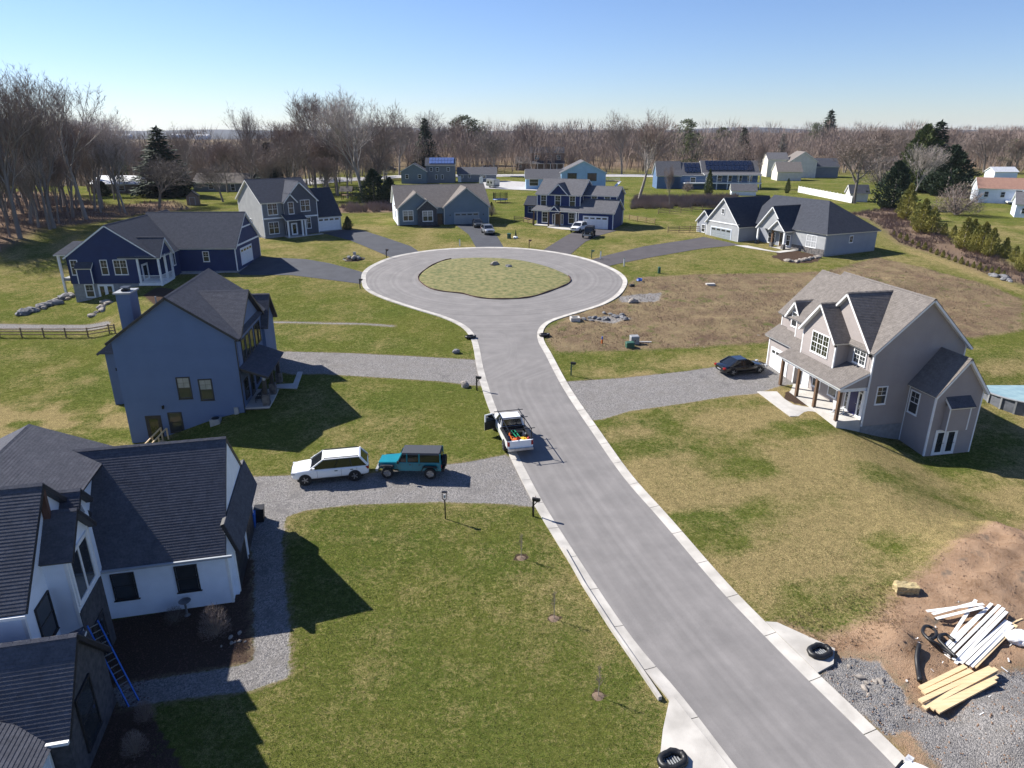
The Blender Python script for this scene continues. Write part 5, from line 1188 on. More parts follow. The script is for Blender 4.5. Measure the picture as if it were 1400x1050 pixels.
# saplings in mulch rings
M['mulch_pale'] = mat('pale mulch', (.21, .15, .105), (.13, .09, .065), .95, 14, 6, bump=1, bscale=40)
ORD = 'first second third fourth fifth sixth seventh eighth ninth tenth eleventh twelfth thirteenth fourteenth fifteenth sixteenth seventeenth eighteenth nineteenth twentieth'.split()
def ordn(i):
    i += 1
    return ORD[i - 1] if i <= 20 else ['twenty', 'thirty', 'forty', 'fifty', 'sixty', 'seventy', 'eighty'][i // 10 - 2] + ('-' + ORD[i % 10 - 1] if i % 10 else '')
KW = {'tall': 'tall brown', 'red': 'reddish', 'pale': 'pale-barked', 'wide': 'wide-crowned'}
LM = [(-100, 60, 'above the left wood'), (60, 160, 'beyond the pale-roofed house'), (160, 250, 'around the large left spruce'), (250, 330, 'behind the tan-roofed houses'), (330, 420, 'behind the grey two-storey house'), (420, 520, 'behind the big grey trunk'), (520, 590, 'above the small grey garage'), (590, 680, 'above the solar house'), (680, 760, 'above the brown far house'), (760, 830, 'above the light blue ranch'), (830, 890, 'around the large pale tree'), (890, 960, 'left of the solar veranda house'), (960, 1030, 'behind the solar veranda house'), (1030, 1100, 'behind the cream garage'), (1100, 1170, 'behind the cream gabled house'), (1170, 1240, 'left of the great dark spruce'), (1240, 1320, 'behind the great dark spruce'), (1320, 1500, 'behind the red-roofed house')]
for a, b, w_ in LM:
    for k in KW:
        q = sorted((px, o) for px, kk, o in [(p, kk, o) for p, kk, o in BELT] if kk == k and a <= px < b) if False else sorted([(px, i) for i, (px, kk, o) in enumerate(BELT) if kk == k and a <= px < b])
        for j, (px, i) in enumerate(q): BELT[i][2]['label'] = ('%s leafless tree %s' % (KW[k], w_)) if len(q) == 1 else '%s leafless tree %s, %s from the left' % (KW[k], w_, ordn(j))
for a, b, w_ in LM:
    q = sorted([(px, i) for i, (px, o) in enumerate(CON) if a <= px < b])
    for j, (px, i) in enumerate(q): CON[i][1]['label'] = 'dark evergreen among the bare trees %s%s' % (w_, '' if len(q) == 1 else ', %s from the left' % ordn(j))
for a, b, w_ in ((-100, 20, 'at the left edge of the wood'), (20, 70, 'left of middle in the wood'), (70, 120, 'right of middle in the wood'), (120, 200, 'at the thin right end of the wood')):
    for k in KW:
        q = sorted([(px, i) for i, (px, kk, o) in enumerate(WOOD) if kk == k and a <= px < b])
        for j, (px, i) in enumerate(q): WOOD[i][2]['label'] = '%s leafless tree %s%s' % (KW[k], w_, '' if len(q) == 1 else ', %s from the left' % ordn(j))

def sapling(px, py, ty, lb, s=1):
    g = G(px, py); h_ = ztop(g.x, g.y, ty) - g.z; o = empty('sapling', g, 0, lb, 'sapling', 'saplings in mulch rings on the lawn'); r_ = random.Random(int(px)); mb = MB(); mb.tube([(0, 0, 0), (.02, 0, h_ * .5), (0, .02, h_)], [.018, .012, .005], 5); mb.build('stem', M['bark_pale'], o); mb = MB()
    for i in range(26):
        z = h_ * r_.uniform(.35, .95); a = r_.random() * 6.28; l_ = .28 * (1.15 - z / h_) + .1; p = Vector((math.cos(a) * l_ * .5, math.sin(a) * l_ * .5, z + l_ * .8)); mb.bar((0, 0, z), p, .008)
        mb.bar(Vector((0, 0, z)).lerp(p, .5), p + Vector((r_.uniform(-.1, .1), r_.uniform(-.1, .1), .05)), .006)
    mb.build('branches', M['twig_red'], o)
    mb = MB(); mb.v = [(0, 0, .06)] + [(math.cos(a_) * .30 * (1 + .15 * math.sin(a_ * 3)), math.sin(a_) * .30, -.01) for a_ in [i * math.pi / 8 for i in range(16)]]; mb.f = [(0, i + 1, (i + 1) % 16 + 1) for i in range(16)]; mb.build('mulch_mound', M['mulch_pale'], o)
sapling(712.4, 763, 731, 'bare sapling in a mulch ring nearest the mailbox'); sapling(757.3, 846, 808, 'bare sapling in the middle mulch ring of the front lawn'); sapling(817.9, 952, 912, 'bare sapling in the mulch ring nearest the lower kerb')
for i, (px, py, ty) in enumerate([(296, 868, 828), (200, 985, 960), (240, 850, 830), (186, 1030, 1000)]):
    g = G(px, py); h_ = max(.5, ztop(g.x, g.y, ty) - g.z); t = K['bush'][i % 3]; o = empty('bare_shrub', g, i, ['leafless red-stemmed shrub in the mulch bed by the white wall', 'low green-brown shrub in the shaded bed below the ladder', 'small bare shrub close to the white siding', 'twiggy low shrub in the dark bed at the lower left'][i], 'shrub'); link('stem', t[1], o, scale=h_); link('crown', t[2], o, scale=h_)
# short grass blades on the nearest lawns
def blades(name, poly, dens, label, seed):
    rr = np.random.RandomState(seed); x0, y0, x1, y1 = bbox(poly); n = int((x1 - x0) * (y1 - y0) * dens); x = rr.uniform(x0, x1, n); y = rr.uniform(y0, y1, n)
    k = sdist(x, y, poly) < -.05; x, y = x[k], y[k]; z = np.array([T(float(a), float(b)) for a, b in zip(x, y)]) + relief(x, y); n = len(x); a = rr.uniform(0, 6.28, n); h_ = rr.uniform(.03, .07, n); w_ = .014; l = rr.uniform(-.05, .05, (n, 2))
    A = np.stack([x - np.cos(a) * w_, y - np.sin(a) * w_, z], -1); B = np.stack([x + np.cos(a) * w_, y + np.sin(a) * w_, z], -1); C_ = np.stack([x + l[:, 0], y + l[:, 1], z + h_], -1)
    V_ = np.stack([A, B, C_], 1).reshape(-1, 3); me_ = bpy.data.meshes.new(name); me_.vertices.add(len(V_)); me_.vertices.foreach_set('co', V_.ravel()); me_.loops.add(len(V_)); me_.loops.foreach_set('vertex_index', np.arange(len(V_), dtype=np.int32)); me_.polygons.add(n); me_.polygons.foreach_set('loop_start', (np.arange(n) * 3).astype(np.int32)); me_.update(calc_edges=True)
    me_.materials.append(M['blade']); tag(link(name, me_), label, kind='stuff')
M['blade'] = mat('grass blades', (.075, .115, .025), (.14, .15, .05), .9, .9, 6)
blades('lawn_grass', PG([(400, 700), (480, 692), (728, 694), (830, 850), (905, 955), (900, 1060), (200, 1060), (215, 975), (395, 940), (396, 860), (388, 740)]), 90, 'short green grass of the near front lawn', 9)
blades('lawn_grass', PG([(822, 578), (1035, 542), (1130, 580), (1240, 620), (1400, 700), (1290, 765), (1220, 800), (1060, 845), (930, 705)]), 60, 'short dry grass of the right front lawn', 10)
# ------------------------------------------------------------------ vehicles
class Bars:
    def __init__(s): s.l = []
    def bar(s, *a, **k): s.l.append((a, k)); return s
    def build(s, name, mt, root):
        for a, k in s.l: MB().bar(*a, **k).build(name, mt, root)

def wheel(root, x, y, r_, side, rim='rim', w_=.24):
    o = empty('wheel', (x, y, r_)); o.parent = root
    def ty():
        mb = MB(); n = 20; prof = [(r_ * .62, -w_ / 2), (r_ * .94, -w_ / 2), (r_, -w_ * .36), (r_, w_ * .36), (r_ * .94, w_ / 2), (r_ * .62, w_ / 2)]
        for i in range(n):
            a = 2 * math.pi * i / n
            for p in prof: mb.v.append((math.cos(a) * p[0], p[1], math.sin(a) * p[0]))
        for i in range(n):
            for j in range(5): mb.f.append((i * 6 + j, i * 6 + j + 1, ((i + 1) % n) * 6 + j + 1, ((i + 1) % n) * 6 + j))
        return mb.mesh('tyre', M['rubber'])
    def rm():
        mb = MB()
        for k in range(5):
            a = 2 * math.pi * k / 5; c, s = math.cos(a), math.sin(a); mb.bar((c * r_ * .08, w_ * .36, s * r_ * .08), (c * r_ * .6, w_ * .40, s * r_ * .6), .05, .11 * r_ / .36, up=(0, 1, 0))
        mb.tube([(0, -w_ * .2, 0), (0, w_ * .28, 0)], r_ * .62, 16); mb.tube([(0, w_ * .3, 0), (0, w_ * .42, 0)], r_ * .16, 8)
        return mb.mesh('rim', M[rim])
    link('tyre', cached(('ty', r_, w_), ty), o); link('rim', cached(('rm', r_, w_, rim), rm), o, scale=(1, 1 if side > 0 else -1, 1))
    return o
def loft(rings, mname, name, root, sub=1, closed=True):
    """rings: list of (x, [(y,z)...half profile from bottom centre to top centre])"""
    mb = MB(); n = len(rings[0][1]); full = 2 * n - 2
    for x, pr in rings:
        mb.v += [(x, p[0], p[1]) for p in pr] + [(x, -p[0], p[1]) for p in pr[-2:0:-1]]
    for i in range(len(rings) - 1):
        for j in range(full): j2 = (j + 1) % full; mb.f.append((i * full + j, i * full + j2, (i + 1) * full + j2, (i + 1) * full + j))
    mb.f.append(tuple(range(full))); mb.f.append(tuple((len(rings) - 1) * full + j for j in reversed(range(full))))
    o = mb.build(name, M[mname], root, smooth=True, fix=True)
    if sub: s = o.modifiers.new('subdivision', 'SUBSURF'); s.levels = sub; s.render_levels = sub
    return o
def car(name, x, y, heading, label, paint, kind='suv', L_=4.9, W_=1.92, H_=1.75, group=None, cat='car', roof=None, z=None, rim='rim', glassroof=False):
    """+x is the nose"""
    root = empty(name, (x, y, (T(x, y) if z is None else z) + .04), R(heading), label, cat, group)
    w2 = W_ / 2; h0 = .30 if kind != 'sedan' else .2; belt = H_ * (.635 if kind != 'sedan' else .62); f, b = L_ / 2, -L_ / 2
    def ring(x_, w_, zt, zb=None, sh=.93): zb = h0 if zb is None else zb; return (x_, [(0, zb), (w_ * .9, zb), (w_, zb + .16), (w_, (zb + zt) / 2), (w_ * .985, zt - .12), (w_ * sh, zt - .02), (w_ * .55, zt + .015), (0, zt + .03)])
    if kind == 'suv': rings = [ring(f, w2 * .66, belt * .78, h0 + .14), ring(f - .08, w2 * .86, belt * .86, h0 + .06), ring(f - .35, w2 * .97, belt * .93), ring(f - 1.25, w2, belt), ring(f - 1.6, w2, belt), ring(0, w2, belt), ring(b + .9, w2, belt), ring(b + .25, w2 * .98, belt), ring(b + .03, w2 * .93, belt * .98, h0 + .05), ring(b, w2 * .88, belt * .93, h0 + .12)]; gh = [(f - 1.25, f - 2.15), (b + .05, b + .55)]; gl = .80
    elif kind == 'sedan': rings = [ring(f, w2 * .6, belt * .66, h0 + .1), ring(f - .12, w2 * .84, belt * .74, h0 + .03), ring(f - .5, w2 * .97, belt * .86), ring(f - 1.4, w2, belt * .96), ring(0, w2, belt), ring(b + 1.0, w2, belt), ring(b + .2, w2 * .95, belt * .97), ring(b + .03, w2 * .85, belt * .88, h0 + .1), ring(b, w2 * .78, belt * .8, h0 + .18)]; gh = [(f - 1.3, f - 2.15), (b + .55, b + 1.45)]; gl = .74
    elif kind == 'van': rings = [ring(f, w2 * .7, belt * .7, h0 + .1), ring(f - .3, w2 * .95, belt * .9), ring(f - .9, w2, belt), ring(b + .1, w2, belt), ring(b, w2 * .95, belt, h0 + .06)]; gh = [(f - .9, f - 1.5), (b + .04, b + .2)]; gl = .86
    body = loft(rings, paint, 'body', root)
    # greenhouse: glass box with painted roof and pillars
    (fx, fr_), (rx, rr) = gh; zt = H_ - .05; wl = w2 * .93; wt = w2 * gl
    MB().hexa([(rx, -wl, belt - .03), (fx, -wl, belt - .03), (fx, wl, belt - .03), (rx, wl, belt - .03), (rr, -wt, zt), (fr_, -wt, zt), (fr_, wt, zt), (rr, wt, zt)]).build('windows', M['autoglass'], root)
    ro = MB().hexa([(rr - .06, -wt - .01, zt - .02), (fr_ + .05, -wt - .01, zt - .02), (fr_ + .05, wt + .01, zt - .02), (rr - .06, wt + .01, zt - .02), (rr + .04, -wt + .09, H_), (fr_ - .08, -wt + .09, H_ - .01), (fr_ - .08, wt - .09, H_ - .01), (rr + .04, wt - .09, H_)]).build('roof', M[roof or paint], root)
    pil = Bars()
    for s in (-1, 1):
        pil.bar((fx, s * wl, belt - .02), (fr_, s * wt, zt), .07, .08); pil.bar((rx, s * wl, belt - .02), (rr, s * wt, zt), .14, .1)
        for t in ((.42, .72) if kind == 'suv' else (.48,)): xa = fx + (rx - fx) * t; xb = fr_ + (rr - fr_) * t; MB().bar((xa, s * (wl + .005), belt - .02), (xb, s * (wt + .005), zt), .07, .03).build('pillar', M['black'], root)
    pil.build('pillar', M[paint], root)
    wr = .37 if kind != 'sedan' else .33
    for sx in (f - .92, b + .98):
        for s in (-1, 1):
            MB().tube([(sx, s * (w2 - .1), wr), (sx, s * (w2 + .012), wr)], wr * 1.16, 20).build('wheel_arch', M['black'], root)
            wheel(root, sx, s * (w2 - .08), wr, s, rim)
    MB().box(b + .4, f - .4, -w2 * .995, w2 * .995, h0 - .03, h0 + .1).build('sill_trim', M['black'], root)
    zl = belt * (.72 if kind == 'sedan' else .76)
    for s in (-1, 1):
        MB().box(f - .26, f - .03, s * w2 * .80 - .13, s * w2 * .80 + .13, zl - .05, zl + .09).build('headlight', M['clear_lens'], root)
        MB().box(b - .01, b + .2, s * w2 * .82 - .12, s * w2 * .82 + .12, belt * .72, belt * .9).build('tail_light', M['red_lens'], root)
        mb = MB().box(fx - .35, fx - .2, s * (w2 + .02) - .1 if s < 0 else w2 - .02, s * (w2 + .02) + .1 if s > 0 else -w2 + .02, belt - .02, belt + .13); mb.build('mirror', M['black' if roof else paint], root)
        q = MB()
        for xx in (fx - .5, (fx + rx) / 2 - .15, rx + .75): q.box(xx, xx + .012, s * (w2 + .001) - .003, s * (w2 + .001) + .003, h0 + .15, belt - .1)
        for xx in ((fx + rx) / 2 + .1, rx + 1.0): q.box(xx, xx + .2, s * (w2 + .012) - .015, s * (w2 + .012) + .015, belt - .24, belt - .19)
        (q.build('door_seam', M['black'], root))['kind'] = 'stuff'
    MB().box(f - .05, f + .015, -w2 * .5, w2 * .5, zl - .16, zl + .06).build('grille', M['black'], root)
    MB().box(b - .02, b + .02, -.26, .26, belt * .55, belt * .66).build('number_plate', M['greypaint'], root)
    if kind == 'suv':
        for s in (-1, 1): MB().bar((fr_ - .1, s * (wt - .06), H_ + .04), (rr + .1, s * (wt - .06), H_ + .04), .04).build('roof_rail', M['black'], root)
    return root
def jeep(x, y, heading, label, paint, L_=4.5, top='softtop', group=None):
    root = empty('jeep', (x, y, T(x, y) + .05), R(heading), label, 'jeep', group); w2 = .80; f = L_ / 2; b = -L_ / 2
    MB().hexa([(b + .1, -w2, .55), (f - 1.5, -w2, .55), (f - 1.5, w2, .55), (b + .1, w2, .55), (b + .1, -w2, 1.2), (f - 1.35, -w2, 1.2), (f - 1.35, w2, 1.2), (b + .1, w2, 1.2)]).build('body', M[paint], root)
    bevel(root.children[-1], .03)
    MB().hexa([(f - 1.6, -.68, .6), (f - .12, -.62, .6), (f - .12, .62, .6), (f - 1.6, .68, .6), (f - 1.6, -.74, 1.2), (f - .12, -.58, 1.1), (f - .12, .58, 1.1), (f - 1.6, .74, 1.2)]).build('hood', M[paint], root); bevel(root.children[-1], .04)
    MB().box(f - .13, f - .08, -.6, .6, .62, 1.08).build('grille', M[paint], root)
    for k in range(7): MB().box(f - .085, f - .07, -.33 + k * .11 - .03, -.33 + k * .11 + .03, .68, 1.0).build('grille_slot', M['black'], root)
    for s in (-1, 1):
        MB().tube([(f - .1, s * .48, .86), (f - .04, s * .48, .86)], .1, 12).build('headlight', M['clear_lens'], root)
        for xx in (f - .72, b + .85):
            mb = MB(); mb.tube([(xx + .62, s * .93, .62), (xx + .42, s * .95, .92), (xx + .1, s * .95, 1.0), (xx - .3, s * .95, .98), (xx - .55, s * .93, .7)], .03, 4)
            mb.hexa([(xx - .5, s * .78 - .0, .9), (xx + .5, s * .78, .9), (xx + .5, s * 1.0, .9), (xx - .5, s * 1.0, .9), (xx - .4, s * .78, 1.0), (xx + .42, s * .78, 1.0), (xx + .42, s * .98, .98), (xx - .4, s * .98, .98)]); mb.build('fender', M['black'], root, fix=True)
            wheel(root, xx, s * .84, .42, s, 'rim', .27)
    MB().hexa([(b + .12, -w2 + .02, 1.18), (f - 1.42, -w2 + .02, 1.18), (f - 1.42, w2 - .02, 1.18), (b + .12, w2 - .02, 1.18), (b + .2, -.66, 1.82), (f - 1.78, -.66, 1.82), (f - 1.78, .66, 1.82), (b + .2, .66, 1.82)]).build('windows', M['autoglass'], root)
    MB().hexa([(b + .12, -.72, 1.74), (f - 1.7, -.72, 1.74), (f - 1.7, .72, 1.74), (b + .12, .72, 1.74), (b + .2, -.64, 1.86), (f - 1.78, -.64, 1.86), (f - 1.78, .64, 1.86), (b + .2, .64, 1.86)]).build('roof', M[top], root); bevel(root.children[-1], .03)
    p = Bars()
    for s in (-1, 1):
        p.bar((f - 1.42, s * (w2 - .02), 1.18), (f - 1.76, s * .68, 1.8), .07)
        for xx in (f - 2.1, f - 2.95, b + .15): p.bar((xx, s * (w2 - .01), 1.18), (xx, s * .69, 1.8), .09, .05)
    p.build('pillar', M[paint if top != 'black' else 'black'], root)
    MB().box(f - .05, f + .12, -.78, .78, .48, .66).build('bumper', M['greypaint'], root); MB().box(b - .1, b + .1, -.75, .75, .5, .66).build('bumper', M['black'], root)
    sp_ = empty('spare_wheel', (b - .05, 0, 1.05), R(0)); sp_.parent = root; link('tyre', cached(('ty', .42, .27), lambda: None), sp_, rot=(0, 0, R(90)))
    for s in (-1, 1): MB().box(f - 1.6, f - 1.45, s * 1.0 - .08, s * 1.0 + .08, 1.22, 1.4).build('mirror', M['black'], root); MB().box(b + .05, b + .12, s * .7 - .07, s * .7 + .07, .8, 1.0).build('tail_light', M['red_lens'], root)
    q = MB()
    for s in (-1, 1):
        for xx in (f - 1.62, f - 2.5, f - 3.15): q.box(xx, xx + .012, s * (w2 + .001) - .003, s * (w2 + .001) + .003, .6, 1.16)
        for xx in (f - 2.4, f - 3.05): q.box(xx, xx + .16, s * (w2 + .015) - .015, s * (w2 + .015) + .015, 1.02, 1.06)
    q.build('door_seam', M['black'], root)['kind'] = 'stuff'
    return root
g = (G(398, 663) + G(501, 655)) / 2; a = G(501, 655) - G(398, 663)
car('white_suv', g.x, g.y + .75, math.degrees(math.atan2(a.y, a.x)) + 180 + 3, 'white three-row SUV parked on the gravel drive in front of the teal jeep', 'carwhite', L_=5.2, W_=1.97, H_=1.72)
MB_T = M['rubber']
g = (G(519, 656) + G(604, 653)) / 2
jeep(g.x, g.y + .75, 178, 'teal four-door jeep with grey top parked on the gravel drive', 'carteal', 4.55)
g = (G(986, 514) + G(1044, 510)) / 2; a = G(1044, 510) - G(986, 515)
car('black_sedan', g.x, g.y + .7, math.degrees(math.atan2(a.y, a.x)) + 4, 'glossy black sedan parked on the gravel drive of the taupe house', 'carblack', 'sedan', 4.75, 1.85, 1.44)
g = G(667, 319.5); car('silver_suv', g.x, g.y, -75, 'silver SUV lower on the driveway of the teal ranch', 'carsilver', L_=4.5, W_=1.85, H_=1.62)
g = G(653, 310); car('grey_suv', g.x, g.y, -80, 'dark grey SUV close to the teal ranch garage', 'cargrey', L_=4.4, W_=1.8, H_=1.5, kind='sedan')
g = G(791, 316.5); car('white_suv', g.x, g.y, -118, 'white SUV with sunroof parked beside the black jeep at the blue house', 'carwhite', L_=4.7, W_=1.9, H_=1.75)
g = G(805, 324); jeep(g.x, g.y, -105, 'black jeep parked on the blue house driveway', 'carblack', 4.4, 'black')
g = G(731, 257); car('white_car', g.x, g.y, 178, 'white car parked beside the light blue ranch house', 'carwhite', 'sedan', 4.7, 1.8, 1.5)
g = G(664, 231); car('grey_car', g.x, g.y, 170, 'grey car parked by the road beyond the camper trailer', 'carsilver', 'suv', 4.7, 1.8, 1.7)
g = G(536, 233); car('dark_car', g.x, g.y, 10, 'dark car parked across the far road near the small grey garage', 'cargrey', 'suv', 4.7, 1.8, 1.7)
g = G(1305, 1118); car('white_car', g.x, g.y - .4, 128, 'white car only its roof showing at the bottom right edge', 'carwhite', 'sedan', 4.7, 1.85, 1.5)
# ---- work pickup with its bed full of tools
def pickup():
    g = G(713, 603); a = G(726, 615) - G(696, 566)
    root = empty('pickup_truck', (g.x - .05, g.y, T(g.x, g.y) + .03), math.atan2(G(668, 560).y - G(684, 600).y, G(668, 560).x - G(684, 600).x) + R(2), 'white work pickup with open door and a bed full of tools at the kerb', 'pickup truck')
    w2 = .99; root.location.x -= .75; root.location.y += .35
    def ring(x_, w_, zt, zb=.42): return (x_, [(0, zb), (w_ * .92, zb), (w_, zb + .14), (w_, (zb + zt) / 2), (w_ * .98, zt - .1), (w_ * .93, zt), (w_ * .5, zt + .03), (0, zt + .04)])
    loft([ring(2.9, w2 * .75, 1.0, .55), ring(2.75, w2 * .93, 1.12), ring(1.7, w2, 1.22), ring(1.5, w2, 1.22), ring(-.35, w2, 1.22), ring(-.4, w2, 1.22)], 'carwhite', 'body', root)
    MB().hexa([(-.35, -.9, 1.2), (1.45, -.9, 1.2), (1.45, .9, 1.2), (-.35, .9, 1.2), (-.22, -.74, 1.86), (.85, -.74, 1.86), (.85, .74, 1.86), (-.22, .74, 1.86)]).build('windows', M['autoglass'], root)
    MB().hexa([(-.3, -.78, 1.82), (.92, -.78, 1.82), (.92, .78, 1.82), (-.3, .78, 1.82), (-.2, -.68, 1.92), (.8, -.68, 1.92), (.8, .68, 1.92), (-.2, .68, 1.92)]).build('roof', M['carwhite'], root); bevel(root.children[-1], .03)
    p = Bars()
    for s in (-1, 1): p.bar((1.45, s * .89, 1.2), (.88, s * .74, 1.85), .07); p.bar((-.34, s * .89, 1.2), (-.24, s * .74, 1.85), .12); p.bar((.45, s * .9, 1.2), (.4, s * .75, 1.85), .06)
    p.build('pillar', M['carwhite'], root)
    b = MB().box(-2.85, -.42, -w2, -w2 + .12, .6, 1.22).box(-2.85, -.42, w2 - .12, w2, .6, 1.22).box(-.5, -.42, -w2, w2, .6, 1.3).box(-2.85, -.42, -w2 + .1, w2 - .1, .55, .65); b.build('bed', M['carwhite'], root); MB().box(-2.83, -.52, -w2 + .12, -w2 + .16, .66, 1.24).build('bed_liner', M['black'], root); MB().box(-2.83, -.52, w2 - .16, w2 - .12, .66, 1.24).build('bed_liner', M['black'], root); MB().box(-.56, -.5, -w2 + .16, w2 - .16, .66, 1.32).build('headboard', M['black'], root)
    MB().box(-2.83, -.5, -w2 + .125, w2 - .125, .65, .67).build('bed_liner', M['black'], root)
    MB().box(-2.85, -.5, -w2 - .03, -w2 + .2, 1.22, 1.28).box(-2.85, -.5, w2 - .2, w2 + .03, 1.22, 1.28).build('bed_rail', M['black'], root)
    MB().box(-2.97, -2.85, -.93, .93, .6, 1.18).build('tailgate', M['carwhite'], root); MB().box(-3.12, -2.95, -.95, .95, .45, .62).build('bumper', M['rim'], root); MB().box(2.85, 3.0, -.9, .9, .5, .7).build('bumper', M['rim'], root)
    # overhead rack
    rk = MB()
    for s in (-1, 1):
        rk.bar((-2.75, s * .9, 1.25), (-2.75, s * .86, 2.0), .05); rk.bar((-.6, s * .9, 1.25), (-.6, s * .86, 2.0), .05); rk.bar((-2.9, s * .86, 2.0), (1.1, s * .84, 2.02), .05)
    for xx in (-2.75, -.6, .9): rk.bar((xx, -1.15, 2.02), (xx, 1.15, 2.02), .045)
    rk.build('ladder_rack', M['blackmetal'], root)
    for s in (-1, 1):
        for xx in (1.95, -1.85):
            MB().tube([(xx, s * (w2 - .1), .42), (xx, s * (w2 + .01), .42)], .47, 20).build('wheel_arch', M['black'], root); wheel(root, xx, s * (w2 - .06), .4, s, 'rim', .27)
        MB().box(-2.99, -2.86, s * .88 - .07, s * .88 + .07, .8, 1.15).build('tail_light', M['red_lens'], root); MB().box(2.7, 2.88, s * .75 - .14, s * .75 + .14, .85, 1.0).build('headlight', M['clear_lens'], root)
    MB().box(1.0, 1.15, -1.28, -1.0, 1.2, 1.45).build('mirror', M['black'], root)
    # open door, hinged at the front on the kerb side
    dr = empty('door', (1.3, w2 - .02, 0), R(-68)); dr.parent = root
    MB().box(-1.0, 0, -.04, .04, .5, 1.2).build('door_panel', M['black'], dr); MB().box(-.98, -.08, -.02, .02, 1.2, 1.72).build('door_glass', M['autoglass'], dr); mb = MB().box(-1.0, -.9, -.035, .035, 1.2, 1.78).box(-1.0, -.3, -.035, .035, 1.72, 1.8).bar((-.32, 0, 1.78), (0, 0, 1.2), .07); mb.build('door_frame', M['carwhite'], dr); MB().box(-.15, .0, .0, .3, 1.15, 1.4).build('mirror', M['black'], dr); MB().box(-1.0, 0, .04, .05, .5, 1.2).build('door_skin', M['carwhite'], dr)
    return root
tr = pickup()
def onbed(x_, y_, z_):
    c, s = math.cos(tr.rotation_euler.z), math.sin(tr.rotation_euler.z); return (tr.location.x + x_ * c - y_ * s, tr.location.y + x_ * s + y_ * c, tr.location.z + z_)
def item(name, mb, mt, loc, rz, label, cat, group=None, z=0):
    o = mb.build(name, M[mt], None, loc, (0, 0, rz)); tag(o, label, cat, group); return o
rz = tr.rotation_euler.z
item('tool_box', MB().box(-.3, .3, -.2, .2, 0, .3).box(-.12, .12, -.03, .03, .3, .36), 'yellow', onbed(-2.2, -.45, .68), rz, 'yellow tool box near the tailgate in the pickup bed', 'tool box')
item('tool_box', MB().box(-.35, .35, -.22, .22, 0, .34).box(-.36, .36, -.23, .23, .26, .3), 'black', onbed(-.95, .45, .68), rz, 'black tool box behind the cab in the pickup bed', 'tool box')
item('tool_box', MB().box(-.35, .35, -.3, .3, 0, .42).box(-.36, .36, -.31, .31, .34, .38), 'black', onbed(-.95, -.4, .68), rz, 'large black case behind the cab, road side', 'tool box')
item('fuel_can', MB().box(-.14, .14, -.1, .1, 0, .3).box(-.04, .1, -.03, .03, .3, .36), 'red', onbed(-2.55, .7, .68), rz, 'red fuel can at the kerb-side rear corner of the bed', 'fuel can')
item('water_cooler', MB().tube([(0, 0, 0), (0, 0, .38)], [.16, .17], 12).tube([(0, 0, .38), (0, 0, .43)], [.18, .16], 12), 'orange', onbed(-2.45, .3, .68), rz, 'orange drinks cooler at the rear of the pickup bed', 'cooler')
item('folded_ladder', MB().bar((-.8, -.12, .1), (.7, -.05, .45), .06).bar((-.8, .12, .1), (.7, .2, .45), .06).bar((-.4, -.1, .2), (-.4, .15, .2), .05).bar((0, -.1, .3), (0, .18, .3), .05).bar((.4, -.1, .4), (.4, .18, .4), .05), 'green_bright', onbed(-1.7, -.1, .72), rz + .2, 'bright green step ladder lying in the pickup bed', 'step ladder')
item('hand_tools', MB().bar((-.6, 0, .1), (.5, .2, .4), .05).bar((-.5, .15, .1), (.6, .1, .38), .04).bar((-.2, -.3, .2), (.3, .3, .35), .05), 'orange', onbed(-1.9, .35, .75), rz, 'orange-handled long tools across the pickup bed', 'tools')
item('bucket', MB().tube([(0, 0, 0), (0, 0, .32)], [.13, .16], 12), 'pvc', onbed(-2.5, -.15, .68), rz, 'white bucket by the tailgate of the pickup', 'bucket')
for i, (x_, y_, mt_, nm, cat, lb) in enumerate([(-1.3, .62, 'black', 'tool_bag', 'tool bag', 'black tool bag against the kerb-side wall of the bed'), (-1.35, -.7, 'greypaint', 'power_tool', 'power tool', 'grey power tool at the road side of the bed'), (-1.9, -.72, 'black', 'tool_bag', 'tool bag', 'black bag at the road side of the bed behind the grey tool'), (-2.15, .0, 'red', 'tool_box', 'tool box', 'small red box in the middle of the pickup bed'), (-1.75, .68, 'blue_paint', 'tool_bag', 'tool bag', 'blue bag on the kerb side of the bed'), (-2.6, -.7, 'red', 'gas_bottle', 'gas bottle', 'red cylinder at the road-side rear corner of the bed')]):
    if nm == 'gas_bottle': mb = MB().tube([(0, 0, 0), (0, 0, .5), (0, 0, .58)], [.12, .12, .04], 10)
    else: mb = MB().hexa([(-.25, -.15, 0), (.25, -.15, 0), (.25, .15, 0), (-.25, .15, 0), (-.2, -.08, .38), (.2, -.08, .38), (.2, .08, .38), (-.2, .08, .38)]).bar((-.15, 0, .38), (.15, 0, .45), .04)
    item(nm, mb, mt_, onbed(x_, y_, .68), rz + i * .7, lb, cat)
item('lumber_scraps', MB().bar((-.5, 0, .05), (.5, .1, .08), .12, .04).bar((-.4, .2, .05), (.5, .25, .1), .1, .04), 'lumber', onbed(-1.5, .1, .68), rz, 'short boards lying on the pickup bed floor', 'boards')
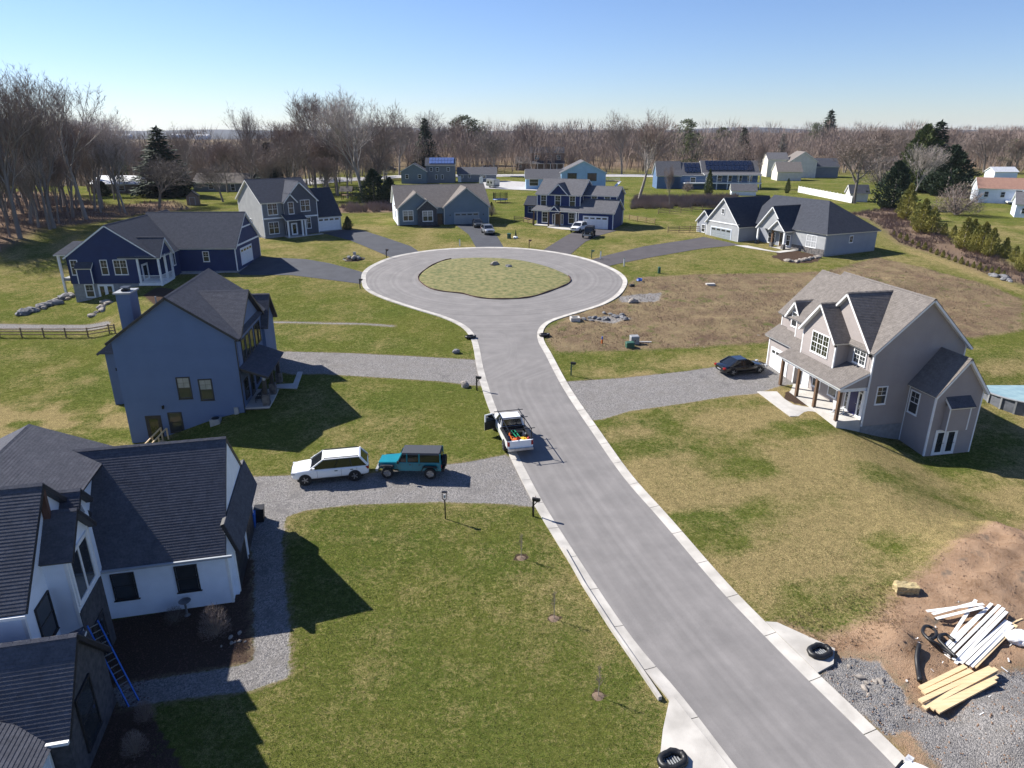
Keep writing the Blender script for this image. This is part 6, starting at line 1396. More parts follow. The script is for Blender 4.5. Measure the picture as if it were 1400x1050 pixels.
# ---- street furniture
def mailbox(px, py, lb, pm='blackmetal', bm='black', h_=1.15, rot=-20):
    g = G(px, py); o = empty('mailbox', g, R(rot), lb, 'mailbox', 'mailboxes along the kerb')
    MB().box(-.05, .05, -.05, .05, -.1, h_).box(-.05, .35, -.04, .04, h_ - .04, h_ + .02).build('post', M[pm], o)
    mb = MB(); n = 8; prof = [(-.09, 0)] + [(-.09 * math.cos(math.pi * i / n), .12 + .09 * math.sin(math.pi * i / n)) for i in range(n + 1)] + [(.09, 0)]
    k = len(prof)
    for x in (-.06, .44): mb.v += [(x, p[0], h_ + .02 + p[1]) for p in prof]
    mb.f = [tuple(range(k)), tuple(range(2 * k - 1, k - 1, -1))] + [(i, (i + 1) % k, k + (i + 1) % k, k + i) for i in range(k)]
    mb.build('box', M[bm], o, fix=True); MB().bar((-.1, 0, h_ * .55), (.25, 0, h_ - .03), .05).build('brace', M[pm], o)
    MB().box(.1, .13, .095, .11, h_ + .1, h_ + .3).build('flag', M['red'], o)
mailbox(729, 706, 'black mailbox at the kerb by the front lawn of the white farmhouse'); mailbox(652, 533.5, 'black mailbox beside the boulder at the blue grey house gravel drive'); mailbox(780.7, 513.3, 'black mailbox on a green post right of the street', 'green_box')
mailbox(492.5, 394.5, 'black mailbox at the left end of the circle'); mailbox(528.5, 352, 'black mailbox by the grey house asphalt drive'); mailbox(723.4, 338.6, 'brown-post mailbox at the far side of the circle', 'postwood', 'soffit_brown'); mailbox(808.7, 353.5, 'small green mailbox between the two upper right drives', 'green_box', 'green_box')
for px, py, lb in ((628.6, 336.5, 'white marker stake beyond the circle left of the teal ranch drive'), (821, 353.5, 'white marker stake right of the small green mailbox'), (853, 364, 'tall white marker stake at the pearl house drive')):
    g = G(px, py); o = empty('marker_stake', g, 0, lb, 'stake'); MB().box(-.09, .09, -.05, .05, -.05, 1.15).build('post', M['pvc'], o); MB().box(-.11, .11, -.07, .07, 1.15, 1.2).build('cap', M['green_box'], o)
g = G(609, 709.5); o = empty('lamp_post', g, R(-5), 'black lawn lamp post with open lantern head left of the mailbox', 'lamp post')
MB().tube([(0, 0, -.1), (0, 0, 1.35)], .04, 8).build('pole', M['blackmetal'], o); MB().bar((-.14, 0, 1.45), (-.14, 0, 1.9), .035).bar((.14, 0, 1.45), (.14, 0, 1.9), .035).bar((-.14, 0, 1.45), (0, 0, 1.33), .035).bar((.14, 0, 1.45), (0, 0, 1.33), .035).bar((-.16, 0, 1.92), (.16, 0, 1.92), .2, .05).build('lantern', M['blackmetal'], o); MB().box(-.06, .06, -.04, .04, 1.5, 1.72).build('lamp_glass', M['clear_lens'], o)
g = G(308 + 790, 348); 
def inlet(px, py, s, lb, grate=True):
    g = G(px, py); o = empty('storm_inlet', (g.x, g.y, g.z + .13), R(20), lb, 'storm drain', 'filter-ringed storm inlets'); n = 20
    MB().tube([(math.cos(2 * math.pi * i / n) * .62 * s, math.sin(2 * math.pi * i / n) * .42 * s * (1 + .1 * math.sin(i * 1.9)), .07 + .03 * math.sin(i * 2.3)) for i in range(n + 1)], .14, 7, False).build('filter_sock', M['black'], o, smooth=True)
    if grate:
        MB().box(-.42 * s, .42 * s, -.26 * s, .26 * s, -.02, .0).build('inlet_box', M['black'], o)
        for k in range(6): x = (-.34 + k * .136) * s; MB().box(x - .025, x + .025, -.24 * s, .24 * s, 0, .03).build('grate_bar', M['greypaint'], o)
inlet(1120, 895, .82, 'storm inlet with black filter ring on the right concrete apron'); inlet(919, 1044, .82, 'storm inlet with black filter ring at the bottom edge left of the road'); inlet(643.4, 462.6, .8, 'storm inlet with black ring at the left throat of the circle'); inlet(744.5, 460, .8, 'storm inlet with black ring at the right throat of the circle'); inlet(864, 392, .45, 'small black ring right of the circle', False)
for px, py in ((1119, 895), (643, 462.6), (745, 460)): pass
def boxthing(name, px, py, dims, mt, lb, cat, top=None, rot=0, lid=True):
    g = G(px, py); z = H2(g.x, g.y); o = empty(name, (g.x, g.y, z), R(rot), lb, cat); a, b, c = dims
    k = MB().box(-a / 2, a / 2, -b / 2, b / 2, -.1, c).build('cabinet', M[mt], o); bevel(k, .02)
    if lid: MB().hexa([(-a / 2 - .03, -b / 2 - .05, c), (a / 2 + .03, -b / 2 - .05, c), (a / 2 + .03, b / 2 + .02, c), (-a / 2 - .03, b / 2 + .02, c), (-a / 2 + .03, -b / 2 + .03, c + .1), (a / 2 - .03, -b / 2 + .03, c + .1), (a / 2 - .03, b / 2 - .03, c + .14), (-a / 2 + .03, b / 2 - .03, c + .14)]).build('lid', M[top or mt], o)
    MB().box(-.03, .03, -b / 2 - .02, -b / 2, c * .4, c * .6).build('handle', M['black'], o); return o
boxthing('transformer_box', 861, 475.5, (.85, .6, .45), 'green_box', 'low green transformer box in the dead weeds', 'utility box', rot=8); boxthing('utility_cabinet', 867, 470, (.9, .7, .7), 'greypaint', 'taller grey utility cabinet behind the green transformer', 'utility box', rot=8)
boxthing('utility_pedestal', 901, 373.5, (.35, .35, .8), 'green_box', 'green utility pedestal at the edge of the brown lot', 'utility box'); boxthing('utility_pedestal', 696, 326, (.7, .5, .8), 'green_box', 'dark green utility box on the lawn left of the blue house', 'utility box')
g = G(786, 439); o = empty('catch_basin', (g.x, g.y, H2(g.x, g.y)), R(5), 'square concrete catch basin frame in the dirt by the circle', 'catch basin'); MB().box(-.55, .55, -.5, -.34, -.1, .4).box(-.55, .55, .34, .5, -.1, .4).box(-.55, -.36, -.34, .34, -.1, .4).box(.36, .55, -.34, .34, -.1, .4).build('frame', M['concrete'], o); MB().box(-.36, .36, -.34, .34, 0, .1).build('opening', M['black'], o)
g = G(823, 470); o = empty('hydrant_marker', (g.x, g.y, H2(g.x, g.y)), 0, 'orange stub with blue cap in the dead weeds', 'water stub'); MB().tube([(0, 0, 0), (0, 0, .45)], .09, 8).build('stub', M['orange'], o); MB().tube([(0, 0, .45), (0, 0, .75)], .07, 8).build('cap', M['blue_paint'], o)
g = G(874, 385.5); o = empty('hose_coil', (g.x, g.y, H2(g.x, g.y)), 0, 'blue coiled hose right of the circle', 'hose'); MB().tube([(math.cos(i * .7) * .35, math.sin(i * .7) * .35, .05 + i * .015) for i in range(22)], .06, 5).build('coil', M['blue_paint'], o)
g = G(971, 390.5); item('stone_slab', MB().box(-.6, .6, -.3, .3, -.05, .22), 'concrete', (g.x, g.y, H2(g.x, g.y)), .1, 'pale concrete block lying on the brown lot', 'block')
g = G(1070, 484)
# white bin and planks near the utility boxes
g = G(881, 469); item('pvc_pipe', MB().bar((-.9, 0, .08), (.7, .35, .1), .1), 'pvc', (g.x, g.y, H2(g.x, g.y)), -.3, 'white pipe lying right of the utility cabinet', 'pipe')
# ---- rocks
def rock(name, loc, s, seed, mt='boulder', parent=None, label=None, group=None, sub=2, cat='boulder'):
    b = bmesh.new(); bmesh.ops.create_icosphere(b, subdivisions=sub, radius=1); r_ = random.Random(seed); of = Vector((seed * 3.1, seed * 1.7, 0))
    for v in b.verts:
        n = mnoise.noise(v.co * 1.1 + of) * .42 + mnoise.noise(v.co * 2.7 + of) * .16; v.co *= 1 + n; v.co.x *= s[0]; v.co.y *= s[1]; v.co.z *= s[2]
    me_ = bpy.data.meshes.new(name); b.to_mesh(me_); b.free(); me_.materials.append(M[mt])
    o = link(name, me_, parent, loc, (0, 0, r_.random() * 6)); 
    if label: tag(o, label, cat, group)
    return o
def rockpx(px, py, s, seed, lb, mt='boulder'): g = G(px, py); rock('boulder', (g.x, g.y, H2(g.x, g.y) + s[2] * .4), s, seed, mt, None, lb)
rockpx(676, 363, (.9, .5, .45), 1, 'pale boulder on the island, larger of the two'); rockpx(695, 366, (.55, .35, .35), 2, 'small dark boulder on the island, right of the larger one', 'boulder_grey'); rockpx(636, 528.5, (.48, .42, .38), 3, 'tan boulder on the lawn beside the black mailbox'); rockpx(624, 482.5, (.42, .36, .32), 4, 'grey boulder above the blue grey house drive', 'boulder_grey'); rockpx(865, 414, (.75, .4, .35), 5, 'tan boulder on the gravel right of the circle')
for q in ISL: pass
g0 = G(484, 354); bd = empty('boulder_bed', g0, 0, 'round planting bed with pale rocks on the lawn between the two left drives', 'rock bed'); z0 = 0
MB().tube([(math.cos(t_ * .5236) * 1.7, math.sin(t_ * .5236) * 1.5, -.02) for t_ in range(13)], .12, 5, False).build('edging', M['black'], bd)
for i, (x, y, s) in enumerate([(-.7, 0, .5), (.1, .1, .6), (.8, -.1, .45), (.0, -.6, .35), (.5, .5, .4)]): rock('rock', (x, y, .2), (s, s * .7, s * .7), 20 + i, 'boulder' if i % 2 else 'boulder_grey', bd)
MB().box(-.2, .2, .5, .8, 0, 1.0).build('pedestal', M['greypaint'], bd)
def rockwall(pts, n, s, lb, seed, mt=('boulder', 'boulder_grey'), spread=.5, cat='rock wall'):
    P_ = [G(*p) for p in pts]; o = empty('boulder_wall', P_[0], 0, lb, cat); r_ = random.Random(seed); ln = [0]
    for i in range(1, len(P_)): ln.append(ln[-1] + (P_[i] - P_[i - 1]).length)
    for i in range(n):
        q = ln[-1] * (i + .5) / n; k = max(1, int(np.searchsorted(ln, q))); t = (q - ln[k - 1]) / (ln[k] - ln[k - 1]); p = P_[k - 1].lerp(P_[k], t); x = p.x + r_.uniform(-spread, spread); y = p.y + r_.uniform(-spread, spread)
        ss = s * r_.uniform(.6, 1.3); rock('rock', (x - P_[0].x, y - P_[0].y, H2(x, y) - P_[0].z + ss * .25), (ss * 1.3, ss * .8, ss * .62), seed * 50 + i, r_.choice(mt), o)
rockwall([(28, 431), (50, 424), (75, 415), (98, 404)], 26, .62, 'dry boulder retaining wall running down from the navy house corner', 3, spread=.55)
rockwall([(130, 431), (142, 420), (150, 412)], 12, .45, 'pile of pale stones below the navy house basement door', 4, ('boulder',), .5)
rockwall([(1073, 357), (1085, 358), (1100, 356), (1120, 352)], 12, .42, 'row of pale boulders edging the pearl house mulch bed', 5, ('boulder',), .2)
rockwall([(800, 437), (845, 433), (860, 436), (830, 430)], 22, .3, 'scattered grey rubble strip right of the circle', 6, ('boulder_grey',), .8, 'rubble'); rockwall([(1355, 376), (1372, 380), (1384, 386)], 9, .55, 'pale rock pile at the foot of the right bank', 7, ('boulder_grey',), .8, 'rock pile')
rockwall([(1168, 918), (1195, 925), (1212, 938), (1180, 945)], 9, .13, 'loose pale stones on the gravel beside the right inlet', 8, ('boulder',), .4, 'stones')
rockwall([(340, 875), (310, 880), (318, 868)], 8, .09, 'pale stones in the sunlit corner of the mulch bed', 9, ('boulder',), .4, 'stones')
# ---- split rail fences
def rail_fence(pts, sp_, lb, mt='cedar', h_=1.1, rails=(.35, .7, 1.02), w_=.12):
    P_ = [G(*p) for p in pts]; o = empty('rail_fence', P_[0], 0, lb, 'fence'); q = []
    for i in range(len(P_) - 1):
        k = max(1, round((P_[i + 1] - P_[i]).length / sp_))
        for j in range(k): q.append(P_[i].lerp(P_[i + 1], j / k))
    q.append(P_[-1]); q = [Vector((a.x, a.y, H2(a.x, a.y))) - P_[0] for a in q]
    for a in q: MB().box(-w_ / 2, w_ / 2, -w_ / 2, w_ / 2, -.1, h_ + .08).build('post', M[mt], o, a)
    for a, b in zip(q, q[1:]):
        for z in rails: MB().bar(a + Vector((0, 0, z)), b + Vector((0, 0, z)), .06, .11).build('rail', M[mt], o)
rail_fence([(-70, 461), (0, 461), (150, 456), (158, 456)], 2.5, 'split rail fence crossing the lawn left of the blue grey house')
rail_fence([(860, 301), (895, 307)], 2.4, 'short dark rail fence beside the blue house garage'); rail_fence([(913, 318), (958, 317)], 2.2, 'split rail fence left of the pearl house'); rail_fence([(900, 293), (960, 288), (985, 287)], 4, 'thin rail fence along the meadow edge'); rail_fence([(703, 303), (716, 304), (728, 307)], 1.8, 'low wooden fence left of the blue house')
g = G(1137, 262); A = G(1091, 263); B = G(1164, 278); o = empty('white_fence', A, 0, 'long white vinyl privacy fence behind the pearl house', 'fence'); n = 16
for i in range(n): a = (B - A) * i / n; b = (B - A) * (i + 1) / n; MB().bar(a + Vector((0, 0, .95)), b + Vector((0, 0, .95)), .05, 1.8).build('panel', M['pvc'], o); MB().box(-.08, .08, -.08, .08, 0, 2.05).build('post', M['pvc'], o, a)
# ---- pool
C_ = G(1392, 540); C_.x = 48.3; C_.y = 60.0; zb = -1.0; o = empty('swimming_pool', (C_.x, C_.y, zb), 0, 'round above-ground pool with grey wall panels behind the taupe house', 'pool'); n = 24; rp = 4.3
for i in range(n):
    a = 2 * math.pi * i / n; b = 2 * math.pi * (i + 1) / n; MB().slab([(math.cos(a) * rp, math.sin(a) * rp, 0), (math.cos(b) * rp, math.sin(b) * rp, 0), (math.cos(b) * rp, math.sin(b) * rp, 1.3), (math.cos(a) * rp, math.sin(a) * rp, 1.3)], -.03, .03).build('wall_panel', M['pool_wall'], o); MB().box(-.07, .07, -.07, .07, 0, 1.33).build('upright', M['greypaint'], o, (math.cos(a) * (rp + .05), math.sin(a) * (rp + .05), 0), (0, 0, a))
MB().slab([(math.cos(2 * math.pi * i / 48) * rp, math.sin(2 * math.pi * i / 48) * rp, 1.12) for i in range(48)], -.02, 0).build('water', M['pool_water'], o)
mb = MB()
for i in range(48):
    a = 2 * math.pi * i / 48; b = 2 * math.pi * (i + 1) / 48; q = lambda t, r_: (math.cos(t) * r_, math.sin(t) * r_); p1, p2, p3, p4 = q(a, rp - .12), q(a, rp + .14), q(b, rp + .14), q(b, rp - .12); mb.hexa([(*p1, 1.3), (*p2, 1.3), (*p3, 1.3), (*p4, 1.3), (*p1, 1.36), (*p2, 1.36), (*p3, 1.36), (*p4, 1.36)])
mb.build('rim', M['greypaint'], o)
# ---- bits beside the houses
def onh(h_, x, y, z): c, s = math.cos(h_.rotation_euler.z), math.sin(h_.rotation_euler.z); return (h_.location.x + x * c - y * s, h_.location.y + x * s + y * c, z)
p = onh(h2, 7.2, -.75, -.15); o = empty('air_conditioner', p, R(7), 'grey air conditioner unit at the foot of the blue grey gable wall', 'air conditioner'); MB().box(-.4, .4, -.35, .35, -.2, .75).build('casing', M['greypaint'], o); MB().tube([(0, 0, .75), (0, 0, .79)], .3, 14).build('fan_grille', M['black'], o)
p = onh(h2, 2.7, -.6, -1.2); o = empty('wooden_steps', p, R(7), 'fresh timber stair rail at the basement door of the blue grey house', 'stairs')
MB().bar((0, 0, 1.1), (-.9, -1.6, .3), .09).bar((.5, -.1, 1.1), (-.4, -1.7, .3), .09).build('handrail', M['lumber'], o)
for q in ((0, 0), (.5, -.1), (-.45, -.8), (.05, -.9), (-.9, -1.6), (-.4, -1.7)): MB().box(-.05, .05, -.05, .05, -.6, 1.15 - .5 * (-q[1] / 1.0) * .98).build('post', M['lumber'], o, (q[0], q[1], 0))
for k in range(3): MB().box(-.1, 1.0, -.15, .15, -.1, -.04).build('tread', M['lumber'], o, (-.1 - k * .25, -.3 - k * .45, .1 - k * .2), (0, 0, -.5))
p = onh(h8, -1.0, 1.7, .96); o = empty('porch_chair', p, R(110), 'white rocking chair beside the blue door on the taupe house porch', 'chair')
MB().box(-.3, .3, -.3, .3, .38, .43).build('seat', M['white'], o); MB().hexa([(-.3, .26, .43), (.3, .26, .43), (.3, .31, .43), (-.3, .31, .43), (-.3, .42, 1.1), (.3, .42, 1.1), (.3, .46, 1.1), (-.3, .46, 1.1)]).build('backrest', M['white'], o)
for s in (-1, 1):
    MB().bar((s * .28, -.4, .03), (s * .28, .45, .03), .04).build('rocker', M['white'], o)
    for y in (-.26, .26): MB().box(s * .28 - .025, s * .28 + .025, y - .025, y + .025, .03, .4 if y > 0 else .62).build('leg', M['white'], o)
    MB().box(s * .31 - .04, s * .31 + .04, -.3, .34, .6, .64).build('armrest', M['white'], o)
for (x, y, a, lb) in ((10.3, 1.6, -80, 'dark porch chair nearest the corner of the blue grey house porch'), (10.3, 2.5, -90, 'dark porch chair in the middle of the blue grey house porch')):
    p = onh(h2, x, y, 1.0); o = empty('porch_chair', p, R(a), lb, 'chair'); MB().box(-.28, .28, -.28, .28, .38, .43).build('seat', M['black'], o); MB().box(-.28, .28, .24, .29, .43, 1.05).build('backrest', M['black'], o)
    for s in (-1, 1):
        for yy in (-.25, .25): MB().box(s * .26 - .02, s * .26 + .02, yy - .02, yy + .02, 0, .4).build('leg', M['black'], o)
p = onh(h1, 1.75, 3.6, 0); p = (G(349, 716).x, G(349, 716).y, .05)
for i, (dx, m_, lb) in enumerate(((-.25, 'blue_paint', 'blue wheeled bin outside the white farmhouse garage'), (.4, 'black', 'dark wheeled bin next to the blue bin at the farmhouse garage'))):
    o = empty('wheeled_bin', (p[0] + dx * .5, p[1] + dx, .02), R(13), lb, 'bin', 'bins outside the farmhouse garage'); MB().hexa([(-.22, -.25, .08), (.22, -.25, .08), (.22, .25, .08), (-.22, .25, .08), (-.29, -.32, .98), (.29, -.32, .98), (.29, .32, .98), (-.29, .32, .98)]).build('body', M[m_], o); MB().box(-.3, .3, -.34, .34, .98, 1.05).build('lid', M[m_], o)
    for s in (-1, 1): MB().tube([(s * .2, .28, .1), (s * .26, .28, .1)], .1, 10).build('wheel', M['rubber'], o)
g = G(250, 850); o = empty('bird_bath', (g.x, g.y + .5, g.z), 0, 'small dark bird bath beside the white siding wall', 'bird bath'); MB().tube([(0, 0, 0), (0, 0, .1), (0, 0, .7), (0, 0, .78)], [.16, .06, .05, .2], 12).build('pedestal', M['boulder_grey'], o); MB().tube([(0, 0, .78), (0, 0, .86)], [.2, .3], 16).build('bowl', M['boulder_grey'], o)
# ladder against the entry
def ladder(a, b, w_, lb, n):
    a = Vector(a); b = Vector(b); o = empty('ladder', a, 0, lb, 'ladder'); d = b - a; s = Vector((-d.y, d.x, 0)).normalized() * w_ / 2
    for q in (-1, 1): MB().bar(s * q, d + s * q, .05, .1).build('side_rail', M['blue_paint'], o)
    for i in range(n): c = d * (i + .5) / n; MB().bar(c - s, c + s, .035).build('rung', M['rim'], o)
f = G(183, 962); hx = onh(h1, -4.75, -4.4, 3.0); ladder((f.x, f.y, f.z), (hx[0], hx[1], 3.1), .42, 'blue extension ladder leaning on the farmhouse entry roof', 14)
# ---- lower right building materials
def hb(px, py): g = G(px, py); return Vector((g.x, g.y, H2(g.x, g.y)))
def plank_pile(name, pairs, w_, t_, mt, lb, cat, z0=.05, stack=1):
    c = hb(*pairs[0][0]); o = empty(name, c, 0, lb, cat)
    for i, (p, q) in enumerate(pairs):
        a = hb(*p); b = hb(*q); az, bz = a.z, b.z; ex = max(0, max(hb(p[0] + (q[0] - p[0]) * k / 6, p[1] + (q[1] - p[1]) * k / 6).z - (az + (bz - az) * k / 6) for k in range(7))) * .7; az += ex; bz += ex
        for s in range(stack): MB().bar((a.x - c.x, a.y - c.y, az - c.z + z0 + t_ * (s + .5) + .002 * s + (i % 3) * .03), (b.x - c.x, b.y - c.y, bz - c.z + z0 + t_ * (s + .5) + (i % 2) * .05), w_, t_).build('plank' if 'lumber' in mt else 'strip', M[mt], o)
plank_pile('lumber_stack', [((1257, 945), (1318, 917)), ((1261, 952), (1326, 923)), ((1256, 966), (1353, 919)), ((1262, 972), (1359, 924)), ((1272, 974), (1360, 932)), ((1280, 978), (1357, 940))], .21, .045, 'lumber', 'stack of fresh pale planks at the lower right', 'lumber', .06, 2)
plank_pile('vinyl_strips', [((1290, 898), (1352, 838)), ((1295, 903), (1362, 842)), ((1302, 908), (1368, 845)), ((1305, 912), (1372, 850)), ((1312, 913), (1373, 858)), ((1320, 916), (1378, 862)), ((1326, 918), (1381, 866)), ((1297, 880), (1330, 835)), ((1290, 890), (1340, 848))], .15, .035, 'pvc', 'pile of long white vinyl offcuts above the lumber stack', 'building waste', .1)
plank_pile('vinyl_strips', [((1264, 847), (1340, 842)), ((1277, 856), (1340, 846)), ((1272, 851), (1330, 839))], .16, .02, 'pvc', 'bent white vinyl sheets at the top of the rubbish pile', 'building waste', .25)
plank_pile('wood_trim', [((1328, 917), (1384, 863))], .3, .06, 'lumber', 'single long board along the edge of the white vinyl pile', 'board', .05)
def pipe(pts, rr, lb, z=.12):
    P_ = [hb(*p) for p in pts]; c = P_[0]; k = smooth([(p.x, p.y) for p in P_], 4); mb = MB(); mb.tube([(x - c.x, y - c.y, H2(x, y) - c.z + z) for x, y in k], rr, 8); o = mb.build('drain_pipe', M['black'], None, c, smooth=True); tag(o, lb, 'pipe')
pipe([(1253, 896), (1251, 908), (1254, 922), (1256, 936)], .11, 'short length of black corrugated pipe on the dirt')
pipe([(1300, 905), (1285, 895), (1268, 890), (1258, 878), (1263, 868), (1274, 869), (1277, 880), (1268, 888)], .08, 'black corrugated pipe looped beside the vinyl pile', .25); pipe([(1305, 908), (1288, 893), (1280, 884), (1290, 878), (1302, 886)], .08, 'second black pipe loop tucked under the vinyl pile', .3)
g = hb(1237, 812); o = MB().box(-.55, .55, -.28, .28, 0, .45).build('hay_bale', M['hay'], None, g, (0, 0, R(-8))); b_ = bmesh.new(); b_.from_mesh(o.data); bmesh.ops.subdivide_edges(b_, edges=b_.edges, cuts=5, use_grid_fill=True)
for v in b_.verts: v.co += Vector((mnoise.noise(v.co * 6), mnoise.noise(v.co * 6 + Vector((9, 0, 0))), mnoise.noise(v.co * 6 + Vector((0, 9, 0))))) * .07
b_.to_mesh(o.data); b_.free(); tag(o, 'straw bale sitting at the edge of the bare dirt', 'straw bale')
g = hb(1392, 880); o = rock('tarp_bundle', g + Vector((0, 0, .15)), (.7, .5, .3), 91, 'pvc', None, 'crumpled blue and white bundle right of the vinyl pile', None, 3, 'bundle')
g = hb(1386, 856); item('pallet', MB().box(-.5, .5, -.06, .06, 0, .05).box(-.5, .5, .2, .32, 0, .05).box(-.4, -.3, -.1, .4, -.05, 0), 'lumber', g, .4, 'short pale boards beyond the vinyl pile', 'boards')
r_ = random.Random(8); mb = MB()
for i in range(34):
    px, py = (r_.gauss(1320, 45), r_.gauss(890, 38)); 
    if px < 1180 or px > 1400: continue
    c = hb(px, py); a = r_.random() * 3.1; l_ = r_.uniform(.05, .3); mb.bar(c + Vector((0, 0, .04)), c + Vector((math.cos(a) * l_, math.sin(a) * l_, .06 + r_.random() * .06)), r_.uniform(.02, .07), .02)
tag(mb.build('small_scraps', M['pvc']), 'small pale offcuts scattered over the dirt', kind='stuff')
# pebbles on the gravel
def pebbles(name, poly, n, s, lb, seed, mt='boulder_grey'):
    rr = random.Random(seed); mb = MB(); x0, y0, x1, y1 = bbox(poly); X_ = np.array([rr.uniform(x0, x1) for _ in range(n)]); Y_ = np.array([rr.uniform(y0, y1) for _ in range(n)]); k = sdist(X_, Y_, poly) < 0; X_, Y_ = X_[k], Y_[k]; Z_ = np.array([T(float(a), float(b)) for a, b in zip(X_, Y_)]) + relief(X_, Y_)
    for x, y, z in zip(X_, Y_, Z_):
        q = s * rr.uniform(.5, 1.6); a = rr.random() * 3; c, d = math.cos(a) * q, math.sin(a) * q
        m_ = len(mb.v); mb.v += [(x + c, y + d, z), (x - d, y + c, z), (x - c, y - d, z), (x + d, y - c, z), (x + c * .2, y + d * .2, z + q * .8)]; mb.f += [(m_, m_ + 1, m_ + 4), (m_ + 1, m_ + 2, m_ + 4), (m_ + 2, m_ + 3, m_ + 4), (m_ + 3, m_, m_ + 4)]
    tag(mb.build(name, M[mt]), lb, kind='stuff')
M['clod'] = mat('dirt clods', (.28, .18, .12), (.17, .105, .07), .95, 3)
pebbles('dirt_clods', Z_DIRT, 9000, .035, 'loose clods over the bare dirt', 71, 'clod'); pebbles('loose_gravel', Z_DGRAV, 2500, .03, 'loose gravel beside the right inlet', 72); pebbles('wood_chips', Z_MULCH1, 6000, .035, 'wood chips of the mulch bed', 73, 'soffit_brown'); pebbles('dirt_clods', Z_BROWN, 7000, .06, 'stones and clods over the brown lot', 74, 'clod')
pebbles('loose_gravel', Z_GRAV_H1, 7000, .022, 'gravel stones of the farmhouse drive', 75)
# ---- things in the back gardens
g = G(684, 277); o = empty('trampoline', g, 0, 'round trampoline with safety net on the back lawn', 'trampoline'); n = 12; rr_ = 1.9
MB().slab([(math.cos(2 * math.pi * i / 24) * rr_, math.sin(2 * math.pi * i / 24) * rr_, .85) for i in range(24)], 0, .05).build('mat', M['black'], o); MB().tube([(math.cos(2 * math.pi * i / 24) * rr_, math.sin(2 * math.pi * i / 24) * rr_, .88) for i in range(25)], .1, 5, False).build('rim', M['blue_paint'], o)
for i in range(8): a = 2 * math.pi * i / 8; MB().tube([(math.cos(a) * rr_, math.sin(a) * rr_, 0), (math.cos(a) * rr_, math.sin(a) * rr_, 2.7)], .035, 5).build('pole', M['black'], o)
mb = MB()
for i in range(72): a = 2 * math.pi * i / 72; mb.bar((math.cos(a) * 1.88, math.sin(a) * 1.88, .9), (math.cos(a) * 1.88, math.sin(a) * 1.88, 2.6), .03)
k_ = mb.build('net', M['black'], o); k_['kind'] = 'stuff'
g = G(674, 257); o = empty('camper_trailer', g, R(-60), 'grey camper trailer parked beside the far road', 'camper trailer'); k_ = MB().hexa([(-3, -1.1, .5), (2.6, -1.1, .5), (2.6, 1.1, .5), (-3, 1.1, .5), (-3, -1.1, 3.0), (3.0, -1.1, 2.9), (3.0, 1.1, 2.9), (-3, 1.1, 3.0)]).build('body', M['carsilver'], o); bevel(k_, .15, 2); MB().box(-2, -.8, -1.13, -1.1, 1.5, 2.2).box(.2, 1.4, -1.13, -1.1, 1.5, 2.2).build('window', M['autoglass'], o); MB().box(-3.02, 2.8, -1.12, 1.12, .9, 1.1).build('stripe', M['cargrey'], o)
for s in (-1, 1): wheel(o, -.4, s * 1.0, .36, s)
g = G(655, 257); o = empty('plastic_tunnel', g, R(10), 'white curved screen standing left of the camper trailer', 'screen'); MB().slab([(0, 0, 0), (1.4, 0, 0), (1.4, 0, 3.2), (1.0, 0, 3.8), (.2, 0, 3.4)], -.1, .1).build('panel', M['pvc'], o)
g = G(725, 303); o = empty('garden_shed', G(717, 300), R(-22), 'navy garden shed with dark roof left of the blue porch house', 'shed'); gable(o, 0, 3.6, 0, 4.4, 0, 3.2, 4.8, 'x', 'siding_navy2', 'roof_charcoal', 'trim_dark', oh=.2, re=.15, corners=False); win(o, S(0), .9, 1.6, 1.5, 1.1, 'trim_grey', n=2)
o = empty('garden_shed', G(256, 281), R(18), 'small brown garden shed near the large spruce', 'shed'); gable(o, 0, 2.9, 0, 3.4, 0, 2.4, 3.6, 'y', 'brownwall', 'roof_charcoal', 'trim_dark', oh=.15, re=.15, corners=False); door(o, S(0), .8, .05, 1.2, 1.9, 'brownwall', 'trim_grey')
g = G(704, 325); o = empty('garden_ornament', G(705, 325.5), 0, 'small dark cone tree with white pot on the lawn by the green box', 'planter'); MB().tube([(0, 0, .1), (0, 0, 1.6)], [.25, .02], 8).build('cone', M['needle_dark'], o); rock('stone', (0, -.3, .15), (.5, .35, .3), 88, 'pvc', o)
g = G(467, 268); o = empty('play_set', G(475, 273), 0, 'brown wooden play structure behind the hedge of the grey house', 'play set')
for s in (-1, 1):
    for y in (-1, 1): MB().box(s * 1.3 - .08, s * 1.3 + .08, y - .08, y + .08, 0, 2.8).build('post', M['postwood'], o)
gable(o, -1.5, 1.5, -1.2, 1.2, 2.0, 2.6, 3.6, 'x', 'postwood', 'roof_tan', 'postwood', walls=False, cap=False, thick=.08); MB().box(-1.4, 1.4, -1.1, 1.1, 1.2, 1.32).build('deck', M['cedar'], o); MB().bar((1.3, 0, 1.3), (4.2, -.5, .1), .6, .08).build('slide', M['yellow'], o)
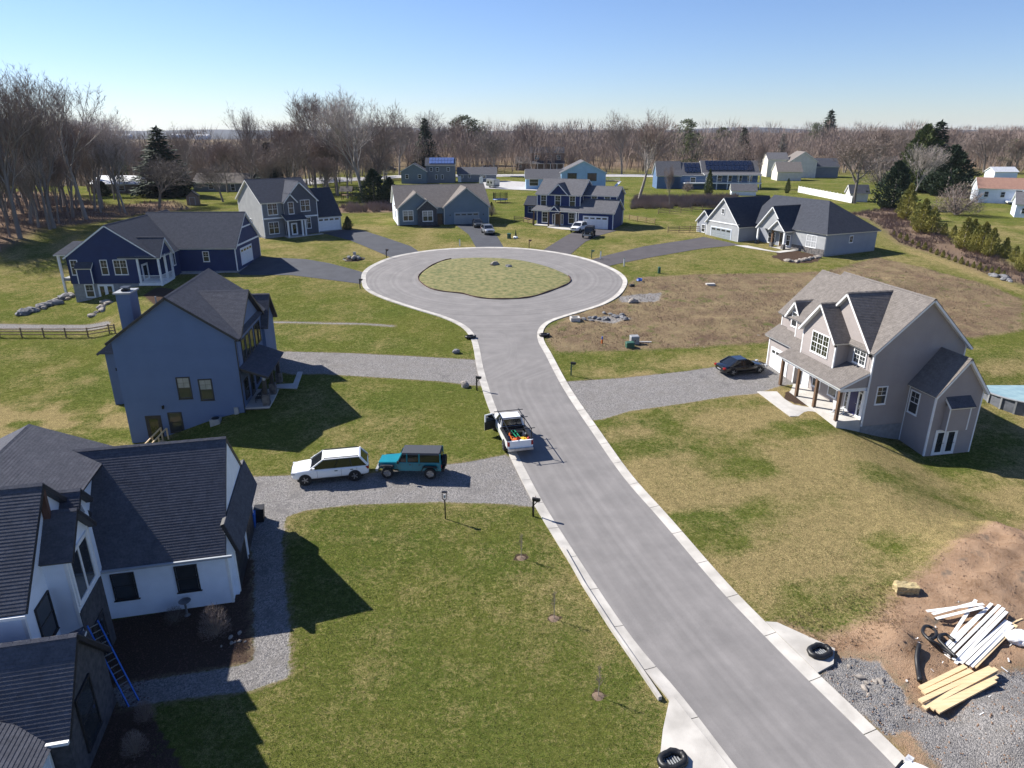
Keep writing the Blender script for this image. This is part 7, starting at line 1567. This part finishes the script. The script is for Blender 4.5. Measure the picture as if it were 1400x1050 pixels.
# ------------------------------------------------------------------ houses far behind
def far_house(name, px, py, rz, x1, y1, ze, zr, ax, wm, rm, lb, tm='white', z0=0, wins=(), chim=None, cat='house'):
    g = G(px, py); h_ = empty(name, (g.x, g.y, g.z), R(rz), lb, cat); gable(h_, 0, x1, 0, y1, -1.5, ze, zr, ax, wm, rm, tm, oh=.4, re=.35, corners=False, cap=False)
    for face, u, z, w_, hh in wins: win(h_, face, u, z, w_, hh, 'white', grid=(1, 1), sill=False, tw=.12)
    return h_
k = far_house('grey_garage', 549, 251, 3, 9.2, 8, 4.4, 7.0, 'y', 'siding_teal', 'roof_mid', 'small grey garage with white-framed windows left of the solar house', wins=[(S(0), 1.6, 1.8, 1.0, 1.3), (S(0), 6.2, 1.8, 1.0, 1.3)], cat='garage')
k = far_house('solar_house', 583, 250, 2, 10.5, 9, 6.4, 8.7, 'x', 'cargrey' if 0 else 'siding_grey', 'roof_mid', 'grey two-storey house with a row of solar panels on its roof', wins=[(S(0), 1.5, 4.2, .9, 1.2), (S(0), 3.8, 4.2, .9, 1.2), (S(0), 7.8, 4.2, .9, 1.2), (S(0), 3.4, 1.4, .7, 1.4), (S(0), 5.6, 1.4, .7, 1.4)])
for i in range(8):
    for j in range(2): P_ = Vector((1.2 + i * 1.15, 0, 0)); y0 = .4 + j * 1.95; s = 2.3 / 4.5; plane_pts = [(P_.x, y0, 6.45 + s * y0 + .18), (P_.x + 1.05, y0, 6.45 + s * y0 + .18), (P_.x + 1.05, y0 + 1.8, 6.45 + s * (y0 + 1.8) + .18), (P_.x, y0 + 1.8, 6.45 + s * (y0 + 1.8) + .18)]; MB().slab(plane_pts, 0, .05).build('solar_panel', M['solar_light'], k)
kk = far_house('low_grey_house', 626, 249, 2, 14.5, 8, 3.0, 5.2, 'x', 'siding_grey', 'roof_grey', 'low grey wing house right of the solar house', wins=[(S(0), 1.2, 1.6, .8, .9), (S(0), 4, 1.6, .8, .9), (S(0), 8.5, 1.4, 2.0, 1.0)]); door(kk, S(0), .2, 0, 1.0, 2.1, 'white')
k = far_house('light_blue_ranch', 719, 259, 0, 18.5, 9, 3.6, 6.2, 'x', 'siding_lightblue', 'roof_grey', 'long light blue ranch house behind the blue porch house', wins=[(S(0), 1.2, 1.2, 2.8, 2.2)])
gable(k, 11.5, 26, -1, 11, -1.5, 5.5, 9.0, 'y', 'siding_lightblue', 'roof_grey', oh=.4, re=.4, corners=False, cap=False); win(k, S(-1), 13.7, 3.0, 2.6, 2.0, 'trim_dark', n=2, tw=.2); win(k, S(-1), 20.2, 3.0, 2.6, 2.0, 'trim_dark', n=2, tw=.2)
mb = MB().box(26, 31, 1, 4, 2.4, 2.6); mb.build('deck', M['cedar'], k); railing(k, (26, 1), (31, 1), 2.6, 'white'); MB().bar((31, 1, 2.5), (28, -3, .1), 1.0, .1).build('stair', M['white'], k)
k = far_house('brown_far_house', 725, 234, 0, 16, 8, 8.6, 11.0, 'x', 'brownwall', 'roof_mid', 'brown two-storey house with porch beyond the light blue ranch', wins=[(S(0), 2, 5.4, 1.8, 1.8), (S(0), 8, 5.4, 1.8, 1.8), (S(0), 12.5, 5.4, 1.8, 1.8)]); plane(k, [(-.5, -3.5, 3.6), (16.5, -3.5, 3.6), (16.5, 0, 4.8), (-.5, 0, 4.8)], 'roof_mid')
for i in range(6): post(k, .3 + i * 3.05, -3.3, -1, 3.5, 'white', .3)
far_house('brick_far_house', 705, 233, 0, 8.5, 7, 3.6, 6.4, 'x', 'brownwall', 'roof_tan', 'small low house left of the brown two-storey house', wins=[(S(0), 1.5, 1.2, 1.4, 1.4), (S(0), 5, 1.2, 1.4, 1.4)])
k = far_house('blue_veranda_house', 912, 258, -2, 11.5, 9, 4.6, 8.2, 'x', 'siding_blue', 'roof_grey', 'long blue house with solar panels and veranda in the middle distance', wins=[(S(0), 7.5, 2, 1.6, 1.6)])
gable(k, -3.5, 4.2, 0, 9, -1.5, 4.4, 8.6, 'x', 'siding_blue', 'roof_grey', oh=.4, re=.4, corners=False, cap=False)
gable(k, 11.5, 29.5, 0, 9, -1.5, 5.2, 8.8, 'x', 'siding_blue', 'roof_grey', oh=.5, re=.5, corners=False, cap=False)
for i in range(11):
    for j in range(2): y0 = .6 + j * 1.8; s = 3.6 / 4.5; x = 12.6 + i * 1.4; MB().slab([(x, y0, 5.25 + s * y0 + .2), (x + 1.32, y0, 5.25 + s * y0 + .2), (x + 1.32, y0 + 1.7, 5.25 + s * (y0 + 1.7) + .2), (x, y0 + 1.7, 5.25 + s * (y0 + 1.7) + .2)], 0, .05).build('solar_panel', M['solar'], k)
for i in range(4):
    for j in range(2): y0 = .6 + j * 1.7; s = .8; x = 5.6 + i * 1.3; MB().slab([(x, y0, 4.65 + s * y0 + .2), (x + 1.2, y0, 4.65 + s * y0 + .2), (x + 1.2, y0 + 1.6, 4.65 + s * (y0 + 1.6) + .2), (x, y0 + 1.6, 4.65 + s * (y0 + 1.6) + .2)], 0, .05).build('solar_panel', M['solar'], k)
plane(k, [(11.3, -3, 4.6), (30, -3, 4.6), (30, 0, 5.2), (11.3, 0, 5.2)], 'roof_grey'); slabbox(k, 5, 30, -3, 0, 1.8, 2.1, 'white', 'veranda_floor'); railing(k, (5, -3), (30, -3), 2.1, 'trim_grey', sp=.4)
for i in range(6): post(k, 12 + i * 3.5, -2.9, -.8, 4.6, 'white', .22)
for i in range(5): win(k, S(0), 13 + i * 3.3, 2.4, 1.4, 1.8, 'white', grid=(1, 1), sill=False, tw=.12)
k = far_house('cream_far_house', 1078, 243, -6, 10.5, 12, 6.6, 10.2, 'y', 'cream', 'roof_tan', 'cream gabled house above the white fence'); gable(k, 10.5, 20, 2, 12, -1, 4.5, 7.5, 'x', 'siding_grey', 'roof_mid', corners=False, cap=False); gable(k, -8, 0, 4, 14, -1, 7.2, 9.6, 'x', 'cream', 'roof_grey', corners=False, cap=False)
far_house('cream_garage', 1062, 247, -6, 9, 9, 3.6, 6.8, 'x', 'cream', 'roof_tan', 'low cream garage in front of the cream gabled house', cat='garage'); far_house('white_shed', 1020, 226, 0, 7, 6, 3.6, 5.4, 'x', 'cream', 'roof_grey', 'small white building between the pines right of the solar roof', cat='shed')
far_house('white_barn_shed', 1161, 276, -8, 4.6, 4, 2.6, 4.4, 'x', 'cream', 'roof_mid', 'small white shed at the end of the white fence', cat='shed')
far_house('white_play_house', 1000, 267, -10, 7, 4, 1.6, 3.2, 'x', 'siding_white', 'roof_grey', 'low white shed behind the pearl house roof', cat='shed')
k = far_house('red_roof_house', 1334, 277, -24, 22, 10, 3.9, 6.3, 'x', 'siding_white', 'roof_red', 'white raised ranch with red brown roof at the right edge', wins=[(S(0), 1.5, 1.6, .9, 1.3), (S(0), 5.2, 1.6, .9, 1.3), (S(0), 8.4, 1.4, 1.4, 2.0)]); slabbox(k, 6.5, 15, -3.4, 0, .5, .8, 'white', 'deck'); railing(k, (6.5, -3.4), (15, -3.4), .8, 'white')
for x in (6.6, 10.8, 14.9): post(k, x, -3.3, -3, .6, 'cedar', .2)
k = far_house('white_edge_house', 1386, 297, -30, 14, 9, 3.0, 5.2, 'x', 'siding_white', 'roof_grey', 'white house with grey roof cut by the right edge, below the red roof', wins=[(S(0), 1.2, .9, .8, 1.1), (S(0), 5, .9, .8, 1.1)])
far_house('pale_roof_house', 125, 264, -4, 24, 12, 2.9, 4.9, 'x', 'brownwall', 'roof_pale', 'brick house with pale metal roof seen through the left wood', wins=[(S(0), 9, .8, 2, 1.4)]); far_house('tan_roof_house', 265, 262, 0, 24, 10, 2.8, 5.4, 'x', 'siding_grey', 'roof_tan', 'low grey house with tan roof left of the grey two-storey house', wins=[(S(0), 5, .8, 1.4, 1.4), (S(0), 12, .3, 1.2, 2)]); far_house('teal_far_house', 268, 249, 0, 14, 9, 4.5, 7.0, 'y', 'siding_teal', 'roof_mid', 'pale teal gabled house behind the tan roofed one')
far_house('long_tan_house', 300, 249, 0, 30, 10, 3.4, 5.8, 'x', 'brownwall', 'roof_tan', 'long tan roofed building behind the grey two-storey house'); far_house('low_far_house', 1170, 232, 0, 22, 9, 3.8, 6.2, 'x', 'brownwall', 'roof_tan', 'long low brown roofed house behind the grey shrub'); 
far_house('white_far_house', 1358, 246, 0, 9, 6, 3.2, 4.8, 'x', 'siding_white', 'roof_pale', 'small white buildings beyond the red roofed house', cat='shed'); far_house('far_barn', 1330, 252, 0, 12, 6, .8, 1.6, 'x', 'cream', 'roof_pale', 'low pale roof left of the red roofed house', cat='shed')
for i, (x, y, w_, lb) in enumerate(((-1300, 2300, 90, 'long pale barn on the far hillside at the left'), (-1100, 2350, 50, 'pale farm building right of the long far barn'), (-980, 2250, 40, 'small pale farm building on the far left hillside'))):
    h_ = empty('far_barn', (x, y, T(x, y) + 6), 0, lb, 'barn'); gable(h_, 0, w_, 0, 20, -12, 6, 10, 'x', 'siding_white', 'roof_pale', corners=False, cap=False)
# utility poles
for px, py, ty, lb in ((826, 240, 205, 'white-topped utility pole by the far road behind the light blue ranch'), (700, 238, 196, 'thin utility pole beyond the far road')):
    g = G(px, py); o = empty('utility_pole', g, 0, lb, 'utility pole'); h_ = ztop(g.x, g.y, ty) - g.z; MB().tube([(0, 0, 0), (0, 0, h_)], [.15, .1], 6).build('pole', M['cedar'], o); MB().box(-1.1, 1.1, -.06, .06, h_ - .7, h_ - .55).build('crossarm', M['cedar'], o)
# ---- haze
hz = MB().box(-6200, 6200, -220, 9200, -30, 75).build('haze'); hm = bpy.data.materials.new('thin spring haze'); hm.use_nodes = True; hn = hm.node_tree.nodes; hn.remove(hn['Principled BSDF'])
pv = hn.new('ShaderNodeVolumePrincipled'); pv.inputs['Color'].default_value = (.80, .87, 1, 1); pv.inputs['Density'].default_value = .00004; pv.inputs['Anisotropy'].default_value = .1
hm.node_tree.links.new(pv.outputs[0], hn['Material Output'].inputs['Volume']); hz.data.materials.append(hm); tag(hz, 'thin blue haze over the distance', kind='stuff')
